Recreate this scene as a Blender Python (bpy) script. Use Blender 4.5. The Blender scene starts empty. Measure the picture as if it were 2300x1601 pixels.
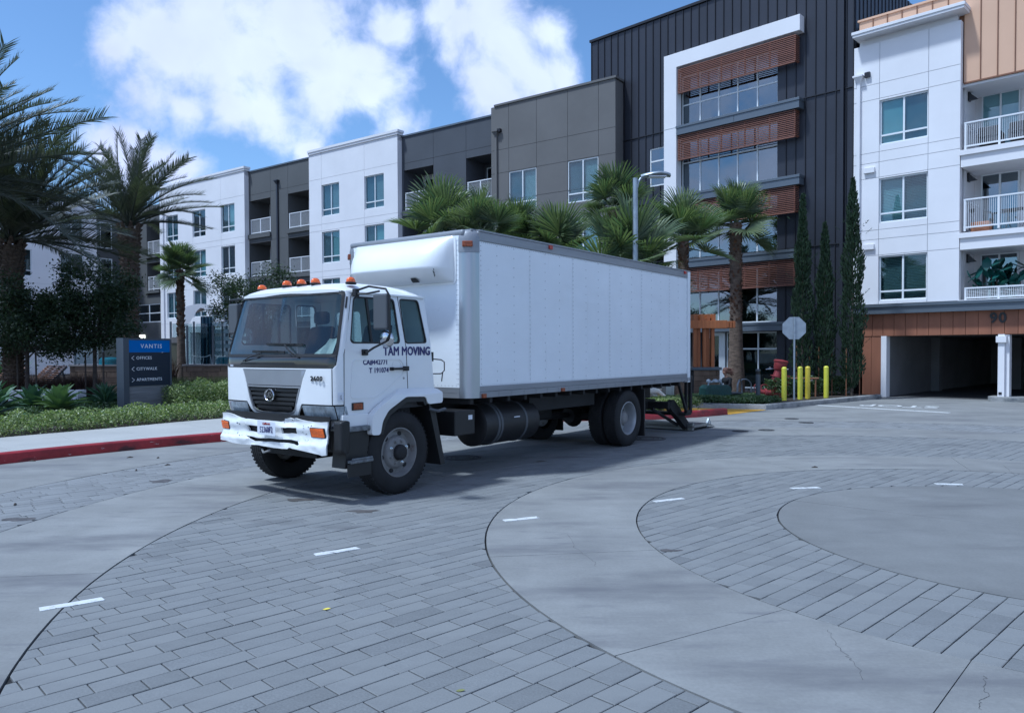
import bpy, bmesh, math, random
from mathutils import Vector, Matrix, noise
from mathutils.geometry import tessellate_polygon
R=math.radians; PI=math.pi
C=bpy.context.scene.collection
sc=bpy.context.scene
rnd=random.Random(7)

# ------------------------------------------------------------------ camera
HC=1.7
cd=bpy.data.cameras.new('camera'); cam=bpy.data.objects.new('camera',cd); C.objects.link(cam)
cd.sensor_fit='HORIZONTAL'; cd.sensor_width=36.0; cd.lens=36.0*1730/2300; cd.shift_y=(829-800.5)/2300
cd.clip_start=.1; cd.clip_end=3000
PITCH=R(1.3); ROLL=R(-.25)
cam.matrix_world=Matrix.Translation((0,0,HC))@Matrix.Rotation(R(90)-PITCH,4,'X')@Matrix.Rotation(ROLL,4,'Z')
sc.camera=cam

# ------------------------------------------------------------------ light
SUN_H,SUN_E=250,64                     # compass heading (from +Y towards +X) and elevation of the sun
sv=Vector((math.sin(R(SUN_H))*math.cos(R(SUN_E)),math.cos(R(SUN_H))*math.cos(R(SUN_E)),math.sin(R(SUN_E))))
sl=bpy.data.lights.new('sun','SUN'); sl.energy=3.2; sl.angle=R(5); sl.color=(1,.96,.9)
so=bpy.data.objects.new('sun',sl); C.objects.link(so); so.rotation_euler=sv.to_track_quat('Z','Y').to_euler()
sc.view_settings.view_transform='Standard'; sc.view_settings.look='None'; sc.view_settings.gamma=1
sc.view_settings.use_curve_mapping=False; sc.view_settings.exposure=0.30
try:
    sc.view_settings.use_white_balance=True; sc.view_settings.white_balance_temperature=5150; sc.view_settings.white_balance_tint=5
except Exception: pass
try:
    sc.cycles.max_bounces=6; sc.cycles.transparent_max_bounces=16; sc.cycles.transmission_bounces=6; sc.cycles.glossy_bounces=4; sc.cycles.diffuse_bounces=3
    sc.cycles.sample_clamp_indirect=4; sc.cycles.use_denoising=True
except Exception: pass

def pxdir(px,py):
    f=1730.; v=Vector(((px-1150)/f,-(py-829)/f,-1)); v=cam.matrix_world.to_3x3()@v; return v.normalized()

w=bpy.data.worlds.new('World'); sc.world=w; w.use_nodes=True
nt=w.node_tree; nt.nodes.clear()
def N(t,**k):
    n=nt.nodes.new(t)
    for a,b in k.items(): setattr(n,a,b)
    return n
L=lambda a,b: nt.links.new(a,b)
sky=N('ShaderNodeTexSky',sky_type='NISHITA'); sky.sun_disc=False; sky.sun_elevation=R(SUN_E); sky.sun_rotation=R(SUN_H); sky.altitude=100; sky.air_density=1.0; sky.dust_density=.6; sky.ozone_density=2.0
tc=N('ShaderNodeTexCoord')
CL=[(270,105,60),(345,60,70),(400,130,95),(350,205,75),(470,60,120),(560,120,130),(560,20,130),(680,60,140),(740,150,140),(830,220,85),(700,240,85),(600,250,75),(880,275,60),(820,110,70),(420,240,60),(520,260,60),(860,40,50),
    (1000,10,60),(1040,60,70),(1120,60,90),(1150,130,95),(1110,200,65),(1190,170,85),(1230,100,50),(1250,170,50),(1110,0,90),(1190,235,70),
    (255,320,50),(310,310,50),(365,340,55),(415,375,55),(300,370,70),(690,352,34)]
prev=None
warp=N('ShaderNodeTexNoise'); warp.inputs['Scale'].default_value=7; warp.inputs['Detail'].default_value=5
L(tc.outputs['Generated'],warp.inputs['Vector'])
wv=N('ShaderNodeVectorMath',operation='MULTIPLY_ADD'); wv.inputs[1].default_value=(.07,)*3; wv.inputs[2].default_value=(-.035,)*3
L(warp.outputs['Color'],wv.inputs[0])
wa=N('ShaderNodeVectorMath',operation='ADD'); L(tc.outputs['Generated'],wa.inputs[0]); L(wv.outputs[0],wa.inputs[1])
for px,py,r in CL:
    if r<=0: continue
    d=N('ShaderNodeVectorMath',operation='DISTANCE'); L(wa.outputs[0],d.inputs[0]); d.inputs[1].default_value=pxdir(px,py)
    m=N('ShaderNodeMath',operation='MULTIPLY_ADD'); L(d.outputs['Value'],m.inputs[0]); m.inputs[1].default_value=-1/(r/1730.*1.25); m.inputs[2].default_value=1.0
    if prev is None: prev=m
    else:
        x=N('ShaderNodeMath',operation='SMOOTH_MAX'); x.inputs[2].default_value=.25; L(prev.outputs[0],x.inputs[0]); L(m.outputs[0],x.inputs[1]); prev=x
# free clouds over the rest of the sky (away from the frame)
big=N('ShaderNodeTexNoise'); big.inputs['Scale'].default_value=2.6; big.inputs['Detail'].default_value=2
mp=N('ShaderNodeMapping'); mp.inputs['Scale'].default_value=(1,1,2.2); mp.inputs['Location'].default_value=(3.1,.4,1.7)
L(tc.outputs['Generated'],mp.inputs['Vector']); L(mp.outputs[0],big.inputs['Vector'])
sep=N('ShaderNodeSeparateXYZ'); L(tc.outputs['Generated'],sep.inputs[0])
away=N('ShaderNodeMapRange'); away.inputs['From Min'].default_value=.72; away.inputs['From Max'].default_value=.35; L(sep.outputs['Y'],away.inputs['Value'])
b1=N('ShaderNodeMath',operation='MULTIPLY_ADD'); L(big.outputs['Fac'],b1.inputs[0]); b1.inputs[1].default_value=4.0; b1.inputs[2].default_value=-1.95
b3=N('ShaderNodeMath',operation='MULTIPLY_ADD'); b3.inputs[1].default_value=3; b3.inputs[2].default_value=-3; L(away.outputs[0],b3.inputs[0]); b2=N('ShaderNodeMath',operation='ADD'); L(b1.outputs[0],b2.inputs[0]); L(b3.outputs[0],b2.inputs[1])
tot=N('ShaderNodeMath',operation='MAXIMUM'); L(prev.outputs[0],tot.inputs[0]); L(b2.outputs[0],tot.inputs[1])
fine=N('ShaderNodeTexNoise'); fine.inputs['Scale'].default_value=13; fine.inputs['Detail'].default_value=9; fine.inputs['Roughness'].default_value=.58
L(wa.outputs[0],fine.inputs['Vector'])
fm=N('ShaderNodeMath',operation='MULTIPLY_ADD'); L(fine.outputs['Fac'],fm.inputs[0]); fm.inputs[1].default_value=2.1; fm.inputs[2].default_value=-1.0
den=N('ShaderNodeMath',operation='ADD'); L(tot.outputs[0],den.inputs[0]); L(fm.outputs[0],den.inputs[1])
cr=N('ShaderNodeMapRange',interpolation_type='SMOOTHSTEP'); cr.inputs['From Min'].default_value=-.02; cr.inputs['From Max'].default_value=.75; L(den.outputs[0],cr.inputs['Value'])
# soft shading inside the clouds
sh=N('ShaderNodeTexNoise'); sh.inputs['Scale'].default_value=5.5; sh.inputs['Detail'].default_value=4; L(wa.outputs[0],sh.inputs['Vector'])
shr=N('ShaderNodeMapRange'); shr.inputs['From Min'].default_value=.3; shr.inputs['From Max'].default_value=.7; shr.inputs['To Min'].default_value=.78; shr.inputs['To Max'].default_value=1.12; L(sh.outputs['Fac'],shr.inputs['Value'])
cc=N('ShaderNodeVectorMath',operation='SCALE'); cc.inputs[0].default_value=(6.6,6.3,7.4); L(shr.outputs[0],cc.inputs['Scale'])
mx=N('ShaderNodeMix',data_type='RGBA'); L(cr.outputs[0],mx.inputs['Factor']); L(sky.outputs[0],mx.inputs['A']); L(cc.outputs[0],mx.inputs['B'])
bg=N('ShaderNodeBackground'); bg.inputs['Strength'].default_value=.12; L(mx.outputs['Result'],bg.inputs['Color'])
wo=N('ShaderNodeOutputWorld'); L(bg.outputs[0],wo.inputs[0])

# ------------------------------------------------------------------ places
def G(px,py,z=0.0):
    "point where the sight line of a place in the photograph meets height z"
    d=pxdir(px,py); t=(z-HC)/d.z; return Vector((0,0,HC))+d*t
def hv(deg): return Vector((math.sin(R(deg)),math.cos(R(deg)),0))

# ------------------------------------------------------------------ objects
def tag(o,label=None,cat=None,group=None,kind=None):
    if label: o['label']=label
    if cat: o['category']=cat
    if group: o['group']=group
    if kind: o['kind']=kind
    return o
def thing(name,label,cat,loc=(0,0,0),rotz=0,group=None):
    o=bpy.data.objects.new(name,None); C.objects.link(o); o.location=loc; o.rotation_euler=(0,0,rotz); o.empty_display_size=.2
    return tag(o,label,cat,group)
def copy_tree(o,parent=None):
    c=o.copy(); C.objects.link(c); c.parent=parent
    for ch in list(o.children): copy_tree(ch,c)
    return c
def place(me,name,mat,parent=None,mw=None):
    o=bpy.data.objects.new(name,me); C.objects.link(o)
    if parent is not None: o.parent=parent
    if mw is not None: o.matrix_local=mw
    return o
class MB:
    def __init__(s): s.v=[]; s.f=[]
    def add(s,vs,fs,M=None):
        b=len(s.v)
        if M is not None: vs=[M@Vector(p) for p in vs]
        s.v+= [tuple(p) for p in vs]; s.f+=[tuple(i+b for i in f) for f in fs]; return s
    def box(s,x0,x1,y0,y1,z0,z1,M=None):
        return s.add([(x0,y0,z0),(x1,y0,z0),(x1,y1,z0),(x0,y1,z0),(x0,y0,z1),(x1,y0,z1),(x1,y1,z1),(x0,y1,z1)],
            [(0,3,2,1),(4,5,6,7),(0,1,5,4),(1,2,6,5),(2,3,7,6),(3,0,4,7)],M)
    def quad(s,a,b,c,d,M=None): return s.add([a,b,c,d],[(0,1,2,3)],M)
    def poly(s,pts,M=None): return s.add(pts,[tuple(range(len(pts)))],M)
    def prism(s,pts,z0,z1,M=None):
        n=len(pts); vs=[(x,y,z0) for x,y in pts]+[(x,y,z1) for x,y in pts]
        fs=[tuple(range(n))[::-1],tuple(range(n,2*n))]+[(i,(i+1)%n,(i+1)%n+n,i+n) for i in range(n)]
        return s.add(vs,fs,M)
    def beam(s,p,q,wd,hg,up=(0,0,1),M=None):
        p=Vector(p);q=Vector(q);d=(q-p).normalized();u=Vector(up)
        if abs(d.dot(u))>.98: u=Vector((0,1,0))
        a=d.cross(u).normalized();b=a.cross(d)
        vs=[]
        for e in (p,q):
            for i,j in ((-1,-1),(1,-1),(1,1),(-1,1)): vs.append(e+a*i*wd/2+b*j*hg/2)
        return s.add(vs,[(0,1,2,3),(7,6,5,4),(0,4,5,1),(1,5,6,2),(2,6,7,3),(3,7,4,0)],M)
    def tube(s,pts,r,n=8,M=None,cap=True):
        pts=[Vector(p) for p in pts]; k=len(pts); rs=r if isinstance(r,(list,tuple)) else [r]*k
        vs=[];ref=None
        for i,p in enumerate(pts):
            d=(pts[min(i+1,k-1)]-pts[max(i-1,0)]).normalized()
            if ref is None:
                ref=Vector((0,0,1)) if abs(d.z)<.9 else Vector((1,0,0))
            a=d.cross(ref).normalized(); b=a.cross(d).normalized(); ref=b
            for j in range(n):
                t=2*PI*j/n; vs.append(p+(a*math.cos(t)+b*math.sin(t))*rs[i])
        fs=[(i*n+j,i*n+(j+1)%n,(i+1)*n+(j+1)%n,(i+1)*n+j) for i in range(k-1) for j in range(n)]
        if cap: fs+=[tuple(range(n))[::-1],tuple(range((k-1)*n,k*n))]
        return s.add(vs,fs,M)
    def lathe(s,prof,n=24,M=None,a0=0,a1=2*PI):
        "prof of (radius, z); closed round"
        k=len(prof); vs=[]
        for r,z in prof:
            for j in range(n):
                t=a0+(a1-a0)*j/n; vs.append((r*math.cos(t),r*math.sin(t),z))
        fs=[(i*n+j,i*n+(j+1)%n,(i+1)*n+(j+1)%n,(i+1)*n+j) for i in range(k-1) for j in range(n)]
        return s.add(vs,fs,M)
    def grid(s,nu,nv,fn,M=None):
        vs=[fn(i/nu,j/nv) for j in range(nv+1) for i in range(nu+1)]
        fs=[(j*(nu+1)+i,j*(nu+1)+i+1,(j+1)*(nu+1)+i+1,(j+1)*(nu+1)+i) for j in range(nv) for i in range(nu)]
        return s.add(vs,fs,M)
    def mesh(s,name,mat,smooth=None,fix=False):
        me=bpy.data.meshes.new(name); me.from_pydata(s.v,[],s.f)
        if fix:
            bm=bmesh.new(); bm.from_mesh(me); bmesh.ops.remove_doubles(bm,verts=bm.verts,dist=1e-5); bmesh.ops.recalc_face_normals(bm,faces=bm.faces); bm.to_mesh(me); bm.free()
        me.materials.append(mat)
        if smooth is not None:
            me.polygons.foreach_set('use_smooth',[True]*len(me.polygons)); me.set_sharp_from_angle(angle=R(smooth))
        me.update(); return me
    def build(s,name,mat,parent=None,smooth=None,bevel=0,fix=False,mw=None):
        o=place(s.mesh(name,mat,smooth,fix),name,mat,parent,mw)
        if bevel:
            b=o.modifiers.new('bevel','BEVEL'); b.width=bevel; b.segments=2; b.limit_method='ANGLE'; b.angle_limit=R(40)
        return o
def plate(name,mat,outer,holes,mapfn,d0,d1,parent=None,cuts_a=(),cuts_b=(),smooth=30,bevel=0):
    "flat outline (a,b) with holes, cut fine, given thickness d0..d1 and bent by mapfn(a,b,d)"
    loops=[[Vector((a,b,0)) for a,b in outer]]+[[Vector((a,b,0)) for a,b in h] for h in holes]
    flat=[p for l in loops for p in l]
    bm=bmesh.new(); vs=[bm.verts.new(p) for p in flat]
    for t in tessellate_polygon(loops):
        try: bm.faces.new([vs[i] for i in t])
        except ValueError: pass
    for a in cuts_a: bmesh.ops.bisect_plane(bm,geom=bm.verts[:]+bm.edges[:]+bm.faces[:],plane_co=(a,0,0),plane_no=(1,0,0))
    for b in cuts_b: bmesh.ops.bisect_plane(bm,geom=bm.verts[:]+bm.edges[:]+bm.faces[:],plane_co=(0,b,0),plane_no=(0,1,0))
    bmesh.ops.recalc_face_normals(bm,faces=bm.faces)
    for v in bm.verts: v.co.z=d0
    if d1!=d0:
        r=bmesh.ops.extrude_face_region(bm,geom=bm.faces[:])
        for e in r['geom']:
            if isinstance(e,bmesh.types.BMVert): e.co.z=d1
    for v in bm.verts: v.co=mapfn(v.co.x,v.co.y,v.co.z)
    bmesh.ops.recalc_face_normals(bm,faces=bm.faces)
    me=bpy.data.meshes.new(name); bm.to_mesh(me); bm.free(); me.materials.append(mat)
    if smooth: me.polygons.foreach_set('use_smooth',[True]*len(me.polygons)); me.set_sharp_from_angle(angle=R(smooth))
    o=place(me,name,mat,parent)
    if bevel:
        b=o.modifiers.new('bevel','BEVEL'); b.width=bevel; b.segments=2; b.limit_method='ANGLE'; b.angle_limit=R(50)
    return o
def rrect(x0,x1,z0,z1,r,n=4):
    o=[]
    for cx,cz,a0 in ((x1-r,z0+r,-90),(x1-r,z1-r,0),(x0+r,z1-r,90),(x0+r,z0+r,180)):
        for i in range(n+1):
            a=R(a0+90*i/n); o.append((cx+r*math.cos(a),cz+r*math.sin(a)))
    return o
def rnd_poly(pts,r,n=4):
    "round the corners of an outline"
    o=[];k=len(pts)
    for i,p in enumerate(pts):
        p=Vector(p);a=Vector(pts[i-1]);b=Vector(pts[(i+1)%k])
        ra=min(r,(a-p).length*.45,(b-p).length*.45)
        p0=p+(a-p).normalized()*ra;p1=p+(b-p).normalized()*ra
        for j in range(n+1):
            t=j/n; q=p0*(1-t)**2+p*2*t*(1-t)+p1*t*t; o.append((q.x,q.y))
    return o
def text(name,body,size,mat,parent,M,extrude=.002,offset=0,ax='CENTER',ay='CENTER',space=1.0,shear=0,sx=1.0,kind=None):
    cu=bpy.data.curves.new(name,'FONT'); cu.body=body; cu.size=size; cu.extrude=extrude; cu.align_x=ax; cu.align_y=ay; cu.space_character=space; cu.shear=shear; cu.resolution_u=3
    o=bpy.data.objects.new(name+'_tmp',cu); C.objects.link(o); bpy.context.view_layer.update()
    me=bpy.data.meshes.new_from_object(o); bpy.data.objects.remove(o); bpy.data.curves.remove(cu)
    me.name=name; me.transform(Matrix.Diagonal((sx,1,1,1)))
    if offset:   # heavier strokes: slightly shifted copies, each a hair lower than the last
        vs=[v.co.copy() for v in me.vertices]; fs=[tuple(p.vertices) for p in me.polygons]; mb=MB()
        for k,(dx,dy) in enumerate(((0,0),(1,0),(-1,0),(0,1),(0,-1))): mb.add([(v.x+dx*offset,v.y+dy*offset,v.z-.00025*k) for v in vs],fs)
        me=bpy.data.meshes.new(name); me.from_pydata(mb.v,[],mb.f); me.materials.clear(); me.materials.append(mat)
    return place(me,name,mat,parent,M)

# ------------------------------------------------------------------ materials
def mat(name,col,rough=.6,metal=0,spec=.5,nz=None,bump=None,rand=0,coat=0,sub=None,stain=None,alpha=None):
    m=bpy.data.materials.new(name); m.use_nodes=True; t=m.node_tree; p=t.nodes['Principled BSDF']
    p.inputs['Base Color'].default_value=(*col,1); p.inputs['Roughness'].default_value=rough; p.inputs['Metallic'].default_value=metal
    p.inputs['Specular IOR Level'].default_value=spec; p.inputs['Coat Weight'].default_value=coat
    co=t.nodes.new('ShaderNodeTexCoord'); cur=None
    def noise_(sc_,det=4,ro=.55,vec=None,scale3=None):
        n=t.nodes.new('ShaderNodeTexNoise'); n.inputs['Scale'].default_value=sc_; n.inputs['Detail'].default_value=det; n.inputs['Roughness'].default_value=ro
        src=co.outputs['Object']
        if scale3:
            mp=t.nodes.new('ShaderNodeMapping'); mp.inputs['Scale'].default_value=scale3; t.links.new(src,mp.inputs[0]); src=mp.outputs[0]
        t.links.new(src,n.inputs['Vector']); return n
    def mul(facout,lo,hi,fmin=.3,fmax=.7):
        nonlocal cur
        mr=t.nodes.new('ShaderNodeMapRange'); mr.inputs['From Min'].default_value=fmin; mr.inputs['From Max'].default_value=fmax; mr.inputs['To Min'].default_value=lo; mr.inputs['To Max'].default_value=hi
        t.links.new(facout,mr.inputs['Value'])
        s=t.nodes.new('ShaderNodeVectorMath'); s.operation='SCALE'
        if cur is None: s.inputs[0].default_value=col
        else: t.links.new(cur,s.inputs[0])
        t.links.new(mr.outputs[0],s.inputs['Scale']); cur=s.outputs[0]
    if nz:
        for q in (nz if isinstance(nz[0],(list,tuple)) else [nz]):
            n=noise_(q[0],q[3] if len(q)>3 else 4,.6,scale3=q[4] if len(q)>4 else None); mul(n.outputs['Fac'],q[1],q[2])
    if rand:
        g=t.nodes.new('ShaderNodeNewGeometry'); oi=t.nodes.new('ShaderNodeObjectInfo'); a=t.nodes.new('ShaderNodeMath'); a.operation='ADD'
        t.links.new(g.outputs['Random Per Island'],a.inputs[0]); t.links.new(oi.outputs['Random'],a.inputs[1])
        fr=t.nodes.new('ShaderNodeMath'); fr.operation='FRACT'; t.links.new(a.outputs[0],fr.inputs[0]); mul(fr.outputs[0],1-rand,1+rand,0,1)
        if sub:  # second colour, mixed per piece
            mxx=t.nodes.new('ShaderNodeMix'); mxx.data_type='RGBA'; mm=t.nodes.new('ShaderNodeMath'); mm.operation='MULTIPLY'; mm.inputs[1].default_value=7.13
            f2=t.nodes.new('ShaderNodeMath'); f2.operation='FRACT'; t.links.new(fr.outputs[0],mm.inputs[0]); t.links.new(mm.outputs[0],f2.inputs[0])
            t.links.new(f2.outputs[0],mxx.inputs['Factor']); t.links.new(cur,mxx.inputs['A']); mxx.inputs['B'].default_value=(*sub,1); cur=mxx.outputs['Result']
    if stain:
        for col2,scl,lo,hi,s3 in stain:
            n=noise_(scl,6,.62,scale3=s3); mr=t.nodes.new('ShaderNodeMapRange'); mr.interpolation_type='SMOOTHSTEP'; mr.inputs['From Min'].default_value=lo; mr.inputs['From Max'].default_value=hi
            t.links.new(n.outputs['Fac'],mr.inputs['Value']); mxx=t.nodes.new('ShaderNodeMix'); mxx.data_type='RGBA'
            t.links.new(mr.outputs[0],mxx.inputs['Factor'])
            if cur is None: mxx.inputs['A'].default_value=(*col,1)
            else: t.links.new(cur,mxx.inputs['A'])
            mxx.inputs['B'].default_value=(*col2,1); cur=mxx.outputs['Result']
    if cur is not None: t.links.new(cur,p.inputs['Base Color'])
    if bump:
        bl=bump if isinstance(bump[0],(list,tuple)) else [bump]; last=None
        for q in bl:
            n=noise_(q[0],5,.6,scale3=q[3] if len(q)>3 else None); b=t.nodes.new('ShaderNodeBump'); b.inputs['Strength'].default_value=q[1]; b.inputs['Distance'].default_value=q[2] if len(q)>2 else .01
            t.links.new(n.outputs['Fac'],b.inputs['Height'])
            if last is not None: t.links.new(last,b.inputs['Normal'])
            last=b.outputs['Normal']
        t.links.new(last,p.inputs['Normal'])
    return m
def leafmat(name,col,col2,rough=.45,trans=.35,rand=.35):
    m=mat(name,col,rough,rand=rand,sub=col2,spec=.35); t=m.node_tree; p=t.nodes['Principled BSDF']; out=t.nodes['Material Output']
    tr=t.nodes.new('ShaderNodeBsdfTranslucent'); ms=t.nodes.new('ShaderNodeMixShader'); ms.inputs[0].default_value=trans
    src=p.inputs['Base Color'].links[0].from_socket; sc_=t.nodes.new('ShaderNodeVectorMath'); sc_.operation='MULTIPLY'; sc_.inputs[1].default_value=(1.3,1.5,.7)
    t.links.new(src,sc_.inputs[0]); t.links.new(sc_.outputs[0],tr.inputs['Color'])
    t.links.new(p.outputs[0],ms.inputs[1]); t.links.new(tr.outputs[0],ms.inputs[2]); t.links.new(ms.outputs[0],out.inputs['Surface']); return m
def glass(name,tint,refl=1.5,gloss=(1,1,1),rough=.0,boost=1.0,wob=0):
    m=bpy.data.materials.new(name); m.use_nodes=True; t=m.node_tree; t.nodes.clear(); o=t.nodes.new('ShaderNodeOutputMaterial')
    tr=t.nodes.new('ShaderNodeBsdfTransparent'); tr.inputs[0].default_value=(*tint,1); gl=t.nodes.new('ShaderNodeBsdfGlossy'); gl.inputs['Roughness'].default_value=rough; gl.inputs['Color'].default_value=(*gloss,1)
    ge=t.nodes.new('ShaderNodeNewGeometry'); dt=t.nodes.new('ShaderNodeVectorMath'); dt.operation='DOT_PRODUCT'; t.links.new(ge.outputs['Normal'],dt.inputs[0]); t.links.new(ge.outputs['Incoming'],dt.inputs[1])
    ab=t.nodes.new('ShaderNodeMath'); ab.operation='ABSOLUTE'; t.links.new(dt.outputs['Value'],ab.inputs[0]); om=t.nodes.new('ShaderNodeMath'); om.operation='SUBTRACT'; om.inputs[0].default_value=1; t.links.new(ab.outputs[0],om.inputs[1])
    pw=t.nodes.new('ShaderNodeMath'); pw.operation='POWER'; pw.inputs[1].default_value=5; t.links.new(om.outputs[0],pw.inputs[0]); r0=((refl-1)/(refl+1))**2
    fr=t.nodes.new('ShaderNodeMath'); fr.operation='MULTIPLY_ADD'; fr.inputs[1].default_value=1-r0; fr.inputs[2].default_value=r0; t.links.new(pw.outputs[0],fr.inputs[0])
    mu=t.nodes.new('ShaderNodeMath'); mu.operation='MULTIPLY'; mu.use_clamp=True; mu.inputs[1].default_value=boost
    t.links.new(fr.outputs[0],mu.inputs[0]); ms=t.nodes.new('ShaderNodeMixShader'); t.links.new(mu.outputs[0],ms.inputs[0]); t.links.new(tr.outputs[0],ms.inputs[1]); t.links.new(gl.outputs[0],ms.inputs[2]); t.links.new(ms.outputs[0],o.inputs[0])
    if wob:
        co=t.nodes.new('ShaderNodeTexCoord'); n=t.nodes.new('ShaderNodeTexNoise'); n.inputs['Scale'].default_value=.9; b=t.nodes.new('ShaderNodeBump'); b.inputs['Strength'].default_value=wob; b.inputs['Distance'].default_value=.02
        t.links.new(co.outputs['Object'],n.inputs['Vector']); t.links.new(n.outputs['Fac'],b.inputs['Height']); t.links.new(b.outputs[0],gl.inputs['Normal'])
    return m
m_conc=mat('concrete',(.205,.206,.198),.85,nz=[(.35,.8,1.16,5),(2.2,.9,1.1,6),(40,.93,1.07,3)],stain=[((.115,.115,.12),.42,.48,.74,(1,3.4,1)),((.14,.14,.145),1.6,.55,.75,(1,4,1)),((.27,.265,.25),1.3,.6,.85,None)],bump=[(60,.25,.004),(6,.15,.01)])
m_paver=mat('paver_stone',(.158,.163,.164),.88,nz=[(1.6,.86,1.12,5),(70,.85,1.15,4)],rand=.12,sub=(.182,.186,.184),stain=[((.075,.075,.08),.45,.52,.78,(1,2.8,1))],bump=[(90,.4,.004),(12,.2,.006)])
m_paver2=mat('grazing_lit_paver_stone',(.185,.189,.19),.88,nz=[(1.6,.88,1.1,5),(50,.9,1.1,3)],rand=.1,stain=[((.10,.10,.105),.6,.62,.82,(1,2.6,1))],bump=(60,.3,.004))  # lighter paver copy; brightness at a far grazing view is put into its colour
m_concd=mat('worn_concrete',(.155,.157,.153),.85,nz=[(.35,.85,1.12,5),(2.2,.9,1.1,6),(40,.93,1.07,3)],stain=[((.10,.10,.102),.5,.5,.8,(1,3.4,1))],bump=[(60,.25,.004)])
m_crack=mat('crack',(.07,.07,.072),1); m_oil=mat('oil_stain',(.085,.078,.075),.6,nz=(9,.6,1.3))
m_joint=mat('joint_sand',(.018,.018,.02),1,nz=(20,.6,1.3))
m_red=mat('red_kerb_paint',(.25,.016,.022),.5,nz=[(1.2,.65,1.2,5),(14,.85,1.12)],stain=[((.04,.012,.015),1.3,.55,.7,(1,1,3)),((.45,.42,.40),5.5,.665,.69,(1,1,4))],bump=(20,.25,.01))
m_kerb=mat('grey_kerb',(.3,.3,.29),.85,nz=[(1.5,.6,1.2,6),(20,.85,1.1)],stain=[((.1,.11,.12),2,.5,.7,(1,1,3))],bump=(30,.3,.006))
m_walk=mat('sidewalk_concrete',(.36,.355,.335),.85,nz=[(.9,.9,1.08,5),(40,.94,1.06)],bump=(50,.2,.004))
m_yell=mat('yellow_tactile',(.62,.34,.03),.7,nz=(3,.85,1.1),bump=(26,.6,.02))
m_soil=mat('soil',(.035,.027,.02),.95,nz=(4,.6,1.4),bump=(14,.8,.05))
m_line=mat('white_road_paint',(.56,.57,.56),.7,nz=[(6,.85,1.08)],stain=[((.22,.22,.22),13,.55,.66,None),((.3,.3,.3),60,.6,.7,None)])
m_stw=mat('white_stucco',(.74,.725,.73),.9,nz=[(.5,.95,1.04,5)],bump=(60,.12,.004))
m_stg=mat('grey_stucco',(.098,.1,.1),.9,nz=[(.5,.92,1.07,5)],bump=(60,.15,.004))
m_stt=mat('taupe_stucco',(.142,.137,.132),.9,nz=[(.45,.9,1.08,6)],bump=(60,.15,.004))
m_std=mat('dark_blue_grey_stucco',(.072,.078,.09),.9,nz=[(.5,.9,1.08,5)],bump=(60,.15,.004))
m_bone=mat('joint_shadow_backing',(.09,.09,.09),.95)
m_clad=mat('dark_metal_cladding',(.029,.031,.041),.42,metal=.25,nz=[(.8,.92,1.06,3)],rand=.07,spec=.5)
m_clads=mat('dark_seam_metal',(.02,.02,.024),.4,metal=.3)
m_org=mat('tan_metal_panel',(.62,.39,.25),.55,nz=(.5,.96,1.04,3),rand=.05)
m_orgd=mat('brown_wood_panel',(.26,.105,.055),.6,nz=[(3,.85,1.12,5,(1,1,.15))],rand=.08)
m_orgs=mat('tan_seam',(.2,.09,.045),.6)
m_brown=mat('rust_louver',(.235,.10,.065),.55,nz=(2,.85,1.15,4,(.3,1,3)))
m_cedar=mat('cedar_timber',(.36,.12,.035),.6,nz=[(4,.75,1.15,6,(3,3,.25))],rand=.12,bump=(30,.2,.004,(3,3,.2)))
m_sill=mat('blue_grey_metal',(.12,.14,.165),.45,metal=.35,nz=(.7,.95,1.05))
m_fr=mat('white_vinyl_frame',(.72,.74,.75),.45)
m_alu=mat('aluminium_frame',(.55,.58,.62),.35,metal=.5)
m_rail=mat('white_railing',(.7,.71,.72),.5)
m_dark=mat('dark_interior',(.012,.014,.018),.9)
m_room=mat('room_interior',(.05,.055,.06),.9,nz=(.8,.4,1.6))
m_blind=mat('white_blind',(.55,.58,.56),.8)
m_shade_=mat('beige_roller_shade',(.42,.38,.36),.85)
m_glass=glass('window_glass',(.72,.84,.86),1.5,(.9,.95,1),0,1.6,.1)
m_glasst=glass('tinted_window_glass',(.25,.31,.34),1.6,(.8,.92,1),0,4.2,.12)
m_glassg=glass('green_storefront_glass',(.45,.58,.6),1.5,(.85,.95,1),0,1.0,.08)
m_steel=mat('brushed_steel',(.36,.37,.37),.38,metal=.9,nz=(3,.85,1.1,3,(1,1,14)))
m_galv=mat('galvanised_steel',(.33,.37,.41),.45,metal=.6,nz=(6,.85,1.1))
m_trunk=mat('palm_bark',(.13,.095,.07),.95,nz=[(5,.55,1.4,5,(1,1,2.5))],bump=(12,.9,.05,(1,1,3)))
m_boot=mat('old_leaf_bases',(.17,.09,.05),.95,nz=[(9,.5,1.5,5)],rand=.4,sub=(.07,.045,.035))
m_bark=mat('tree_bark',(.07,.055,.045),.95,nz=(10,.6,1.4),bump=(20,.8,.03,(3,3,.6)))
m_fan=leafmat('fan_palm_leaf',(.07,.11,.06),(.17,.20,.10),.4,.3,.35)
m_date=leafmat('date_palm_leaf',(.06,.075,.06),(.11,.115,.085),.4,.2,.35)
m_deadf=leafmat('dry_palm_leaf',(.13,.08,.04),(.09,.055,.03),.7,.2,.3)
m_leafd=leafmat('dark_tree_leaf',(.022,.04,.022),(.06,.085,.04),.4,.25,.5)
m_cyp=leafmat('cypress_leaf',(.02,.04,.022),(.035,.06,.028),.6,.15,.45)
m_hedge=leafmat('hedge_leaf',(.075,.13,.04),(.36,.40,.18),.35,.3,.5)
m_hedge2=leafmat('shrub_leaf',(.04,.08,.035),(.13,.18,.09),.35,.3,.5)
m_agave=leafmat('agave_leaf',(.13,.22,.09),(.22,.32,.12),.45,.15,.2)
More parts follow.
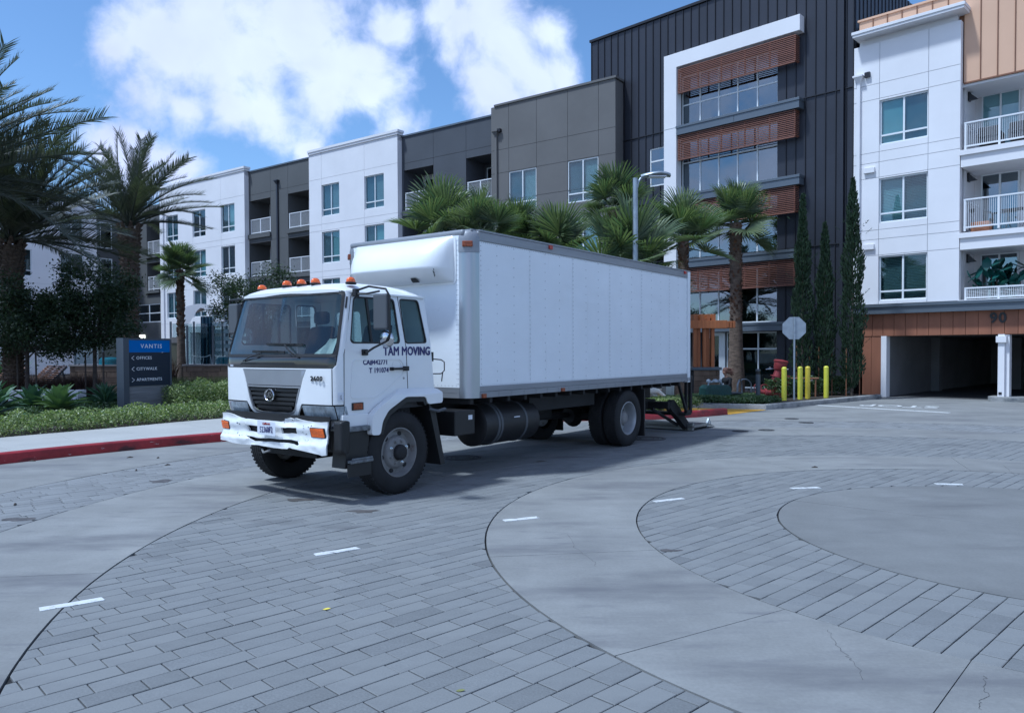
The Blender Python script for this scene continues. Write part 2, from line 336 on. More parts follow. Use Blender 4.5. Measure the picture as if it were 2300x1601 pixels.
m_agaved=leafmat('dark_agave_leaf',(.06,.12,.075),(.09,.16,.09),.45,.12,.2)
m_grass=leafmat('tall_grass',(.06,.085,.03),(.12,.13,.05),.5,.3,.4)
m_purp=leafmat('purple_grass',(.07,.035,.035),(.11,.07,.06),.6,.25,.4)
# ================================================================== GROUND
CX0,CY0=5.1,7.1                      # centre of the paving circles
def struct(o,label=None): o['kind']='structure'; return o
def annulus(r0,r1,n=160,z=0,a0=0,a1=360,skirt=.03):
    m=MB(); k=max(4,int(n*(a1-a0)/360)); vs=[]
    for i in range(k+1):
        a=R(a0+(a1-a0)*i/k); c,s=math.sin(a),math.cos(a)
        for r in (r0,r1): vs.append((CX0+c*r,CY0+s*r,z))
        for r in (r0,r1): vs.append((CX0+c*r,CY0+s*r,z-skirt))
    fs=[]
    for i in range(k):
        b=4*i; fs+= [(b,b+1,b+5,b+4),(b+2,b,b+4,b+6),(b+1,b+3,b+7,b+5)]
    fs+=[(0,2,3,1),(4*k,4*k+1,4*k+3,4*k+2)]
    return m.add(vs,fs)
bd=MB(); bd.box(-300,300,-300,500,-.09,-.03); struct(bd.build('ground',m_joint))
# concrete rings, split by radial joints into slabs
def ring_slabs(name,r0,r1,cuts,gap=.006,cm=None):
    root=bpy.data.objects.new(name,None); C.objects.link(root); struct(root)
    for i,a in enumerate(cuts):
        b=cuts[(i+1)%len(cuts)]; b=b if b>a else b+360
        g=math.degrees(gap/((r0+r1)/2))
        annulus(r0,r1,200,a0=a+g/2,a1=b-g/2).build('concrete_slab',cm or m_conc,root)
ring_slabs('inner_concrete_disc',.02,2.492,[70,190,310],cm=m_concd)
ring_slabs('inner_concrete_ring',3.908,5.342,[20,62,104,150,180,221.6,238,262,300,345])
ring_slabs('outer_concrete_ring',8.358,9.992,[5,40,75,110,150,190,225,262,287,312,338])
m=MB(); n=180; rr=[11.565,13,16,22,40,300]; vs=[]
for r in rr:
    for i in range(n): a=2*PI*i/n; vs.append((CX0+r*math.sin(a),CY0+r*math.cos(a),0))
for k in range(len(rr)-1):
    for i in range(n): m.f.append((k*n+i,k*n+(i+1)%n,(k+1)*n+(i+1)%n,(k+1)*n+i))
m.v=vs; struct(m.build('road',m_conc))
# laid pavers: running bond rows at heading 46 degrees
ROWH=46.; du=hv(ROWH); dw=hv(ROWH+90)
def clip(poly,p,nrm):
    out=[]
    for i,a in enumerate(poly):
        b=poly[(i+1)%len(poly)]; da=(a-p).dot(nrm); db=(b-p).dot(nrm)
        if da>=0: out.append(a)
        if (da>=0)!=(db>=0): out.append(a+(b-a)*(da/(da-db)))
    return out
def area(P): return abs(sum(P[i].x*P[(i+1)%len(P)].y-P[(i+1)%len(P)].x*P[i].y for i in range(len(P))))/2
def stone(mb,P,z,tx,ty,ch=.004):
    c=sum(P,Vector((0,0,0)))/len(P); k=len(P)
    if sum((P[i]-c).x*(P[(i+1)%k]-c).y-(P[(i+1)%k]-c).x*(P[i]-c).y for i in range(k))<0: P=P[::-1]
    f=lambda p: z+(p.x-c.x)*tx+(p.y-c.y)*ty
    top=[];rim=[];bot=[]
    for p in P:
        d=(c-p); d=d/max(d.length,1e-4)
        q=p+d*min(ch*1.4,(c-p).length*.3); top.append((q.x,q.y,f(q))); rim.append((p.x,p.y,f(p)-ch*.8)); bot.append((p.x,p.y,-.028))
    mb.add(top+rim+bot,[tuple(range(k))]+[(k+i,k+(i+1)%k,(i+1)%k,i) for i in range(k)]+[(2*k+i,2*k+(i+1)%k,k+(i+1)%k,k+i) for i in range(k)])
def paver_band(name,r0,r1,row=.147,gap=.0065,pm=None):
    pm=pm or m_paver
    root=annulus(r0,r1,120,z=-.016,skirt=.01).build(name,m_joint); struct(root)
    rg=random.Random(int(r0*100)); c0=Vector((CX0,CY0,0)); L_=[]
    k0=int(-r1/row)-1
    for k in range(k0,-k0+1):
        w0=k*row; s=-r1-rg.random()*.4
        while s<r1:
            ln=rg.choice([.2,.295,.295,.295,.295,.37,.4]) ; a,b=s+gap/2,s+ln-gap/2; s+=ln
            cm=Vector(((a+b)/2,w0+row/2,0)); d=cm.length
            if d>r1+.25 or d<r0-.25: continue
            P=[c0+du*x+dw*y for x,y in ((a,w0+gap/2),(b,w0+gap/2),(b,w0+row-gap/2),(a,w0+row-gap/2))]
            cw=sum(P,Vector((0,0,0)))/4; rad=(cw-c0).normalized()
            if max((p-c0).length for p in P)>r1-gap: P=clip(P,c0+rad*(r1-gap),-rad)
            if len(P)>2 and min((p-c0).length for p in P)<r0+gap: P=clip(P,c0+rad*(r0+gap),rad)
            if len(P)<3 or area(P)<.0022: continue
            L_.append(P)
    def seen(P):
        c=sum(P,Vector((0,0,0)))/len(P)
        if c.y<2.9 or abs(c.x)>c.y*.68+.3: return 0
        x,y=c.x+1e-9,c.y
        # stones under the truck body are hidden
        return area(P)*c.y**-3
    L_.sort(key=seen,reverse=True)
    joined=MB()
    for i,P in enumerate(L_):
        z=rg.uniform(-.0025,.0012); tx,ty=rg.uniform(-.005,.005),rg.uniform(-.005,.005)
        if i<300:
            mb=MB(); c=sum(P,Vector((0,0,0)))/len(P); Q=[p-c for p in P]; stone(mb,Q,z,tx,ty)
            mb.build('paver',pm,root,mw=Matrix.Translation(c))
        else: stone(joined,P,z,tx,ty)
    o=joined.build('pavers',pm,root); o['kind']='stuff'
paver_band('inner_paver_band',2.5,3.9)
paver_band('middle_paver_band',5.35,8.35)
paver_band('outer_paver_band',10.0,11.555,pm=m_paver2)

# painted dashes of the turning line, a few mm thick
for i,(a,b) in enumerate([((-3.15,5.08),(-2.84,5.30)),((-1.66,6.44),(-1.34,6.66)),((-.09,7.71),(.27,7.87)),((1.6,8.66),(1.97,8.85)),((3.44,9.46),(3.80,9.51)),((5.36,9.74),(5.68,9.68))]):
    a=Vector((*a,0));b=Vector((*b,0)); d=(b-a).normalized(); s=Vector((-d.y,d.x,0)); mb=MB(); P=[]
    rg=random.Random(i); top=[];k=7; off=[rg.uniform(-.006,.006) for _ in range(2*k)]
    for j in range(k): top.append(a+(b-a)*j/(k-1)+s*(.042+off[j])+d*rg.uniform(-.012,.012))
    for j in range(k): top.append(b+(a-b)*j/(k-1)-s*(.042+off[k+j])+d*rg.uniform(-.012,.012))
    mb.add([(p.x,p.y,.0045) for p in top]+[(p.x,p.y,-.002) for p in top],[tuple(range(2*k))[::-1]]+[(j,(j+1)%(2*k),(j+1)%(2*k)+2*k,j+2*k) for j in range(2*k)])
    o=mb.build('painted_dash',m_line)
    tag(o,['white painted dash crossing the paver edge at the lower left','white painted dash alone amid the pavers in front of the truck','white painted dash on the smooth concrete ring','white painted dash just inside the left rim of the inner paver ring','white painted dash on the pavers above the inner concrete disc','farthest white painted dash at the right edge of the circle'][i],'road marking','dashes of the turning line',kind='thing')

# driveway stop line and word, read by drivers leaving the garage
mb=MB(); a,b=Vector((9.45,23.85,0)),Vector((11.8,20.75,0)); s=hv(52)*.09
P=[a+s,b+s,b-s,a-s]; mb.prism([(p.x,p.y) for p in P],-.002,.005); tag(mb.build('stop_line',m_line),'thin white painted stop line across the garage driveway','road marking',kind='thing')
ps,pp=Vector((13.05,23.15,0)),Vector((11.05,24.45,0))
e=(pp-ps); wv_=e.length; ex=e.normalized(); ey=Vector((-.42,-.91,0)); ey=Vector((ex.y,-ex.x,0))
if ey.y>0: ey=-ey
M=Matrix(((ex.x,ey.x,0,11.75),(ex.y,ey.y,0,23.35),(0,0,1,.003),(0,0,0,1)))
o=text('stop_lettering','STOP',1.25,m_line,None,M,.0015,.01,sx=.72)
tag(o,'white word STOP painted on the driveway before the garage','road marking',kind='thing')

# red kerb round the circle
def smooth_path(P,n=8):
    P=[Vector((*p,0)) for p in P]; o=[]
    for i in range(len(P)-1):
        a=P[max(i-1,0)];b=P[i];c=P[i+1];d=P[min(i+2,len(P)-1)]
        for j in range(n):
            t=j/n; o.append(.5*((2*b)+(c-a)*t+(2*a-5*b+4*c-d)*t*t+(3*b-a-3*c+d)*t**3))
    return o+[P[-1]]
def kerb(name,path,wd,ht,material,label,r=.025,z0=-.01):
    mb=MB(); prof=[(0,z0),(.012,ht-r),(.02,ht-r*.35),(.012+r,ht),(wd,ht+.004),(wd,z0)]; k=len(prof); vs=[]
    for i,p in enumerate(path):
        d=(path[min(i+1,len(path)-1)]-path[max(i-1,0)]).normalized(); s=Vector((-d.y,d.x,0))
        for q,z in prof: vs.append((p.x+s.x*q,p.y+s.y*q,z))
    fs=[(i*k+j,(i+1)*k+j,(i+1)*k+j+1,i*k+j+1) for i in range(len(path)-1) for j in range(k-1)]
    fs+=[tuple(range(k)),tuple(range((len(path)-1)*k,len(path)*k))[::-1]]
    mb.add(vs,fs); o=mb.build(name,material,None,40,fix=True); o['kind']='structure'; return o
KP=smooth_path([(-11.6,2.0),(-10.6,6.0),(-9.6,9.1),(-7.90,11.80),(-6.9,13.25),(-5.46,14.85),(-3.0,16.95),(-.3,18.2),(1.6,18.75),(3.3,19.0),(4.6,19.6),(5.73,20.45)])
kerb('red_kerb',KP,.16,.165,m_red,'')
# end of the kerb drops to the ramp
K2=smooth_path([(4.35,23.2),(5.8,22.62),(7.28,22.05)],6); kerb('planter_kerb',K2,.15,.15,m_kerb,'')
K3=smooth_path([(7.28,22.05),(9.75,24.15),(12.95,26.95)],6); kerb('driveway_kerb',K3,.16,.15,m_kerb,'')
struct(MB().prism([(5.82,20.52),(7.26,22.0),(5.85,22.58),(4.42,23.1),(3.9,21.7)],-.01,.012).build('tactile_ramp',m_yell))
# sidewalk behind the red kerb, laid in slabs
HE=smooth_path([(-13.6,4.4),(-12.6,7.6),(-11.2,11.0),(-9.39,14.11),(-8.23,15.85),(-6.75,18.2),(-4.6,20.0),(-2.2,21.0),(.5,21.2),(2.2,20.7),(2.7,19.3)])
def near(path,p): return min(path,key=lambda q:(q-p).length)
root=bpy.data.objects.new('sidewalk',None); C.objects.link(root); struct(root)
step=5
for i in range(0,len(KP)-27,step):
    a=KP[i:i+step+1]
    if len(a)<2: break
    d=lambda j:(KP[min(j+1,len(KP)-1)]-KP[max(j-1,0)]).normalized()
    A=[]; B=[]
    for j in range(i,min(i+step,len(KP)-1)+1):
        dd=d(j); s=Vector((-dd.y,dd.x,0)); A.append(KP[j]+s*.163)
    for j in (i,min(i+step,len(KP)-1)):
        t=j/(len(KP)-1)*(len(HE)-1); k=int(min(t,len(HE)-2)); B.append(HE[k].lerp(HE[k+1],t-k))
    P=A+[B[1],B[0]]; c=sum(P,Vector((0,0,0)))/len(P); P=[p+(c-p).normalized()*.004 for p in P]
    MB().prism([(p.x,p.y) for p in P],.1,.168).build('sidewalk_slab',m_walk,root)
# planted soil: left garden and the bed by the entrance
gp=[(p.x,p.y) for p in HE]+[(4.0,20.2),(4.2,21.8),(4.3,23.4),(4.0,34),(-30,62),(-60,60),(-60,0),(-14,2)]
lo=[Vector((x,y,0)) for x,y in gp]; mb=MB()
for t in tessellate_polygon([lo]): mb.add([(lo[i].x,lo[i].y,.15) for i in t],[(0,1,2)])
struct(mb.build('garden_soil',m_soil,fix=True))
lo=[Vector((x,y,0)) for x,y in [(4.4,23.35),(7.3,22.22),(9.65,24.25),(12.8,27.0),(12.4,28.4),(4.2,33)]]; mb=MB()
for t in tessellate_polygon([lo]): mb.add([(lo[i].x,lo[i].y,.12) for i in t],[(0,1,2)])
struct(mb.build('entrance_bed_soil',m_soil,fix=True))
# sewer and valve covers, twigs, fallen leaves
m_iron=mat('cast_iron',(.05,.05,.052),.7,metal=.4,nz=(20,.6,1.4))
covers=[(4.81,16.22,.17,'dark round valve cover nearest the lift platform, left of a pair'),(5.43,16.42,.17,'dark round valve cover, right of the nearer pair'),(6.95,19.13,.17,'dark round valve cover, farthest from the truck'),(6.91,18.08,.17,'dark round valve cover between the nearer pair and the stop line'),(2.62,14.95,.36,'large dark manhole cover behind the rear mudflap'),(-.80,12.35,.3,'round manhole cover in the shade behind the front wheel')]
for x,y,r,lb in covers:
    t=thing('manhole_cover',lb,'manhole cover',(x,y,0),0,'round covers set in the paving')
    MB().lathe([(r,-.004),(r,.005),(r*.96,.006)],28).build('cover_plate',m_iron,t)
    mb=MB()
    for k in range(3):
        q=r*(.35+.24*k); mb.lathe([(q,.006),(q+.012,.009),(q+.024,.006)],24)
    mb.build('raised_rings',m_iron,t)
m_dl=mat('yellow_fallen_leaf',(.62,.52,.05),.6); m_dl2=mat('olive_fallen_leaf',(.16,.17,.05),.7)
def leaf(x,y,ln,rot,mt,lb):
    mb=MB(); P=[(0,0,.004),(.3,.16,.012),(.7,.15,.02),(1,0,.012),(.7,-.15,.008),(.3,-.16,.004)]
    mb.add([(a*ln,b*ln*1.1,c*ln*8) for a,b,c in P]+[(ln*.5,0,.002)],[(0,1,6),(1,2,6),(2,3,6),(3,4,6),(4,5,6),(5,0,6)])
    o=mb.build('fallen_leaf',mt,mw=Matrix.Translation((x,y,.003))@Matrix.Rotation(rot,4,'Z')); tag(o,lb,'leaf')
leaf(-1.26,5.05,.055,.3,m_dl,'yellow fallen leaf on the pavers before the truck')
leaf(-.29,3.82,.05,.1,m_dl2,'olive green fallen leaf on the nearest pavers')
m_tw=mat('dry_twig',(.06,.045,.035),.9); rg=random.Random(3)
for (px,py),lb in zip([(292,1028),(355,1029),(376,1045),(306,1057),(34,1134),(1830,1050),(73,1036)],['dark dry bit of twig left of the kerb paint chip','dark dry bit of twig right on the plain concrete by the kerb','dark speck of debris on the far pavers','thin twig lying on the far pavers','dark crumb of debris at the left edge','dark curled leaf on the ring beyond the circle','tiny twig near the kerb at far left']):
    p=G(px,py); a=rg.random()*3; mb=MB(); d=Vector((math.cos(a),math.sin(a),0))*.05
    mb.tube([p-d+Vector((0,0,.008)),p+Vector((0,0,.016)),p+d+Vector((0,0,.006))],[.004,.011,.004],5); tag(mb.build('twig',m_tw),lb,'twig')

# hairline cracks and drips on the slabs
def crack(P,wd,lb):
    rg=random.Random(len(P)*7+int(P[0][0])); pts=[]
    for (a,b) in zip(P,P[1:]):
        A,B_=G(*a),G(*b)
        for i in range(6): pts.append(A.lerp(B_,i/6)+Vector((rg.uniform(-.012,.012),rg.uniform(-.012,.012),0)))
    mb=MB(); vs=[]
    for i,p in enumerate(pts):
        d=(pts[min(i+1,len(pts)-1)]-pts[max(i-1,0)]).normalized(); w_=wd*rg.uniform(.4,1.2); n_=Vector((-d.y,d.x,0)); vs+=[p+n_*w_+Vector((0,0,.0012)),p-n_*w_+Vector((0,0,.0012))]
    mb.add(vs,[(2*i,2*i+1,2*i+3,2*i+2) for i in range(len(pts)-1)]); o=mb.build('hairline_crack',m_crack); o['kind']='structure'
crack([(1863,1415),(1870,1431),(1889,1459),(1912,1482),(1931,1504),(1943,1528)],.0016,'')
crack([(2213,1519),(2208,1539),(2219,1561),(2200,1577),(2203,1598)],.0018,'')
crack([(1275,1200),(1290,1228),(1335,1260),(1340,1275)],.0013,'')
crack([(2255,1045),(2285,1072)],.003,'')
crack([(1150,1234),(1320,1226)],.0012,'')
for k,(px,py,rx,ry) in enumerate(((672,1122,.17,.10),(815,1148,.19,.09),(1505,1236,.10,.05),(362,1080,.16,.16),(50,1166,.2,.12),(1215,1036,.09,.1))):
    c=G(px,py); rg=random.Random(k); P=[]
    for i in range(14):
        a=2*PI*i/14; q=rg.uniform(.55,1.15); P.append((c.x+math.cos(a)*rx*q,c.y+math.sin(a)*ry*q))
    mb=MB(); mb.add([(x,y,.0022) for x,y in P],[tuple(range(14))]); o=mb.build('oil_stain',m_oil); o['kind']='structure'
# ================================================================== BUILDINGS
class Facade:
    "plane facing the camera: local x to the right, y inward, z up; K = distance of the plane"
    def __init__(s,heading,K):
        u=hv(heading); s.u=u; s.i=Vector((-u.y,u.x,0)); s.K=K
        s.M=Matrix(((u.x,s.i.x,0,s.i.x*K),(u.y,s.i.y,0,s.i.y*K),(0,0,1,0),(0,0,0,1)))
    def root(s,name,label,cat='building'):
        o=bpy.data.objects.new(name,None); C.objects.link(o); o.matrix_world=s.M; tag(o,label,cat); return o
def cells(panel,holes):
    x0,x1,z0,z1=panel; xs=sorted({x0,x1,*[min(max(h[k],x0),x1) for h in holes for k in (0,1)]}); zs=sorted({z0,z1,*[min(max(h[k],z0),z1) for h in holes for k in (2,3)]})
    for a,b in zip(xs,xs[1:]):
        for c,d in zip(zs,zs[1:]):
            mx_,mz=(a+b)/2,(c+d)/2
            if b-a<1e-4 or d-c<1e-4: continue
            if any(h[0]<mx_<h[1] and h[2]<mz<h[3] for h in holes): continue
            yield a,b,c,d
def wall(root,x0,x1,z0,z1,holes,xj,zj,material,y=0,name='wall_panel',g=.009,depth=.14,back=.02):
    "facing panels between recessed joints, openings with reveals, and a backing"
    xs=[x0]+[x for x in sorted(xj) if x0<x<x1]+[x1]; zs=[z0]+[z for z in sorted(zj) if z0<z<z1]+[z1]
    for a,b in zip(xs,xs[1:]):
        for c,d in zip(zs,zs[1:]):
            p=(a+(g if a>x0 else 0),b-(g if b<x1 else 0),c+(g if c>z0 else 0),d-(g if d<z1 else 0)); mb=MB()
            for q in cells(p,holes): mb.quad((q[0],y,q[2]),(q[1],y,q[2]),(q[1],y,q[3]),(q[0],y,q[3]))
            if not mb.v: continue
            for (u0,v0),(u1,v1) in (((p[0],p[2]),(p[1],p[2])),((p[1],p[2]),(p[1],p[3])),((p[1],p[3]),(p[0],p[3])),((p[0],p[3]),(p[0],p[2]))):
                mb.quad((u0,y+back,v0),(u1,y+back,v1),(u1,y,v1),(u0,y,v0))
            mb.build(name,material,root)
    mb=MB()
    for q in cells((x0,x1,z0,z1),holes): mb.quad((q[0],y+back,q[2]),(q[1],y+back,q[2]),(q[1],y+back,q[3]),(q[0],y+back,q[3]))
    mb.build('joint_backing',m_bone if material not in (m_stw,) else m_stw_j,root)
    mb=MB()
    for h in holes:
        a,b,c,d=h[:4]; e=h[4] if len(h)>4 else depth
        if b<x0-.01 or a>x1+.01: continue
        mb=MB()
        mb.quad((a,y,c),(a,y,d),(a,y+e,d),(a,y+e,c)); mb.quad((b,y,c),(b,y+e,c),(b,y+e,d),(b,y,d)); mb.quad((a,y,d),(b,y,d),(b,y+e,d),(a,y+e,d)); mb.quad((a,y,c),(a,y+e,c),(b,y+e,c),(b,y,c)); mb.build('opening_reveal',material,root)
m_stw_j=mat('white_stucco_joint',(.5,.51,.52),.9)
def window(root,x0,x1,z0,z1,trans=.21,blinds='',y=0,depth=.08,fr=.055,mul=.06,frame=None,gl=None,vm=None,lines=True):
    "x0..z1 of the opening; a frame with a mullion and a low transom; panes and blinds are its parts"
    f=MB(); ys,ye=y+depth,y+depth+.06; e=.0
    zt=z0+(z1-z0)*trans if trans else z0; vs=vm if vm is not None else [(x0+x1)/2]
    f.box(x0,x0+fr,ys,ye,z0,z1); f.box(x1-fr,x1,ys,ye,z0,z1); f.box(x0+fr,x1-fr,ys,ye,z0,z0+fr); f.box(x0+fr,x1-fr,ys,ye,z1-fr,z1)
    for v in vs: f.box(v-mul/2,v+mul/2,ys-.004,ye,z0+fr,z1-fr)
    if trans: 
        xx=[x0+fr]+[q for v in vs for q in (v-mul/2,v+mul/2)]+[x1-fr]
        for a,b in zip(xx[::2],xx[1::2]): f.box(a,b,ys+.001,ye,zt-mul/2,zt+mul/2)
    w=f.build('window',frame or m_fr,root)
    ed=[x0+fr]+[q for v in vs for q in (v-mul/2,v+mul/2)]+[x1-fr]
    bays=list(zip(ed[::2],ed[1::2])); zz=[(z0+fr,zt-mul/2),(zt+mul/2,z1-fr)] if trans else [(z0+fr,z1-fr)]
    for a,b in bays:
        for c,d in zz: MB().box(a,b,ys+.025,ys+.032,c,d).build('pane',gl or m_glass,w)
    for k,(a,b) in enumerate(bays):
        t=blinds[k] if k<len(blinds) else ' '
        if t=='s': MB().box(a,b,ye+.03,ye+.04,z0+fr,z1-fr).build('roller_shade',m_shade_,w)
        elif t in 'tg': MB().box(a,b,ye+.03,ye+.04,z0+fr,z1-fr).build('roller_shade',m_tsh if t=='t' else m_gsh,w)
        elif t=='w': MB().box(a,b,ye+.03,ye+.04,z0+fr,z1-fr).build('roller_shade',m_blind,w)
        elif t in 'bd':
            mb=MB(); n=int((z1-z0)/.055)
            for j in range(n):
                z=z0+fr+j*.055; mb.quad((a,ye+.05,z),(b,ye+.05,z),(b,ye+.075,z+(.05 if t=='b' else .036)),(a,ye+.075,z+(.05 if t=='b' else .036)))
            o=mb.build('blind_slats',m_blind if t=='b' else m_bslat,w); o['kind']='stuff'
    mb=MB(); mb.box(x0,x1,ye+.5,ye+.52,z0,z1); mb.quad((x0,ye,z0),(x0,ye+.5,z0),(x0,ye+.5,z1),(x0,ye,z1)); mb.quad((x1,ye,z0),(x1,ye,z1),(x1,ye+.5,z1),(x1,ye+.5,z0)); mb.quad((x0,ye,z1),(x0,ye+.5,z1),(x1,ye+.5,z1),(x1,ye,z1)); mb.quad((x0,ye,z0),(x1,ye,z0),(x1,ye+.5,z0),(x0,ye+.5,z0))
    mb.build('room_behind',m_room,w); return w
m_tsh=mat('pale_teal_shade',(.42,.52,.50),.8,nz=(.8,.85,1.1)); m_gsh=mat('grey_shade',(.15,.18,.20),.8,nz=(.8,.8,1.15))
m_bslat=mat('dark_blind_slat',(.14,.16,.15),.7)
def railing(root,x0,x1,z0,z1,y,posts=None,side=None,fill='bars'):
    f=MB(); f.box(x0,x1,y-.03,y+.03,z1-.05,z1); f.box(x0,x1,y-.02,y+.02,z0,z0+.05)
    ps=posts or [x0+.03,(x0+x1)/2,x1-.03]
    for p in ps: f.box(p-.03,p+.03,y-.026,y+.026,z0-.1,z1-.05)
    if side: f.box(x0-.0,x0+.05,y+.03,y+side,z1-.05,z1); f.box(x0,x0+.05,y+.03,y+side,z0,z0+.05)
    r=f.build('balcony_railing',m_rail,root)
    b=MB(); n=int((x1-x0)/.06)
    for i in range(n):
        x=x0+(i+.5)*(x1-x0)/n; b.box(x-.006,x+.006,y-.006,y+.006,z0+.05,z1-.05)
    if fill=='mesh':
        for i in range(6):
            z=z0+.05+(z1-z0-.1)*(i+.5)/6; b.box(x0+.02,x1-.02,y-.009,y-.004,z-.005,z+.005)
    o=b.build('railing_infill',m_rail,r); o['kind']='stuff'; return r
def downspout(root,x,y,z0,z1,material,wd=.11,head=True,hw=.3):
    mb=MB(); mb.box(x-wd/2,x+wd/2,y-.1,y-.002,z0,z1)
    if head:
        a,b=hw/2,wd/2
        mb.add([(x-b,y-.1,z1),(x+b,y-.1,z1),(x+b,y-.002,z1),(x-b,y-.002,z1),(x-a,y-.2,z1+.2),(x+a,y-.2,z1+.2),(x+a,y-.002,z1+.2),(x-a,y-.002,z1+.2)],[(0,1,5,4),(1,2,6,5),(2,3,7,6),(3,0,4,7)])
        mb.box(x-a-.02,x+a+.02,y-.22,y-.002,z1+.2,z1+.26)
    return mb.build('downspout',material,root)
def body(root,x0,x1,y0,y1,z0,z1,material,name='building_mass'):
    return MB().box(x0,x1,y0,y1,z0,z1).build(name,material,root)

# ---------- white and tan garage building on the right
FR_=Facade(134.4,29.35); B=FR_.root('apartment_building','white four storey apartment block over the garage with tan metal bay and balconies')
win=[(-10.1,-8.48,9.1,10.71),(-10.11,-8.48,6.29,7.9),(-10.1,-8.48,3.48,5.1)]
wall(B,-11.0,-7.49,3.37,12.8,win,[-10.1,-8.48],[11.33,10.78,8.87,8.5,7.95,6.06,5.72,5.14],m_stw,depth=.1)
window(B,*win[0],blinds='tg',depth=.07); window(B,*win[1],blinds='bd',depth=.07); window(B,*win[2],blinds='dd',depth=.07)
# thin right return of the white slab, recessed strip, cap
body(B,-7.55,-7.492,.022,.28,3.37,12.8,m_stw,'wall_edge'); body(B,-11.0,-7.5,.022,.3,12.5,12.79,m_stw,'wall_edge'); body(B,-11.0,-10.95,.022,.6,3.37,12.5,m_stw,'wall_edge')
body(B,-10.85,-7.62,.14,.5,12.8,13.06,m_stw,'recessed_strip')
mb=MB(); mb.box(-10.92,-7.3,-.4,.6,13.04,13.13); mb.box(-10.95,-7.27,-.43,.6,13.13,13.24); mb.build('roof_cap',m_stw,B,bevel=.01)
# tan standing seam cladding
xs=-10.92; k=0
while xs<-1.9:
    xe=min(xs+.495,-1.9); zb=13.24 if xe<-7.45 else 10.75
    if xs<-7.45<xe:
        MB().box(xs+.01,-7.45,.25,.3,13.24,13.8).build('tan_panel',m_org,B); MB().box(-7.45,xe-.01,.25,.3,10.75,13.8).build('tan_panel',m_org,B)
    else: MB().box(xs+.01,xe-.01,.25,.3,zb,13.8).build('tan_panel',m_org,B)
    MB().box(xe-.012,xe+.012,.215,.3,zb,13.8).build('standing_seam',m_orgs,B); xs=xe
MB().box(-10.96,-1.86,.2,.36,13.8,13.87).build('parapet_cap',m_org,B)
MB().box(-7.46,-1.9,.22,.31,10.7,10.75).build('edge_trim',m_orgs,B)
body(B,-10.9,-1.9,.31,9,10.75,13.78,m_orgs); body(B,-11.0,-7.5,.6,9,3.37,13.0,m_stw)
# balconies
body(B,-7.5,3.5,1.95,9,2.9,10.75,m_stw,'balcony_back_wall')
body(B,-7.5,-1.9,.3,1.95,10.62,10.75,m_stw,'balcony_ceiling')
for zt,zb in ((8.42,7.86),(5.64,5.08),(3.38,3.02)):
    mb=MB(); mb.box(-7.47,-1.9,.02,1.95,zb,zt-.17); mb.box(-7.5,-1.9,-.05,1.95,zt-.17,zt); mb.build('balcony_slab',m_stw,B)
body(B,-1.9,3.5,0,1.95,3.37,13.2,m_stw,'right_wall')
for k,(zf,zt) in enumerate(((8.46,10.65),(5.72,7.87),(3.42,5.07))):
    w_=window(B,-7.3,-6.13,zf,zt,trans=0,y=1.86,depth=.01,fr=.05,blinds='  ',gl=m_glasst if k else m_glass,frame=m_fr)
    window(B,-5.6,-4.4,zf,zt,trans=0,y=1.86,depth=.01,fr=.05,frame=m_fr)
    mb=MB(); x=-7.49; z=zt-.05; mb.add([(x,.9,z-.3),(x,.9,z),(x+.02,1.1,z-.3),(x+.02,1.1,z),(x+.02,.9,z),(x+.3,1.0,z-.28),(x+.02,1.1,z-.28),(x+.02,.9,z-.28)],[(0,2,3,1),(0,1,4,7),(1,3,4),(4,5,7),(3,6,5,4),(7,5,6)])
    mb.box(x,x+.05,.9,1.1,z-.3,z); mb.build('sconce',m_clads,B)
railing(B,-7.38,-4.0,8.52,9.35,.06,[-7.34,-6.35,-5.2,-4.1],side=1.7)
railing(B,-7.38,-4.0,5.8,6.78,.06,[-7.34,-6.35,-5.2,-4.1],side=1.7)
railing(B,-7.33,-4.0,3.42,3.8,.06,[-7.3,-6.33,-5.2,-4.1],fill='mesh')
downspout(B,-10.81,0,3.4,11.47,m_stw,.11,hw=.3)
mb=MB(); mb.box(-10.6,-10.42,-.1,.01,11.62,11.8); mb.build('scupper',m_clads,B)
for z in (8.14,5.36): MB().box(-10.62,-10.24,-.09,-.002,z,z+.2).build('vent_hood',m_stw,B,bevel=.01)
# metal band, garage header and side panel
mb=MB(); mb.box(-11.1,3.5,-.25,.3,3.0,3.24); mb.box(-11.12,3.5,-.3,.3,3.24,3.34); mb.build('metal_band',m_sill,B)
js=[-10.67,-10.3]+[-9.93+.379*i for i in range(32)]
for a,b in zip(js,js[1:]): 
    MB().box(a+.008,b-.008,0,.05,2.21,3.0).build('siding_board',m_orgd,B)
MB().box(-10.66,1.8,.03,.5,2.2,2.99).build('header_beam',m_orgs,B)
for a,b in ((-10.66,-10.34),(-10.34,-10.0)): MB().box(a+.006,b-.006,.02,.06,.05,2.2).build('siding_board',m_orgd,B)
MB().box(-10.66,-10.0,.05,.4,.0,2.2).build('jamb_core',m_orgs,B)
MB().box(-9.99,-9.8,-.02,.35,.0,2.2).build('garage_post',m_stw,B,bevel=.008)
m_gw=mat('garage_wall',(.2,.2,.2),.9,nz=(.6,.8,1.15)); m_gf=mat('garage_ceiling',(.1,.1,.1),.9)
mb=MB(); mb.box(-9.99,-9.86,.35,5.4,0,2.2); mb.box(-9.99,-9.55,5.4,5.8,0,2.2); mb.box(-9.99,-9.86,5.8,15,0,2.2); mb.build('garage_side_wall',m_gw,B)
MB().box(-14,9,15,15.2,0,2.4).build('garage_rear_wall',m_gw,B); MB().box(-14,9,.5,15,2.2,2.5).build('garage_ceiling',m_gf,B)
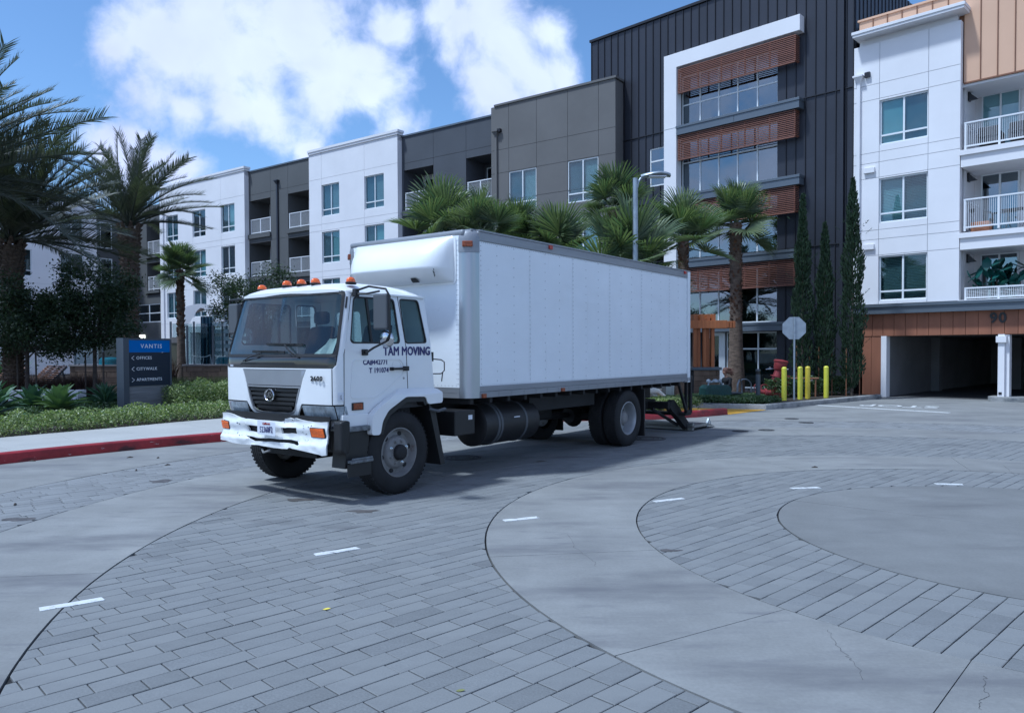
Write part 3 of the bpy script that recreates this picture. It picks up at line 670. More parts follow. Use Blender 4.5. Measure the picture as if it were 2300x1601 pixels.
MB().box(6,6.2,.3,15,0,2.4).build('garage_far_wall',m_gw,B); MB().box(1.8,6.2,0,.3,0,3.0).build('right_base_wall',m_stw,B)
MB().box(-7.8,-7.4,9,9.4,0,2.2).build('garage_inner_column',m_gw,B)
MB().box(-12,8,.5,15,.004,.012).build('garage_floor',mat('garage_floor',(.07,.07,.07),.8,nz=(1,.7,1.2)),B)
mb=MB(); mb.box(-6.31,-6.12,-.06,.2,.15,2.2); mb.box(-6.12,-6.0,.04,.34,.15,2.19); mb.box(-6.36,-6.06,-.12,.22,1.93,2.14); mb.build('garage_column',m_stw,B,bevel=.006)
P=rrect(-6.6,-4.4,-.25,.75,.28,5); MB().prism(P,0,.15).build('column_kerb',m_kerb,B)
MB().box(-6.28,-6.19,-.075,-.055,.22,.3).build('outlet_plate',m_clads,B)
m_num=mat('black_numeral',(.02,.02,.022),.5)
Mf=Matrix(((1,0,0,-6.32),(0,0,-1,-.03),(0,1,0,2.73),(0,0,0,1)))
text('house_number','90',.46,m_num,B,Mf,.012,.014,space=1.12)

# ---------- dark metal tower
FT=Facade(134.4,29.5); T=FT.root('office_tower','dark metal clad four storey tower with white frame and rust coloured louvers')
TZ=[0,5.72,11.47,16.55]; wins=[(-18.46,-14.03,11.42,13.7),(-18.46,-14.03,8.5,10.85),(-18.46,-14.03,5.65,7.95),(-18.46,-14.03,2.85,5.1),(-18.46,-14.03,.15,2.47)]
sm=(-20.09,-19.07,9.12,10.83)
holes=[(a,b,c,d) for a,b,c,d in wins]+[sm,(-20.09,-19.07,5.0,6.8)]
x=-23.42; pan=.39; seams=[]
while x<-11.2: seams.append(x); x+=pan
seams.append(-11.08)
for zi in range(3):
    z0,z1=TZ[zi],TZ[zi+1]
    for a,b in zip(seams,seams[1:]):
        runs=[]
        for q in cells((a+.012,b-.012,z0+.02,z1-.02),holes):
            for g_ in runs:
                if any(abs(q[2]-e[3])<1e-3 or abs(q[3]-e[2])<1e-3 or abs(q[0]-e[1])<1e-3 for e in g_): g_.append(q); break
            else: runs.append([q])
        for g_ in runs:
            mb=MB()
            for q in g_: mb.box(q[0],q[1],0,.03,q[2],q[3])
            mb.build('cladding_panel',m_clad,T)
sb=MB(); hb=MB()
for zi in range(3):
    z0,z1=TZ[zi],TZ[zi+1]
    for a in seams:
        mb=MB()
        for q in cells((a-.014,a+.014,z0+.015,z1-.015),holes): mb.box(q[0],q[1],-.04,.03,q[2],q[3])
        if mb.v: mb.build('standing_seam',m_clads,T)
for z in TZ[1:3]: MB().box(-23.44,-11.06,-.05,.03,z-.015,z+.015).build('joint_flashing',m_clads,T)
MB().box(-23.5,-11.0,-.08,.4,16.55,16.66).build('parapet_cap',m_clads,T)
mb=MB()
for q in cells((-23.43,-11.09,0,16.55),holes): mb.quad((q[0],.031,q[2]),(q[1],.031,q[2]),(q[1],.031,q[3]),(q[0],.031,q[3]))
mb.build('wall_backing',m_clads,T)
body(T,-23.4,-11.1,.75,9.5,0,16.5,m_clad)
mb=MB()
for y in [ .1+.39*i for i in range(24)]: mb.box(-11.1,-11.02,y-.02,y+.02,13.0,16.5); mb.box(-23.5,-23.4,y-.02,y+.02,0,16.5)
mb.box(-11.09,-11.05,.03,9.5,3,16.5); mb.box(-23.44,-23.4,.03,.75,0,16.5); o=mb.build('side_ribs',m_clad,T)
downspout(T,-11.45,-.04,.1,15.9,m_clad,.12,hw=.4)
# white angular frame
mb=MB(); mb.prism([(-19.07,14.6),(-19.07,.3),(-18.44,.3),(-18.44,13.99),(-12.95,13.99),(-12.95,14.6)],-.41,.0,Matrix(((1,0,0,0),(0,0,1,0),(0,1,0,0),(0,0,0,1))))
mb.build('white_frame',m_stw,T,bevel=.008)
MB().box(-19.05,-18.46,-.418,-.409,11.395,11.41).build('frame_joint',m_stw_j,T)
mulls=[-17.57,-16.68,-15.81,-14.93]
for (a,b,c,d),tr in zip(wins[:4],(.44,.60,0,0)):
    window(T,a,b,c,d,trans=tr,depth=.1,vm=mulls,fr=.05,mul=.055,frame=m_alu if 0 else m_fr,gl=m_glasst,y=0)
window(T,sm[0],sm[1],sm[2],sm[3],trans=.66,vm=[],fr=.06,depth=.03,gl=m_glasst); window(T,-20.09,-19.07,5.0,6.8,trans=.66,vm=[],fr=.06,depth=.03,gl=m_glasst)
# storefront
w_=window(T,-17.3+1.0,-14.03,.15,2.47,trans=.70,depth=.12,vm=[-15.69,-14.88],fr=.05,mul=.06,gl=m_glassg,frame=m_alu,y=0)
MB().box(-18.4,-17.4,.05,.09,.12,2.47).build('side_panel',m_dark,T)
d=MB(); d.box(-17.38,-17.3,.04,.14,.12,2.47); d.box(-16.62,-16.34,.04,.14,.12,2.47); d.box(-17.3,-16.62,.04,.14,2.33,2.47); df=d.build('door_frame',m_alu,T)
d=MB(); d.box(-17.3,-17.23,.06,.11,.13,2.32); d.box(-16.92,-16.85,.06,.11,.13,2.32); d.box(-17.23,-16.92,.06,.11,2.24,2.32); d.box(-17.23,-16.92,.06,.11,.13,.33); dr=d.build('door',m_alu,T)
MB().box(-17.23,-16.92,.08,.09,.33,2.24).build('pane',m_glassg,dr); MB().box(-16.84,-16.63,.08,.09,.13,2.32).build('side_light',m_glassg,dr)
MB().tube([(-16.86,.05,.85),(-16.79,-.03,.87),(-16.79,-.03,1.33),(-16.86,.05,1.35)],.014,6).build('door_handle',m_steel,dr)
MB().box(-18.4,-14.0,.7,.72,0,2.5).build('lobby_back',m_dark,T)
# sills
for z0,z1,xr in ((11.04,11.43,-12.95),(8.11,8.48,-12.93),(5.28,5.63,-13.05),(2.49,2.83,-13.37)):
    xl=-18.42
    s=MB(); s.box(xl,xr,-.45,.0,z0,z1-.1); s.box(xl-.01,xr+.02,-.48,.0,z1-.1,z1); s.build('sill_band',m_sill,T,bevel=.004)
    MB().box(xl+2.72,xl+2.732,-.4535,-.4495,z0,z1-.1).build('band_joint',m_clads,T)
# louvered sunshades
posts=[-18.32,-17.5,-16.55,-15.4,-14.3,-13.2]
for k,(z0,z1) in enumerate(((12.88,13.87),(10.0,11.0),(7.09,8.08),(4.26,5.23))):
    f=MB()
    for p in (-18.36,-17.42,-16.33,-15.27,-14.21,-13.18): f.box(p-.025,p+.025,-.33,-.28,z0,z1)
    for p in (-18.36,-13.18): f.box(p-.02,p+.02,-.28,-.02,z0,z0+.05); f.box(p-.02,p+.02,-.28,-.02,z1-.05,z1)
    f.box(-18.38,-13.16,-.36,-.27,z0-.03,z0+.012)
    s=f.build('sunshade',m_brown,T); n=14
    for j in range(n):
        z=z0+.045+(z1-z0-.05)*j/(n-1); sl_=MB(); sl_.box(-18.385,-13.15,-.372,-.332,z-.014,z+.014); sl_.box(-13.15,-13.125,-.372,-.02,z-.014,z+.014); sl_.build('slat',m_brown,s)

# ---------- long wing: white, grey and taupe blocks
FL=Facade(126.5,31.43); W=FL.root('apartment_wing','long four storey apartment wing with alternating white, grey and taupe blocks')
F0=[(10.07,12.0),(7.19,9.12),(4.31,6.24),(1.43,3.36)]
# block one (far left white)
h=[];bl=['  ','  ','  ','  ']
for r,(c,d) in enumerate(F0[:3]):
    for a,b in ((-55.7,-54.06),(-52.13,-50.47),(-48.55,-46.93)): h.append((a,b,c,d))
h.append((-52.6,-47.0,.15,3.2,1.2)); 
wall(W,-56.6,-45.78,0,14.05,h,[-52.13,-48.55],[12.4,9.6,9.2,6.7,6.35,3.9],m_stw)
for q in h[:-1]: window(W,*q,blinds=rnd.choice(['gt','  ','gg','dt','  ']))
body(W,-56.6,-45.78,.15,.6,0,14.05,m_stw,'block_core') if 0 else None
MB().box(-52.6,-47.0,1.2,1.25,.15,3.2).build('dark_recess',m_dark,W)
def mass(x0,x1,y0,y1,z1,material):
    mb=MB(); mb.box(x0,x1,y0+.7,y1,0,z1-.05); mb.box(x0,x0+.05,y0+.02,y0+.7,0,z1-.02); mb.box(x1-.05,x1,y0+.02,y0+.7,0,z1-.02); mb.box(x0,x1,y0+.021,y0+.7,z1-.3,z1-.01); mb.build('building_mass',material,W)
mass(-56.6,-45.78,0,10,14.05,m_stw); MB().box(-56.62,-45.72,-.06,.4,14.05,14.18).build('cornice',m_stw,W); MB().box(-56.64,-45.66,-.1,.42,14.18,14.32).build('cornice_cap',m_stw,W)
downspout(W,-56.05,0,.2,12.2,m_stw,.1,hw=.25)
# grey block A with balconies
def grey(x0,x1,y,z1,ops,material,dsx):
    hs=[(a,b,c,d,1.6) for a,b in ops for c,d in ((9.73,12.0),(6.85,9.12),(3.97,6.24),(.3,3.3))]
    wall(W,x0,x1,0,z1,hs,[a for a,b in ops]+[b for a,b in ops],[12.4,9.2,6.35],material,y=y,depth=1.6)
    MB().box(x0-.02,x1+.02,y-.06,y+.4,z1,z1+.09).build('parapet_cap',m_sill,W)
    mb=MB(); mb.box(x0,x1,y+1.75,y+10,0,z1-.05); mb.box(x0,x1,y+.021,y+1.7,z1-.4,z1-.02); mb.build('building_mass',material,W)
    for a,b,c,d,_ in hs:
        MB().box(a,b,y+1.6,y+1.72,c,d).build('balcony_wall',m_stw if a<x0+1 else material,W)
        if c>1:
            MB().box(a-.05,b+.05,y-.12,y+.2,c-.3,c-.02).build('balcony_edge',material,W)
            railing(W,a+.06,b-.03,c+.05,c+1.0,y+.05,[a+.1,(a+b)/2,b-.06])
        window(W,a+.2,a+1.25,c+.02,d-.25,trans=0,y=y+1.5,depth=.02,vm=[],gl=m_glasst)
    if dsx: downspout(W,dsx,y,.2,12.75,m_clad,.13,hw=.34)
grey(-45.78,-39.0,.35,13.95,[(-45.7,-43.4),(-41.56,-39.1)],m_stg,-42.6)
# block two (white)
h=[]
for r,(c,d) in enumerate(F0):
    for a,b in ((-37.82,-36.2),(-33.99,-32.37)): h.append((a,b,c,d))
wall(W,-39.0,-31.26,0,14.0,h,[-37.82,-33.99],[12.4,9.6,9.2,6.7,6.35,3.9],m_stw)
for q,t in zip(h,('gs','gs','gt','dt','gt','  ','bg','  ')): window(W,*q,blinds=t)
mass(-39.0,-31.26,0,10,14.0,m_stw); MB().box(-39.02,-31.2,-.06,.4,14.0,14.13).build('cornice',m_stw,W); MB().box(-39.04,-31.14,-.1,.42,14.13,14.27).build('cornice_cap',m_stw,W)
grey(-31.26,-24.52,.35,13.9,[(-31.1,-28.85),(-26.5,-24.6)],m_std,None)
# taupe block
h=[(-23.4,-21.7,8.78,10.78),(-19.89,-18.19,8.78,10.78),(-23.4,-21.7,5.9,7.9),(-19.89,-18.19,5.9,7.9),(-23.4,-21.7,3.0,5.0),(-19.89,-18.19,3.0,5.0)]
wall(W,-24.52,-17.3,0,14.2,h,[-23.4,-21.7,-19.89,-18.19],[11.98,10.8,9.4,7.92,5.02],m_stt)
for q,t in zip(h,('gb','gb','bb','gb','  ','  ')): window(W,*q,blinds=t,depth=.02)
mb=MB(); mb.box(-24.52,-17.3,.75,10,0,14.15); mb.box(-17.35,-17.3,.02,.75,0,14.15); mb.box(-24.52,-24.47,.02,.75,0,14.15); mb.build('building_mass',m_stt,W)
MB().box(-24.3,-17.24,-.06,.9,14.2,14.3).build('parapet_cap',m_stt,W)
downspout(W,-24.17,0,.2,12.7,m_stt,.12,hw=.34); MB().box(-24.05,-23.85,-.16,.01,12.86,13.02).build('scupper',m_clads,W)
# dark inner corner with balconies, left of block one (set back)
FW=Facade(126.5,32.93); V=FW.root('dark_corner_wing','dark grey set back wing with white balcony rails in the courtyard corner')
hs=[(-61.3,-59.3,9.25,12.2,1.2),(-61.3,-59.3,6.4,9.0,1.2)]
wall(V,-64.6,-58.2,0,13.6,hs+[(-62.9,-59.35,4.2,5.7)],[-61.3],[9.2,6.3],m_stg,depth=1.2)
mb=MB(); mb.box(-64.6,-58.2,1.35,9,0,13.5); mb.box(-64.6,-58.2,.021,1.4,13.2,13.58); mb.build('building_mass',m_stg,V)
for a,b,c,d,_ in hs:
    MB().box(a,b,1.2,1.3,c,d).build('balcony_wall',m_stg,V); railing(V,a+.1,b-.03,c+.45,c+1.5,.05,[a+.14,a+.9,b-.06]); window(V,a+.9,a+1.6,c+.1,d-.3,trans=0,y=1.1,depth=.02,vm=[],gl=m_glasst)
    MB().box(a-.1,b,-.15,.1,c+.15,c+.35).build('balcony_edge',m_stg,V)
window(V,-62.9,-59.35,4.2,5.7,trans=.5,vm=[-61.1],gl=m_glasst,depth=.03,mul=.08,fr=.08)
m_lit=bpy.data.materials.new('lit_lamp'); m_lit.use_nodes=True; m_lit.node_tree.nodes['Principled BSDF'].inputs['Emission Color'].default_value=(1,.9,.65,1); m_lit.node_tree.nodes['Principled BSDF'].inputs['Emission Strength'].default_value=2.2
o=MB().box(-62.6,-61.75,-.12,-.01,2.55,3.2).build('wall_lantern',m_lit,V)
# ---------- left block turned towards the courtyard
FF=Facade(36.5,62.2); U=FF.root('courtyard_block','white and dark grey apartment block behind the palms at far left')
h=[]
for zz in ((10.43,12.35),(7.4,9.37),(4.55,6.5)):
    for a in (14.2,19.6,23.0,26.68): h.append((a,a+1.7,zz[0],zz[1]))
h=[(a,b,c-.0 if a>25 or a<22 else c,d) for a,b,c,d in h]
wall(U,8,29.37,0,13.4,h,[18,23,26.7],[12.6,9.9,6.9],m_stw)
for q in h: window(U,*q,blinds=rnd.choice(['  ','s ','  ']))
mb=MB(); mb.box(8,29.37,.75,9,0,13.3); mb.box(29.32,29.37,.02,.75,0,13.38); mb.build('building_mass',m_stw,U); MB().box(7.9,29.45,-.08,.4,13.4,13.6).build('cornice',m_stw,U)
h=[(30.07,31.31,10.2,12.3),(30.07,31.31,7.3,9.4)]
wall(U,29.37,34.0,0,13.2,h,[31.8],[9.8,7.0],m_stg,y=1.5)
for q in h: window(U,*q,y=1.5,depth=.02,vm=[30.4],fr=.07,gl=m_glasst)
MB().box(29.37,36,2.25,9,0,13.1).build('building_mass',m_stg,U)
# ================================================================== TRUCK  (local: x rearwards, y towards the far side, z up; box side at y=0)
tt=hv(36.6); ll=hv(126.6); TO=tt*6.6+ll*(-6.505)
TR=thing('box_truck','white moving truck with a long riveted cargo box parked on the pavers','truck',TO,R(90-36.6))
m_white=mat('white_truck_paint',(.78,.785,.78),.28,spec=.5,coat=.3,nz=[(1.3,.95,1.03,5)],stain=[((.5,.49,.46),2.3,.66,.9,(1,1,.6))],bump=(1.1,.04,.03))
m_box=mat('white_box_panel',(.78,.81,.84),.38,spec=.5,nz=[(.6,.95,1.03,5),(3,.98,1.01)],stain=[((.55,.56,.56),1.1,.60,.85,(4,1,.35)),((.4,.4,.39),4.5,.70,.80,(.6,1,2))],bump=[(.9,.25,.05,(.5,1,1.6)),(5,.08,.01)])
m_rail_=mat('riveted_aluminium',(.27,.28,.30),.45,metal=.35,nz=[(2,.85,1.1,5,(.4,1,4))],bump=(8,.1,.01))
m_post=mat('aluminium_post',(.40,.42,.45),.3,metal=.8,nz=(1.5,.9,1.06,4,(1,1,.3)))
m_rivet=mat('rivet',(.16,.17,.19),.5,metal=.5)
m_blk=mat('black_plastic',(.010,.010,.011),.5,nz=(3,.8,1.3)); m_blkg=mat('gloss_black',(.012,.013,.016),.12,coat=.6)
m_chas=mat('chassis_black',(.008,.008,.009),.7,nz=(2,.5,1.6)); m_tire=mat('tyre_rubber',(.010,.010,.011),.8,nz=(6,.7,1.5),bump=(30,.2,.004))
m_rim=mat('painted_steel_rim',(.21,.205,.20),.5,metal=.0,nz=[(4,.7,1.15,5)],stain=[((.12,.09,.07),5,.6,.75,None)])
m_sil=mat('silver_paint',(.33,.335,.35),.4,metal=.6,nz=(2,.92,1.06)); m_chr=mat('chrome',(.62,.63,.65),.12,metal=1)
m_navy=mat('navy_lettering',(.012,.010,.12),.4); m_gum=mat('black_gasket',(.015,.015,.016),.6)
m_amb=mat('amber_lens',(.75,.13,.01),.2,coat=.5,nz=(40,.8,1.2)); m_amb.node_tree.nodes['Principled BSDF'].inputs['Subsurface Weight'].default_value=0
m_ambd=mat('dark_amber_lens',(.22,.05,.012),.3,nz=(40,.5,1.5)); m_redl=mat('red_lens',(.35,.02,.01),.3)
m_inte=mat('cab_interior_grey',(.045,.047,.052),.8); m_seat=mat('grey_seat_cloth',(.035,.037,.045),.9); m_paper=mat('white_cloth',(.62,.64,.56),.8,bump=(4,.6,.06,(3,3,1)))
m_ws=glass('windshield_glass',(.6,.7,.72),1.52,(.85,.93,1),0,1.3,.02); m_cabgl=glass('cab_side_glass',(.45,.55,.55),1.5,(.9,.95,1),0,1.0)
m_lens=mat('headlamp_glass',(.27,.31,.34),.12,coat=1,nz=[(7,.45,1.5,3),(30,.8,1.2,2,(1,1,.1))]); m_step=mat('worn_step',(.13,.14,.15),.6,nz=(18,.5,1.5)); m_lhou=mat('lamp_reflector',(.52,.55,.58),.25,metal=.35,nz=(9,.6,1.3)); m_plate=mat('licence_plate_white',(.68,.7,.75),.4); m_mgrey=mat('mirror_back_grey',(.075,.08,.088),.5)
CC=1.175
def tum(z): return .075*max(0,(z-1.75))/.7
def xf(z): return -1.0+(.20*(z-1.62)/.78 if z>1.62 else 0)+(.05*((1.15-z)/.2)**2 if z<1.15 else 0)
def FM(a,b,d):
    s=a-CC; sg=1 if s>=0 else -1; q=abs(s); w0,r=.935,.12
    if q<=w0: yy=q; xb=.05*(q/w0)**2; nx,ny=-1,.1*q
    elif q<=w0+r*PI/2: th=(q-w0)/r; yy=w0+r*math.sin(th); xb=.05+r*(1-math.cos(th)); nx,ny=-math.cos(th),math.sin(th)
    else: yy=w0+r; xb=.05+r+(q-w0-r*PI/2); nx,ny=0,1
    return Vector((xf(b)+xb+nx*d,CC+sg*(yy+ny*d-tum(b)),b))
def SM(a,b,d): return Vector((a,.12+tum(b)-d,b))
def SF(a,b,d): return Vector((a,2.23-tum(b)+d,b))
mir=lambda P:[(2*CC-a,b) for a,b in P]
fr_=lambda a,b,n:[a+(b-a)*i/n for i in range(1,n)]
CA=fr_(-.1,2.54,44); CB=fr_(1.6,2.45,5)
cab=TR
# front skin
gr=[(a-.03,b) for a,b in [(.61,1.505),(.665,1.40),(.70,1.305),(.80,1.04),(.86,.992),(.97,.975),(1.46,.975),(1.57,.992),(1.63,1.04),(1.73,1.305),(1.765,1.40),(1.82,1.505)]]
plate('front_panel',m_white,[(.19,1.52),(.19,1.115),(.66,1.115),(.73,1.02),(.80,.935),(1.56,.935),(1.64,1.02),(1.70,1.115),(2.165,1.115),(2.165,1.52)],[gr[::-1]],FM,-.02,.0,cab,CA,(1.1,1.3),bevel=.006)
plate('silver_panel',m_sil,[(a-.03,b) for a,b in [(.615,1.502),(.668,1.40),(.702,1.318),(1.728,1.318),(1.762,1.40),(1.815,1.502)]],[],FM,-.02,-.004,cab,CA,(),bevel=.004)
GS=lambda P:[(a-.03,b) for a,b in P]
plate('grille_trim',m_sil,GS([(.703,1.312),(.80,1.04),(.86,.992),(.97,.977),(1.46,.977),(1.57,.992),(1.63,1.04),(1.727,1.312)]),[GS([(1.70,1.292),(1.61,1.05),(1.555,1.015),(1.45,1.0),(.98,1.0),(.875,1.015),(.82,1.05),(.73,1.292)])],FM,-.02,.003,cab,CA,())
g=plate('grille',m_blk,GS([(.72,1.30),(.80,1.04),(.86,.992),(.97,.975),(1.46,.975),(1.57,.992),(1.63,1.04),(1.71,1.30)]),[],FM,-.06,-.05,cab,CA,())
for i in range(5):
    z=1.262-i*.052; w_=.478-i*.032-(.02 if i>3 else 0)
    plate('grille_bar',m_blk,[(1.185-w_,z-.016),(1.185+w_,z-.016),(1.185+w_,z+.016),(1.185-w_,z+.016)],[],FM,-.05,-.012+0,g,CA,(),bevel=.004)
lg=bpy.data.objects.new('emblem',None); C.objects.link(lg); lg.parent=cab; lg.matrix_local=Matrix.Translation((-1.014,1.205,1.20))@Matrix.Scale(1.25,4)@Matrix(((0,0,-1,0),(-1,0,0,0),(0,1,0,0),(0,0,0,1)))
mb=MB(); mb.lathe([(.052,0),(.068,0),(.072,.008),(.068,.016),(.06,.016),(.054,.01)],28,Matrix.Diagonal((1.05,.85,1,1))); mb.build('emblem_ring',m_chr,lg,40)
MB().lathe([(.001,.003),(.055,.003)],24,Matrix.Diagonal((1.05,.85,1,1))).build('emblem_disc',m_blkg,lg)
text('emblem_letters','UD',.07,m_chr,lg,Matrix.Translation((0,0,.009)),.005,.003,space=.9)
MT=lambda y,z,x=-1.002:Matrix.Translation((x,y,z))@Matrix(((0,0,-1,0),(-1,0,0,0),(0,1,0,0),(0,0,0,1)))
text('model_number','2600',.075,m_blkg,cab,MT(.40,1.405,-.982),.004,.0018,space=1.25,sx=1.15)
for sgn in (0,1):
    f=(lambda P:P) if not sgn else mir
    plate('corner_panel',m_white,f([(.054,1.115),(.182,1.115),(.182,1.515),(.135,1.56),(.135,2.405),(.054,2.405)]),[],FM,-.02,.0,cab,fr_(-.1,.3,16) if not sgn else fr_(2.05,2.45,16),CB,bevel=.004)
    hl=bpy.data.objects.new('headlight',None); C.objects.link(hl); hl.parent=cab
    plate('lamp_housing',m_lhou,f([(.02,.955),(.655,.945),(.66,1.105),(.02,1.105)]),[],FM,-.06,-.055,hl,CA,())
    plate('main_lens',m_lens,f(rnd_poly([(.165,.948),(.645,.94),(.652,1.10),(.165,1.10)],.02)),[],FM,-.006,.002,hl,CA,())
    plate('corner_lens',m_lens,f([(.022,.955),(.155,.95),(.155,1.10),(.022,1.10)]),[],FM,-.006,.002,hl,CA,())
    plate('lamp_bezel',m_blk,f([(.01,.94),(.67,.93),(.672,1.112),(.01,1.112)]),[f([(.165,.948),(.645,.94),(.652,1.10),(.165,1.10)]),f([(.022,.955),(.155,.95),(.155,1.10),(.022,1.10)])],FM,-.05,-.002,hl,CA,())
plate('cowl_strip',m_blkg,rnd_poly([(.15,1.525),(2.20,1.525),(2.22,1.655),(.13,1.655)],.03),[],FM,-.03,-.003,cab,CA,())
plate('cowl_recess',m_blk,[(.75,1.56),(1.85,1.56),(1.80,1.585),(.80,1.585)],[],FM,-.002,.004,cab,CA,())
text('maker_name','NISSAN DIESEL',.036,m_plate,cab,MT(1.95,1.541,-.952)@Matrix.Rotation(R(2),4,'Y'),.002,.001,sx=1.1)
plate('windshield_gasket',m_gum,rnd_poly([(.13,1.65),(2.22,1.65),(2.22,2.40),(.13,2.40)],.05),[rnd_poly([(.165,1.685),(2.185,1.685),(2.185,2.365),(.165,2.365)],.05)[::-1]],FM,-.02,.006,cab,CA,CB)
plate('windshield',m_ws,rnd_poly([(.155,1.675),(2.195,1.675),(2.195,2.375),(.155,2.375)],.05),[],FM,-.008,-.008,cab,CA,CB,smooth=60)
# roof
prof=[(0,2.385),(.0,2.425),(.05,2.462),(.14,2.495),(.30,2.52),(.55,2.532),(.95,2.528),(1.15,2.51),(1.27,2.475),(1.335,2.42),(1.335,2.395)]
def RF(u,v):
    k=v*(len(prof)-1); i=int(min(k,len(prof)-2)); t=k-i; dx=prof[i][0]*(1-t)+prof[i+1][0]*t; z=prof[i][1]*(1-t)+prof[i+1][1]*t
    s=-1+2*u; s=math.copysign(abs(s)**.7,s) ; q=abs(s)
    drop=(z-2.385)*(q**7); bow=.05*(q**2)+(.10*max(0,(q-.86)/.14)**2 if q>.86 else 0)
    return Vector((-.805+dx+bow*(1-dx/1.335),CC+s*(1.055-.068+.012),z-drop))
MB().grid(36,30,RF).build('roof',m_white,cab,50)
mb=MB(); mb.box(-.62,.55,.165,.18,2.372,2.392); mb.box(-.62,.55,2.17,2.185,2.372,2.392); mb.build('drip_rail',m_white,cab)
for i,y in enumerate((.30,.84,1.10,1.38,1.98)):
    x=-.55 if i in (0,4) else -.62; z=2.50 if i in (0,4) else 2.515
    q=bpy.data.objects.new('roof_marker_light',None); C.objects.link(q); q.parent=cab; q.location=(x,y,z)
    MB().lathe([(.058,-.015),(.06,.006),(.052,.012)],18,Matrix.Diagonal((1.25,.8,1,1))).build('marker_base',m_blk,q,40)
    MB().lathe([(.05,.01),(.05,.03),(.042,.052),(.025,.066),(.001,.07)],18,Matrix.Diagonal((1.25,.8,1,1))).build('marker_lens',m_amb,q,60)
# sides: door, rear cab panel, far side the same
dw_=rnd_poly([(-.625,2.34),(-.722,1.83),(-.69,1.80),(.07,1.80),(.022,2.345)],.06); rw_=rnd_poly([(.105,2.35),(.152,1.80),(.54,1.81),(.44,2.35)],.05)
door_out=[(-.822,1.0),(-.40,1.0),(-.355,1.045),(-.03,1.222),(.18,1.242),(.155,1.75),(.078,2.378),(-.60,2.378),(-.652,2.34),(-.815,1.68)]
rear_out=[(.192,1.242),(.662,1.232),(.55,2.36),(.52,2.392),(.09,2.392),(.167,1.75)]
for mp_,far in ((SM,0),(SF,1)):
    dr_=plate('door',m_white,door_out,[dw_[::-1]],mp_,-.03,.0,cab,(),fr_(1.7,2.4,6),bevel=.006)
    plate('rear_side_panel',m_white,rear_out,[rw_[::-1]],mp_,-.03,.0,cab,(),fr_(1.7,2.4,6),bevel=.006)
    plate('window_seal',m_gum,[(x+(x+.3)*.0,z) for x,z in dw_],[[((x+.31)*.955-.31,(z-2.08)*.93+2.08) for x,z in dw_][::-1]],mp_,-.02,.003,dr_,(),fr_(1.7,2.4,6))
    plate('window_pane',m_cabgl,dw_,[],mp_,-.018,-.018,dr_,(),fr_(1.7,2.4,4))
    plate('window_divider',m_gum,[(-.40,1.82),(-.372,1.82),(-.40,2.33),(-.432,2.33)],[],mp_,-.025,-.004,dr_,(),())
    q=plate('window_seal',m_gum,rw_,[[((x-.32)*.92+.32,(z-2.08)*.94+2.08) for x,z in rw_][::-1]],mp_,-.02,.003,cab,(),fr_(1.7,2.4,6))
    plate('window_pane',m_cabgl,rw_,[],mp_,-.018,-.018,q,(),fr_(1.7,2.4,4))
    if not far: near_door=dr_
for pts in ([(-.826,1.0),(-.819,1.68),(-.656,2.34),(-.605,2.383),(.078,2.384),(.161,1.75),(.186,1.236)],[(.186,1.236),(-.03,1.216),(-.355,1.038),(-.40,.994),(-.826,.994)],[(.186,1.232),(.665,1.226)]):
    MB().tube([SM(a,b,-.001) for a,b in pts],.0045,5).build('door_gap',m_gum,near_door)
for aa in (.186,2.254): MB().tube([FM(aa,1.115+.1*i,-.001) for i in range(5)],.005,5).build('panel_gap',m_gum,cab)
# pressed swage line, handle and lettering on the near door
sw=rnd_poly([(-.70,1.62),(-.74,1.18),(-.38,1.17),(-.30,1.19),(.12,1.44),(.12,1.56),(.06,1.62)],.06)
sw2=[((a+.3)*.972-.3,(b-1.4)*.955+1.4) for a,b in sw]
plate('swage_line',m_white,sw,[sw2[::-1]],SM,-.002,.0065,near_door,(),(),bevel=.003)
mb=MB(); mb.box(-.11,.14,.068,.088,1.488,1.516); mb.box(-.12,-.07,.085,.122,1.482,1.522); mb.box(.10,.165,.07,.122,1.475,1.53); mb.build('door_handle',m_blk,near_door,bevel=.006)
plate('handle_cup',m_white,rrect(-.075,.07,1.46,1.60,.05),[rrect(-.068,.063,1.467,1.593,.045)[::-1]],SM,0,.003,near_door)
MB().lathe([(.001,.008),(.012,.008),(.014,0)],12,Matrix(((1,0,0,.115),(0,0,-1,.12),(0,1,0,1.385),(0,0,0,1)))).build('door_lock',m_steel,near_door)
MS=lambda x,z,y=.117:Matrix(((1,0,0,x),(0,0,-1,y),(0,1,0,z),(0,0,0,1)))
text('company_lettering','TAM MOVING',.145,m_navy,near_door,MS(.185,1.708),.001,.0045,sx=.86,space=1.04)
text('permit_lettering','CA#442771',.082,m_navy,near_door,MS(-.345,1.583),.001,.0026,sx=.92,space=1.06)
text('permit_lettering','T 191074',.082,m_navy,near_door,MS(-.292,1.487),.001,.0026,sx=.92,space=1.06)
mb=MB(); mb.box(-.70,-.565,.098,.121,1.052,1.124); mb.build('side_marker_lens',m_ambd,near_door,bevel=.006)
mb=MB(); mb.box(-.715,-.55,.105,.1205,1.045,1.13); mb.build('side_marker_frame',m_blk,near_door)
FS=lambda y,z,x:MT(y,z,x)
plate('inspection_sticker',m_plate,[(-.02+.075,1.16),(.125,1.16),(.125,1.255),(.055,1.255)],[],FM,.004,.007,cab,fr_(0,.2,10),())
M26=Matrix.Translation(FM(.092,1.20,.011))@Matrix.Rotation(R(-32),4,'Z')@Matrix(((0,0,-1,0),(-1,0,0,0),(0,1,0,0),(0,0,0,1)))
text('sticker_number','26',.075,m_blkg,cab,M26,.001,.002,sx=.72)
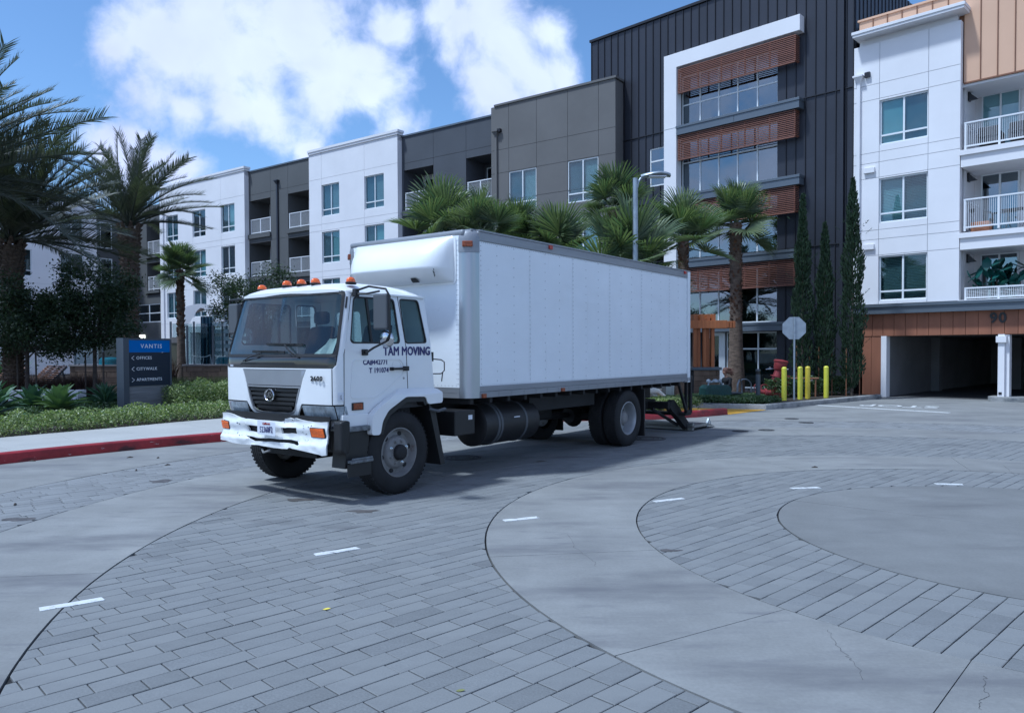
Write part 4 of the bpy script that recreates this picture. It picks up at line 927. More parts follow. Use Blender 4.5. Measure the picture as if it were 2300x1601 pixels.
plate('a_pillar_vent',m_blk,[(.10,2.20),(.118,2.20),(.118,2.33),(.10,2.33)],[],FM,0,.01,cab,(),())
# fender, inner arch, steps
fen=rnd_poly([(-.505,.752),(-.485,.98),(-.385,1.06),(-.04,1.238),(.02,1.262),(.66,1.245),(.712,1.20),(.712,1.06),(.44,1.055),(.405,1.15),(.06,1.165),(-.235,1.02),(-.33,.90),(-.368,.744)],.04)
plate('front_fender',m_white,fen,[],lambda a,b,d:Vector((a,.02+max(0,(b-1.19))*1.2-d,b)),-.09,.0,cab,(),(1.2,1.23),bevel=.015)
plate('arch_liner',m_blk,[(-.37,.744),(-.33,.90),(-.235,1.02),(.06,1.165),(.405,1.15),(.44,1.055),(.40,1.04),(.37,1.09),(.07,1.10),(-.19,.96),(-.27,.86),(-.31,.744)],[],lambda a,b,d:Vector((a,.035-d,b)),-.55,.0,cab)
mb=MB(); mb.box(-.86,-.475,.10,.30,.865,1.0); mb.build('sill_panel',m_sil if 0 else m_white,cab,bevel=.005)
mb=MB(); mb.box(-.86,-.49,.05,.32,.81,.865); mb.build('upper_step',m_step,cab,bevel=.01)
mb=MB(); mb.prism([(-.84,.40),(-.50,.38),(-.47,.80),(-.80,.80)],-.32,-.10,Matrix(((1,0,0,0),(0,0,-1,0),(0,1,0,0),(0,0,0,1)))); mb.build('step_well',m_blk,cab)
mb=MB(); mb.box(-.80,-.47,.03,.30,.455,.49); mb.box(-.79,-.48,.03,.045,.49,.515); mb.build('lower_step',m_step,cab,bevel=.01)
mb=MB(); mb.box(-.82,-.47,.07,.085,.30,.45); mb.build('step_flap',m_blk,cab)
mb=MB(); mb.add([(.48,.05,1.06),(.62,.06,.95),(.78,.05,.28),(.70,.05,.27),(.48,.40,1.06),(.62,.40,.95),(.80,.40,.27),(.70,.40,.27)],[(0,1,2,3),(4,7,6,5),(0,4,5,1),(1,5,6,2),(2,6,7,3),(3,7,4,0)]); mb.build('front_mudflap',m_blk,cab)
MB().tube([(.50,.06,.99),(.60,.0,.96),(.72,-.01,.98),(.80,.1,.95)],.02,6).build('air_hose',m_mgrey,cab)
# rear wall and interior
def rw(a,b,d): return Vector((.66-(b-1.235)*.095+d,a,b))
plate('cab_rear_wall',m_white,[(.135,1.1),(2.215,1.1),(2.145,2.40),(.205,2.40)],[rrect(.55,1.05,1.80,2.25,.05)[::-1],rrect(1.35,1.85,1.80,2.25,.05)[::-1]],rw,-.03,.0,cab)
plate('rear_window_pane',m_cabgl,rrect(.55,1.05,1.80,2.25,.05),[],rw,-.02,-.02,cab); plate('rear_window_pane',m_cabgl,rrect(1.35,1.85,1.80,2.25,.05),[],rw,-.02,-.02,cab)
mb=MB(); mb.box(-.84,.62,.16,2.19,1.02,1.12); mb.box(-.92,-.80,.20,2.15,1.12,1.60); mb.box(-.88,.0,1.0,1.35,1.12,1.35); mb.build('cab_floor',m_inte,cab)
mb=MB(); mb.add([(-.93,.18,1.5),(-.93,2.17,1.5),(-.60,2.17,1.5),(-.60,.18,1.5),(-.90,.18,1.655),(-.90,2.17,1.655),(-.66,2.17,1.66),(-.66,.18,1.66),(-.60,2.17,1.60),(-.60,.18,1.60)],[(0,4,5,1),(4,7,6,5),(7,9,8,6),(9,3,2,8),(0,1,2,3)]); mb.build('dashboard',m_inte,cab)
for y in (.68,1.76):
    mb=MB(); mb.box(-.35,.12,y-.25,y+.25,1.35,1.5); mb.add([(.05,y-.25,1.5),(.05,y+.25,1.5),(.2,y+.22,2.05),(.2,y-.22,2.05),(.18,y-.25,1.5),(.18,y+.25,1.5),(.30,y+.22,2.05),(.30,y-.22,2.05)],[(0,1,2,3),(7,6,5,4),(0,3,7,4),(1,5,6,2),(3,2,6,7),(0,4,5,1)]); mb.box(.18,.28,y-.13,y+.13,2.08,2.25); mb.build('seat',m_seat,cab,bevel=.04)
Ms=Matrix.Translation((-.52,.70,1.74))@Matrix.Rotation(R(-42),4,'Y'); mb=MB(); P=[(.22*math.cos(2*PI*i/24),.22*math.sin(2*PI*i/24),0) for i in range(25)]; mb.tube(P,.014,6,Ms); mb.tube([(-.21,0,0),(0,0,-.04),(.21,0,0)],.012,5,Ms); mb.tube([(0,0,-.04),(0,0,-.3)],.03,6,Ms); mb.build('steering_wheel',m_blk,cab,60)
MB().grid(8,8,lambda u,v:Vector((-.86+.10*v+.03*math.sin(9*u),.28+.42*u*(1-.45*v)+.0,1.665+.22*v*(1-.25*u)-.04*u*u+.01*math.sin(15*u)))).build('cloth_on_dashboard',m_paper,cab,50)
MB().box(-.90,-.5,.1725,.1735,1.0,1.0+.1).build('kick_panel',m_inte,cab) if 0 else None
# wipers
def wiper(p0,p1,b0,b1,nm='wiper'):
    mb=MB(); P0,P1=FM(*p0,.01),FM(*p1,.035); mb.tube([P0,(P0+P1)/2+Vector((-.03,0,0)),P1],.009,5); o=mb.build(nm,m_blk,cab); mb=MB()
    A,B_=FM(*b0,.012),FM(*b1,.012); mb.beam(A,B_,.012,.03); mb.beam(A.lerp(B_,.2)+Vector((-.015,0,.01)),A.lerp(B_,.8)+Vector((-.015,0,.01)),.012,.014); mb.build('wiper_blade',m_blk,o)
wiper((1.76,1.60),(1.36,1.70),(1.58,1.715),(.95,1.705)); wiper((.70,1.64),(.95,1.79),(1.32,1.80),(.66,1.785))
# mirrors
mi=bpy.data.objects.new('side_mirror',None); C.objects.link(mi); mi.parent=cab
MB().box(-.60,-.53,-.33,-.11,1.95,2.35).build('mirror_housing',m_mgrey,mi,bevel=.02)
MB().box(-.529,-.527,-.32,-.12,1.965,2.335).build('mirror_glass',m_chr,mi)
MB().tube([(-.62,.14,2.40),(-.60,-.05,2.44),(-.58,-.30,2.40),(-.57,-.35,2.32),(-.57,-.35,1.9),(-.58,-.30,1.82),(-.60,-.12,1.75),(-.55,.04,1.70),(-.52,.12,1.70)],.013,7).build('mirror_arm',m_blk,mi,60)
MB().tube([(-.64,.14,2.36),(-.60,-.02,2.36),(-.58,-.2,2.38)],.012,6).build('mirror_arm',m_blk,mi)
mb=MB(); mb.box(-.56,-.48,.09,.13,1.665,1.735); mb.box(-.66,-.60,.1,.16,2.33,2.42); mb.build('mirror_bracket',m_blk,mi,bevel=.008)
Mr=Matrix.Translation((-.52,-.235,1.845))@Matrix.Rotation(R(-100),4,'Y'); 
MB().lathe([(.001,.035),(.05,.03),(.085,.015),(.1,0),(.1,-.02),(.08,-.05),(.04,-.07),(.001,-.075)],24,Mr).build('round_mirror',m_chr,mi,60)
for x0 in (0,):
    mf=bpy.data.objects.new('side_mirror',None); C.objects.link(mf); mf.parent=cab
    MB().box(-.60,-.53,2.46,2.66,1.95,2.35).build('mirror_housing',m_mgrey,mf,bevel=.02); MB().tube([(-.62,2.19,2.40),(-.58,2.63,2.40),(-.57,2.68,2.3),(-.57,2.68,1.9),(-.52,2.21,1.70)],.013,7).build('mirror_arm',m_blk,mf)
mb=MB(); mb.tube([(.68,.3,1.62),(.86,.18,1.6),(.90,.16,1.57),(.90,.16,1.46),(.86,.18,1.42),(.68,.3,1.42)],.008,5); mb.tube([(.88,.17,1.44),(.86,.17,1.32)],.008,5); mb.box(.66,.74,.2,.24,1.58,1.70); mb.build('air_line_bracket',m_blk,cab)
# bumper, dented
def BMf(a,b,d):
    cr=noise.noise(Vector((a*4.2,b*7,3.3))); c2=noise.noise(Vector((a*11,b*14,8.1)))
    amp=.006+.015*math.exp(-((a-.72)/.22)**2)+.025*math.exp(-((a-1.55)/.18)**2)
    lip=.03*max(0,min(1,(.70-b)/.03)); ridge=.014*math.cos((b-.84)*42) if b>.7 else 0
    push=-.035*math.exp(-((a-.78)/.12)**2-((b-.90)/.05)**2)
    s=a-CC
    v=FM(CC+max(-1.08,min(.99,s)),1.2,.07+lip+ridge*.5+cr*amp+c2*.008+push+d)
    if s<-1.08: v.x+=-s-1.08
    if s>.99: v.x+=s-.99
    v.z=b+cr*.010+c2*.004; return v
top=[(2.25,.945),(2.08,.958),(1.93,.945),(1.78,.918),(1.65,.90),(1.45,.902),(1.3,.908),(1.1,.905),(.97,.905),(.90,.915),(.88,.945),(.80,.955),(.73,.935),(.69,.952),(.62,.94),(.5,.928),(.4,.92),(.30,.92),(.205,.93)]
bot=[(.205,.57),(.24,.562),(.3,.575),(.5,.592),(.70,.61),(.76,.622),(.79,.60),(1.0,.605),(1.36,.61),(1.6,.60),(1.9,.60),(2.25,.625)]
op1=[(1.57,.832),(1.56,.765),(1.28,.745),(1.27,.835)]; op2=[(.94,.84),(.93,.772),(.67,.78),(.66,.845)]
tear=[(1.62,.708),(1.39,.692),(1.1,.70),(.76,.712),(.66,.70),(.60,.668),(.64,.645),(.70,.662),(.80,.672),(1.1,.668),(1.32,.655),(1.42,.652),(1.52,.672)]
bmp=plate('front_bumper',m_white,top+bot,[op1,op2,tear],BMf,-.025,0,TR,fr_(.05,2.4,90),fr_(.56,.96,14),smooth=40)
def dk(a,b,d): 
    v=FM(CC+max(-1.05,min(1.0,a-CC)),1.2,.03+d); v.z=b; return v
plate('bumper_void',m_chas,[(.2,.62),(2.15,.62),(2.15,.985),(.2,.985)],[],dk,-.02,0,TR,CA,())
plate('licence_plate',m_plate,rrect(.945,1.275,.745,.905,.012),[],lambda a,b,d:Vector((-1.135+d*-1-.02*(a-1.1),a,b+.03*(a-1.1))),0,.003,bmp)
Mp=Matrix.Translation((-1.142,1.11,.807))@Matrix.Rotation(R(-1.5),4,'X')@Matrix(((0,0,-1,0),(-1,0,0,0),(0,1,0,0),(0,0,0,1)))
text('plate_number','52360F2',.098,m_navy,bmp,Mp,.001,.001,sx=.68,space=1.05)
text('plate_state','California',.036,m_redl,bmp,Matrix.Translation((0,0,.071))@Mp,.001,.001,shear=.3)
for s0 in (.105,2.02):
    if s0<1: P=rnd_poly([(.23,.765),(.425,.76),(.43,.848),(.235,.858)],.012)
    else: P=rnd_poly([(2.0,.765),(2.16,.765),(2.16,.86),(2.0,.85)],.015)
    plate('signal_lens',m_amb,P,[],BMf,.002,.012,bmp,fr_(.1,2.4,40),(),bevel=.003); plate('signal_frame',m_blk,[(CC+(a-CC)*1.0+(.012 if a>sum(q[0] for q in P)/len(P) else -.012),b+(.008 if b>.81 else -.008)) for a,b in P],[],BMf,.0,.004,bmp,fr_(.1,2.4,40),())
# chips in the paint
rg=random.Random(5)
for i,(a,b,n) in enumerate([(1.78,.84,3),(1.80,.74,3),(1.76,.68,2),(.52,.86,3),(.44,.86,2),(.53,.79,3),(.45,.77,2),(.5,.70,3),(.74,.93,1),(.93,.92,1),(2.3,.65,2),(.12,.66,2),(.09,.6,1)]):
    for j in range(n):
        x=a+rg.uniform(-.03,.03);z=b+rg.uniform(-.02,.02); r_=rg.uniform(.004,.011)
        plate('paint_chip',m_blk,[(x-r_,z),(x-r_*.2,z-r_*.6),(x+r_*.9,z-r_*.2),(x+r_*.3,z+r_*.7)],[],BMf,.0,.0035,bmp,(),(),smooth=None)
mb=MB(); mb.add([(-.97,-.0,.62),(-.97,.02,.93),(-.90,-.01,.95),(-.84,.0,.94),(-.83,.02,.60),(-.90,.02,.56),(-.97,.14,.60),(-.97,.14,.93),(-.90,.14,.95),(-.84,.14,.94),(-.83,.14,.60),(-.90,.14,.56)],[(0,1,2,3,4,5),(11,10,9,8,7,6),(0,6,7,1),(1,7,8,2),(2,8,9,3),(3,9,10,4),(4,10,11,5),(5,11,6,0)])
mb.build('bumper_end_cap',m_blk,TR,bevel=.02)
MB().tube([(-1.06,1.30,.56),(-1.10,1.22,.53),(-1.06,1.14,.56)],.014,6).build('tow_hook',m_rim,TR)
# cargo body
bx=bpy.data.objects.new('cargo_body',None); C.objects.link(bx); bx.parent=TR
X0,X1,BW,ZB,ZT=1.24,8.28,2.44,1.08,3.33; RC=.19
MB().box(X0+RC,X1-.12,.012,BW-.012,ZB+.10,ZT-.02).build('box_core',m_box,bx) 
for yy,s in ((0,1),(BW,-1)):
    i=0; x=X0+RC+.005
    while x<X1-.15:
        xe=min(x+1.17,X1-.125)
        nx_=28; 
        def PF(u,v,x=x,xe=xe,yy=yy,s=s):
            px_,pz=x+(xe-x)*u,1.235+1.94*v
            dent=.010*noise.noise(Vector((px_*1.3,pz*2.1,yy)))+.004*noise.noise(Vector((px_*4,pz*6,1)))
            # long scuff above the middle
            if 3.5<px_<7.6: dent+=.010*math.exp(-((pz-2.62-.05*math.sin(px_*2.3))/.035)**2)*(.4+.6*abs(math.sin(px_*3.1)))
            return (px_,yy-s*(.002)+s*max(0,dent+.004)*.8,pz)
        MB().grid(24,30,PF).build('side_panel',m_box,bx,60); x=xe+.003
    rv=MB(); rx=X0+RC+.04; cols=[1.817+.3935*k for k in range(17)]
    def riv(x,z,r=.007,M_=rv,y=None):
        y=yy-s*.003 if y is None else y; M_.add([(x-r,y,z),(x,y,z-r),(x+r,y,z),(x,y,z+r),(x,y-s*.005,z)],[(0,1,4),(1,2,4),(2,3,4),(3,0,4)])
    for k,xc in enumerate(cols):
        dn=(k+1)%3==0; z=1.30
        while z<3.15: riv(xc,z,.0075); z+=.066 if dn else .132
    z=1.27
    while z<3.15: riv(X0+RC+.035,z); riv(X1-.15,z,.006); z+=.066
    x=X0+RC+.05
    while x<X1-.13: riv(x,1.252,.0055); riv(x,3.165,.005); x+=.045
    x=X0+RC+.1; k=0
    while x<X1-.1:
        for z in (1.10,1.135): riv(x,z,.009,rv,yy-s*.017)
        x+=.30
    o=rv.build('rivets',m_rivet,bx); o['kind']='stuff'
    mb=MB(); mb.box(X0+RC,X1,min(yy,yy-s*.012),max(yy,yy-s*.012)+.0,ZB,1.16); mb.box(X0+RC,X1-.12,min(yy,yy-s*.006),max(yy,yy-s*.006),1.163,1.238); mb.build('bottom_rail',m_rail_,bx,bevel=.002)
    mb=MB(); mb.box(X0+RC,X1-.0,min(yy,yy-s*.010),max(yy,yy-s*.010),3.185,3.30); mb.box(X0+RC,X1,min(yy-s*.014,yy+s*.06),max(yy-s*.014,yy+s*.06),3.305,3.33); mb.build('top_rail',m_rail_,bx,bevel=.003)
    for (x,z),mm in (((3.13,3.27),m_redl),((8.02,3.28),m_redl),((1.50,1.108),m_ambd),((3.46,1.108),m_ambd)):
        MB().box(x-.045,x+.045,yy-s*.032 if s>0 else yy,yy if s>0 else yy+.032,z-.028,z+.028).build('marker_light',mm,bx,bevel=.004)
    # rounded front corner post
    mb=MB(); n=12; vs=[]
    for (z,rr_) in ((ZB,0),(3.02,0)):
        for i in range(n+1):
            a=PI/2*i/n; vs.append((X0+RC-RC*math.cos(a)-.004*math.cos(a),(RC-RC*math.sin(a)-.004*math.sin(a)) if s>0 else BW-(RC-RC*math.sin(a)-.004*math.sin(a)),z))
    mb.add(vs,[(i,i+1,n+2+i,n+1+i) for i in range(n)]); mb.build('corner_post',m_post,bx,60)
    mb=MB(); vs=[]; lv=[(3.022,1.0),(3.20,1.0),(3.27,.93),(3.31,.8),(3.33,.55)]
    for z,k in lv:
        for i in range(n+1):
            a=PI/2*i/n; cx,cy=X0+RC,RC; rr_=(RC+.010)*k+ (0)
            x=cx-rr_*math.cos(a); y=cy-rr_*math.sin(a); vs.append((x,y if s>0 else BW-y,z))
    vs.append((X0+RC,RC if s>0 else BW-RC,3.334)); m_=len(vs)-1
    mb.add(vs,[(j*(n+1)+i,j*(n+1)+i+1,(j+1)*(n+1)+i+1,(j+1)*(n+1)+i) for j in range(len(lv)-1) for i in range(n)]+[((len(lv)-1)*(n+1)+i,(len(lv)-1)*(n+1)+i+1,m_) for i in range(n)])
    mb.build('corner_cap',m_rail_,bx,60)
    p=Vector((X0+RC,RC if s>0 else BW-RC,3.13)); d=Vector((-math.cos(R(38)),-math.sin(R(38))*s,0)); Mq=Matrix.Translation(p+d*(RC+.02))@Matrix(((d.y*-1,d.x*-1,0,0),(d.x,d.y*-1,0,0),(0,0,1,0),(0,0,0,1)))
    q=p+d*(RC+.012); t_=Vector((-d.y,d.x,0)); mb=MB(); mb.beam(q-t_*.07,q+t_*.07,.05,.075); mb.build('corner_marker_light',m_ambd,bx,bevel=.008)
# front wall with rails and nose cone
mb=MB(); mb.box(X0,X0+.05,RC,BW-RC,1.22,3.25); mb.build('front_wall',m_box,bx); mb=MB(); mb.box(X0-.008,X0+.05,RC,BW-RC,ZB,1.215); mb.box(X0-.01,X0-.004,RC,BW-RC,1.15,1.16); mb.build('front_bottom_rail',m_rail_,bx)
mb=MB(); mb.box(X0-.010,X0+RC,RC*.6,BW-RC*.6,3.245,3.325); mb.build('front_top_rail',m_rail_,bx,bevel=.03)
mb=MB(); mb.box(X0+RC*.5,X1,.05,BW-.05,3.315,3.335); mb.build('box_roof',m_rail_,bx)
rv=MB()
for y in (RC+.02,RC+.045,BW-RC-.02):
    z=1.27
    while z<2.6 or (z<3.2): rv.add([(X0-.001,y-.006,z),(X0-.001,y,z-.006),(X0-.001,y+.006,z),(X0-.001,y,z+.006),(X0-.006,y,z)],[(0,4,1),(1,4,2),(2,4,3),(3,4,0)]); z+=.066
y=.25
while y<2.2: rv.add([(X0-.001,y-.006,1.245),(X0-.001,y,1.239),(X0-.001,y+.006,1.245),(X0-.001,y,1.251),(X0-.006,y,1.245)],[(0,4,1),(1,4,2),(2,4,3),(3,4,0)]); y+=.066
o=rv.build('rivets',m_rivet,bx); o['kind']='stuff'
def NC(u,v):
    y=.27+1.90*u; z=2.63+.62*v; e=min(1,max(0,1-abs(2*u-1)**6)); g=(v/.30)**.55 if v<.30 else (math.cos((v-.30)/.70*PI/2))**.62
    g=max(0,g); return Vector((X0-.012-.36*(e**.75)*g,y,z))
MB().grid(48,36,NC).build('nose_cone',m_white,bx,70)
plate('nose_cone_flange',m_white,rrect(.235,2.205,2.605,3.255,.06),[rrect(.275,2.165,2.64,3.23,.05)[::-1]],lambda a,b,d:Vector((X0-d,a,b)),0,.012,bx,(),())
Mn=Matrix.Translation((X0-.245,.435,2.80))@Matrix.Rotation(R(-28),4,'Z')@Matrix.Rotation(R(52),4,'X')@Matrix(((0,0,-1,0),(-1,0,0,0),(0,1,0,0),(0,0,0,1)))
text('nose_cone_lettering','NoseCone',.058,m_blkg,bx,Mn,.003,.002)
mb=MB(); mb.add([(X0-.20,.74,2.665),(X0-.20,.87,2.665),(X0-.16,.88,2.645),(X0-.16,.75,2.645),(X0-.24,.76,2.70),(X0-.24,.85,2.70)],[(0,1,2,3),(4,5,1,0)]); mb.build('nose_vent',m_blk,bx)
# rear frame
for y in (0,BW-.1): MB().box(X1-.12,X1+.01,y-.012,y+.112,ZB-.02,ZT+.0).build('rear_post',m_box,bx,bevel=.004)
MB().box(X1-.02,X1,.1,BW-.1,1.1,3.3).build('roll_up_door',m_box,bx)
MB().box(X1-.12,X1+.01,.1,BW-.1,3.2,3.33).build('rear_header',m_box,bx)
mb=MB(); mb.box(X1-.30,X1-.26,-.02,.02,1.06,1.1) ; mb.build('rail_end_bolt',m_rivet,bx)
# chassis
mb=MB(); mb.box(-.7,8.1,.80,.90,.72,1.0); mb.box(-.7,8.1,1.54,1.64,.72,1.0)
for x in (-.6,1.2,2.6,4.0,5.2,6.4,7.6): mb.box(x,x+.1,.9,1.54,.74,.98)
x=1.3
while x<8.2: mb.box(x,x+.06,.05,2.39,1.0,1.08); x+=.41
mb.box(-.72,-.6,.3,2.1,.55,.9); mb.build('chassis_frame',m_chas,TR)
mb=MB(); mb.box(-.7,.9,.75,1.7,.45,1.1); mb.lathe([(.001,0),(.1,0),(.1,1.2),(.001,1.2)],12,Matrix(((0,0,1,-.3),(0,1,0,1.22),(-1,0,0,.55),(0,0,0,1)))); mb.build('engine',m_chas,TR)
mb=MB(); mb.tube([(0,.35,.5),(0,2.1,.5)],.07,10); mb.tube([(5.72,.3,.5),(5.72,2.14,.5)],.09,10); mb.lathe([(.001,-.2),(.14,-.17),(.22,0),(.14,.17),(.001,.2)],16,Matrix.Translation((5.72,1.22,.5))@Matrix.Rotation(R(90),4,'Y')); mb.tube([(1.0,1.22,.62),(5.5,1.22,.52)],.055,8); mb.build('axles',m_chas,TR)
for y in (.85,1.59):
    mb=MB(); 
    for x0,x1_ in ((-.65,.65),(5.1,6.5)):
        for k in range(4): mb.tube([(x0+.08*k,y,.78-.03*k),((x0+x1_)/2,y,.60-.02*k),(x1_-.08*k,y,.78-.03*k)],.02,4)
    mb.build('leaf_spring',m_chas,TR)
MB().lathe([(.001,0),(.25,0),(.30,.03),(.30,1.32),(.25,1.35),(.001,1.35)],28,Matrix(((0,0,1,1.76),(0,1,0,.46),(-1,0,0,.66),(0,0,0,1)))).build('fuel_tank',m_blk,TR,40)
mb=MB()
for x in (2.05,2.12,2.72): mb.lathe([(.301,0),(.309,.005),(.309,.045),(.301,.05)],28,Matrix(((0,0,1,x),(0,1,0,.46),(-1,0,0,.66),(0,0,0,1))))
mb.build('tank_strap',m_mgrey,TR,40); MB().box(2.42,2.56,.1545,.16,.742,.757).build('tank_label',m_plate,TR)
MB().box(.99,1.40,.06,.5,.60,.93).build('battery_box',m_blk,TR,bevel=.015); MB().box(1.26,1.34,.056,.0595,.80,.86).build('battery_label',m_plate,TR)
MB().box(1.45,1.75,1.7,2.3,.5,.95).build('air_tank',m_chas,TR); MB().box(3.3,4.6,.95,1.5,.55,.75).build('exhaust_box',m_chas,TR); MB().box(3.0,4.95,.30,.42,.78,1.0).build('side_rail_box',m_chas,TR)
# wheels
NEAR=Matrix(((1,0,0,0),(0,0,-1,0),(0,1,0,0),(0,0,0,1))); FAR=Matrix(((1,0,0,0),(0,0,1,0),(0,-1,0,0),(0,0,0,1)))
def tyre(parent,M_,wd=.27):
    h=wd/2; p=[(.288,-h+.03),(.31,-h+.01),(.38,-h-.008),(.45,-h+.004),(.487,-h+.02),(.498,-h+.045),(.5,0),(.498,h-.045),(.487,h-.02),(.45,h-.004),(.38,h+.008),(.31,h-.01),(.288,h-.03)]
    mb=MB(); mb.lathe(p,48,M_); 
    t=mb.build('tyre',m_tire,parent,50); g=MB()
    for z in (-.06,-.02,.02,.06): pass
    for i in range(56):
        a=2*PI*i/56; Mx=M_@Matrix.Rotation(a,4,'Z'); 
        for z0,z1 in ((-h+.02,-h+.07),(h-.07,h-.02)): g.box(.492,.5035,-.014,.014,z0,z1,Mx)
    for z in (-.045,0,.045): g.lathe([(.499,z-.014),(.5035,z-.012),(.5035,z+.012),(.499,z+.014)],48,M_)
    o=g.build('tread',m_tire,parent); o['kind']='stuff'
def front_wheel(x,y,F_,name='front_wheel'):
    w_=bpy.data.objects.new(name,None); C.objects.link(w_); w_.parent=TR; w_.location=(x,y,.5); tyre(w_,F_)
    rm=MB(); rm.lathe([(.29,.105),(.298,.118),(.285,.12),(.275,.10),(.262,.055),(.25,.04),(.205,.05),(.185,.085),(.165,.10),(.10,.102),(.095,.115)],40,F_); r_=rm.build('rim',m_rim,w_,40)
    hb=MB(); hb.lathe([(.098,.09),(.094,.15),(.085,.165),(.05,.175),(.001,.178)],24,F_); hb.build('hub',m_chas,w_,50)
    ho=MB()
    for i in range(8):
        a=R(45*i+20); c,s_=math.cos(a),math.sin(a)
    for i in range(6):
        a=R(60*i+12); c,s_=math.cos(a)*.228,math.sin(a)*.228; ho.lathe([(.001,.058),(.030,.056),(.033,.047)],14,F_@Matrix.Translation((c,s_,0))@Matrix.Rotation(a,4,'Z')@Matrix.Diagonal((.8,1,1,1)))
    ho.build('hand_holes',m_chas,w_)
    for i in range(8):
        a=R(45*i+22); c,s_=math.cos(a)*.137,math.sin(a)*.137; MB().lathe([(.021,.098),(.021,.108),(.014,.11),(.014,.125),(.001,.128)],10,F_@Matrix.Translation((c,s_,0))).build('wheel_nut',m_rim if i%3 else m_chr,w_,50)
def rear_wheel(x,y,F_,name='rear_wheel'):
    w_=bpy.data.objects.new(name,None); C.objects.link(w_); w_.parent=TR; w_.location=(x,y,.5); tyre(w_,F_)
    rm=MB(); rm.lathe([(.292,.105),(.300,.118),(.285,.122),(.272,.10),(.262,.06),(.255,-.02),(.245,-.06),(.15,-.075),(.12,-.07)],40,F_); r_=rm.build('rim',m_galv if 0 else m_rimw,w_,40)
    hb=MB(); hb.lathe([(.14,-.075),(.125,.0),(.10,.05),(.06,.06),(.001,.062)],20,F_); hb.build('hub',m_rim,w_,50)
    for i in range(8):
        a=R(45*i); c,s_=math.cos(a)*.19,math.sin(a)*.19; MB().lathe([(.018,-.075),(.018,-.04),(.001,-.035)],8,F_@Matrix.Translation((c,s_,0))).build('wheel_nut',m_rim,w_)
m_rimw=mat('pale_rim',(.34,.35,.36),.45,metal=.3,nz=(4,.8,1.1))
front_wheel(0,.205,NEAR); front_wheel(0,2.235,FAR)
rear_wheel(5.72,.165,NEAR); rear_wheel(5.72,.47,NEAR); rear_wheel(5.72,2.275,FAR); rear_wheel(5.72,1.97,FAR)
mb=MB(); mb.box(6.28,6.32,.02,.62,.13,1.0); mb.build('rear_mudflap',m_blk,TR); MB().box(6.28,6.32,1.82,2.42,.13,1.0).build('rear_mudflap',m_blk,TR)
# lift gate
lf=bpy.data.objects.new('lift_gate',None); C.objects.link(lf); lf.parent=TR
mb=MB(); mb.box(7.1,8.15,.7,.95,.50,.70); mb.box(7.1,8.15,1.5,1.75,.50,.70); mb.box(7.8,8.1,.25,2.2,.52,.66); mb.box(6.6,7.3,.5,1.9,.45,.62); mb.build('lift_subframe',m_chas,lf,bevel=.01)
for y in (.30,2.05):
    a=MB(); P=[(7.92,.66),(8.08,.70),(8.22,.60),(8.88,.12),(8.92,.02),(8.78,.0),(8.60,.10),(8.35,.26),(8.22,.34),(7.98,.46),(7.86,.56)]
    a.prism(P,-y-.06,-y+.06,Matrix(((1,0,0,0),(0,0,-1,0),(0,1,0,0),(0,0,0,1)))); a.build('lift_arm',m_chas,lf,bevel=.008)
    MB().tube([(8.0,y,.58),(8.0,y+.1,.58)],.07,12).build('pivot',m_chas,lf); MB().tube([(7.4,y+.12,.55),(8.55,y+.1,.14)],.035,8).build('hydraulic_ram',m_chas,lf)
mb=MB(); mb.box(8.72,9.55,.12,2.3,.06,.12); mb.box(8.72,8.80,.12,2.3,.02,.17); mb.build('lift_platform',m_steel,lf,bevel=.005)
mb=MB(); mb.add([(9.55,.12,.05),(9.95,.12,.012),(9.95,2.3,.012),(9.55,2.3,.05),(9.55,.12,.12),(9.55,2.3,.12)],[(0,1,2,3),(4,5,2,1),(0,4,1),(3,2,5)]); mb.build('platform_ramp',m_steel,lf)
mb=MB(); mb.beam((9.5,.14,.04),(9.62,.14,.20),.04,.05); mb.tube([(9.6,.2,.10),(9.85,.2,.13),(9.9,.2,.03)],.012,5); mb.build('platform_hinge',m_galv,lf)
for y in (.10,2.30):
    mb=MB(); mb.box(8.30,8.36,y-.03,y+.03,.42,1.08); mb.box(8.50,8.58,y-.03,y+.03,.42,1.16); mb.box(8.30,8.58,y-.03,y+.03,.40,.47); mb.box(8.30,8.60,y-.035,y+.035,1.09,1.19); mb.beam((7.95,y,1.06),(8.33,y,.46),.05,.055); mb.build('dock_bumper_frame',m_chas,lf,bevel=.004)
MB().box(8.3,8.6,.1,2.3,.36,.42).build('rear_step_bar',m_chas,lf)
# ================================================================== PLANTS
def curve_pts(p0,d0,ln,droop,n,side=0):
    "a stalk that leaves p0 along d0 and bends down"
    P=[Vector(p0)]; d=Vector(d0).normalized(); s=ln/n
    for i in range(n):
        d=(d+Vector((side/n,0,-droop/n))).normalized(); P.append(P[-1]+d*s)
    return P
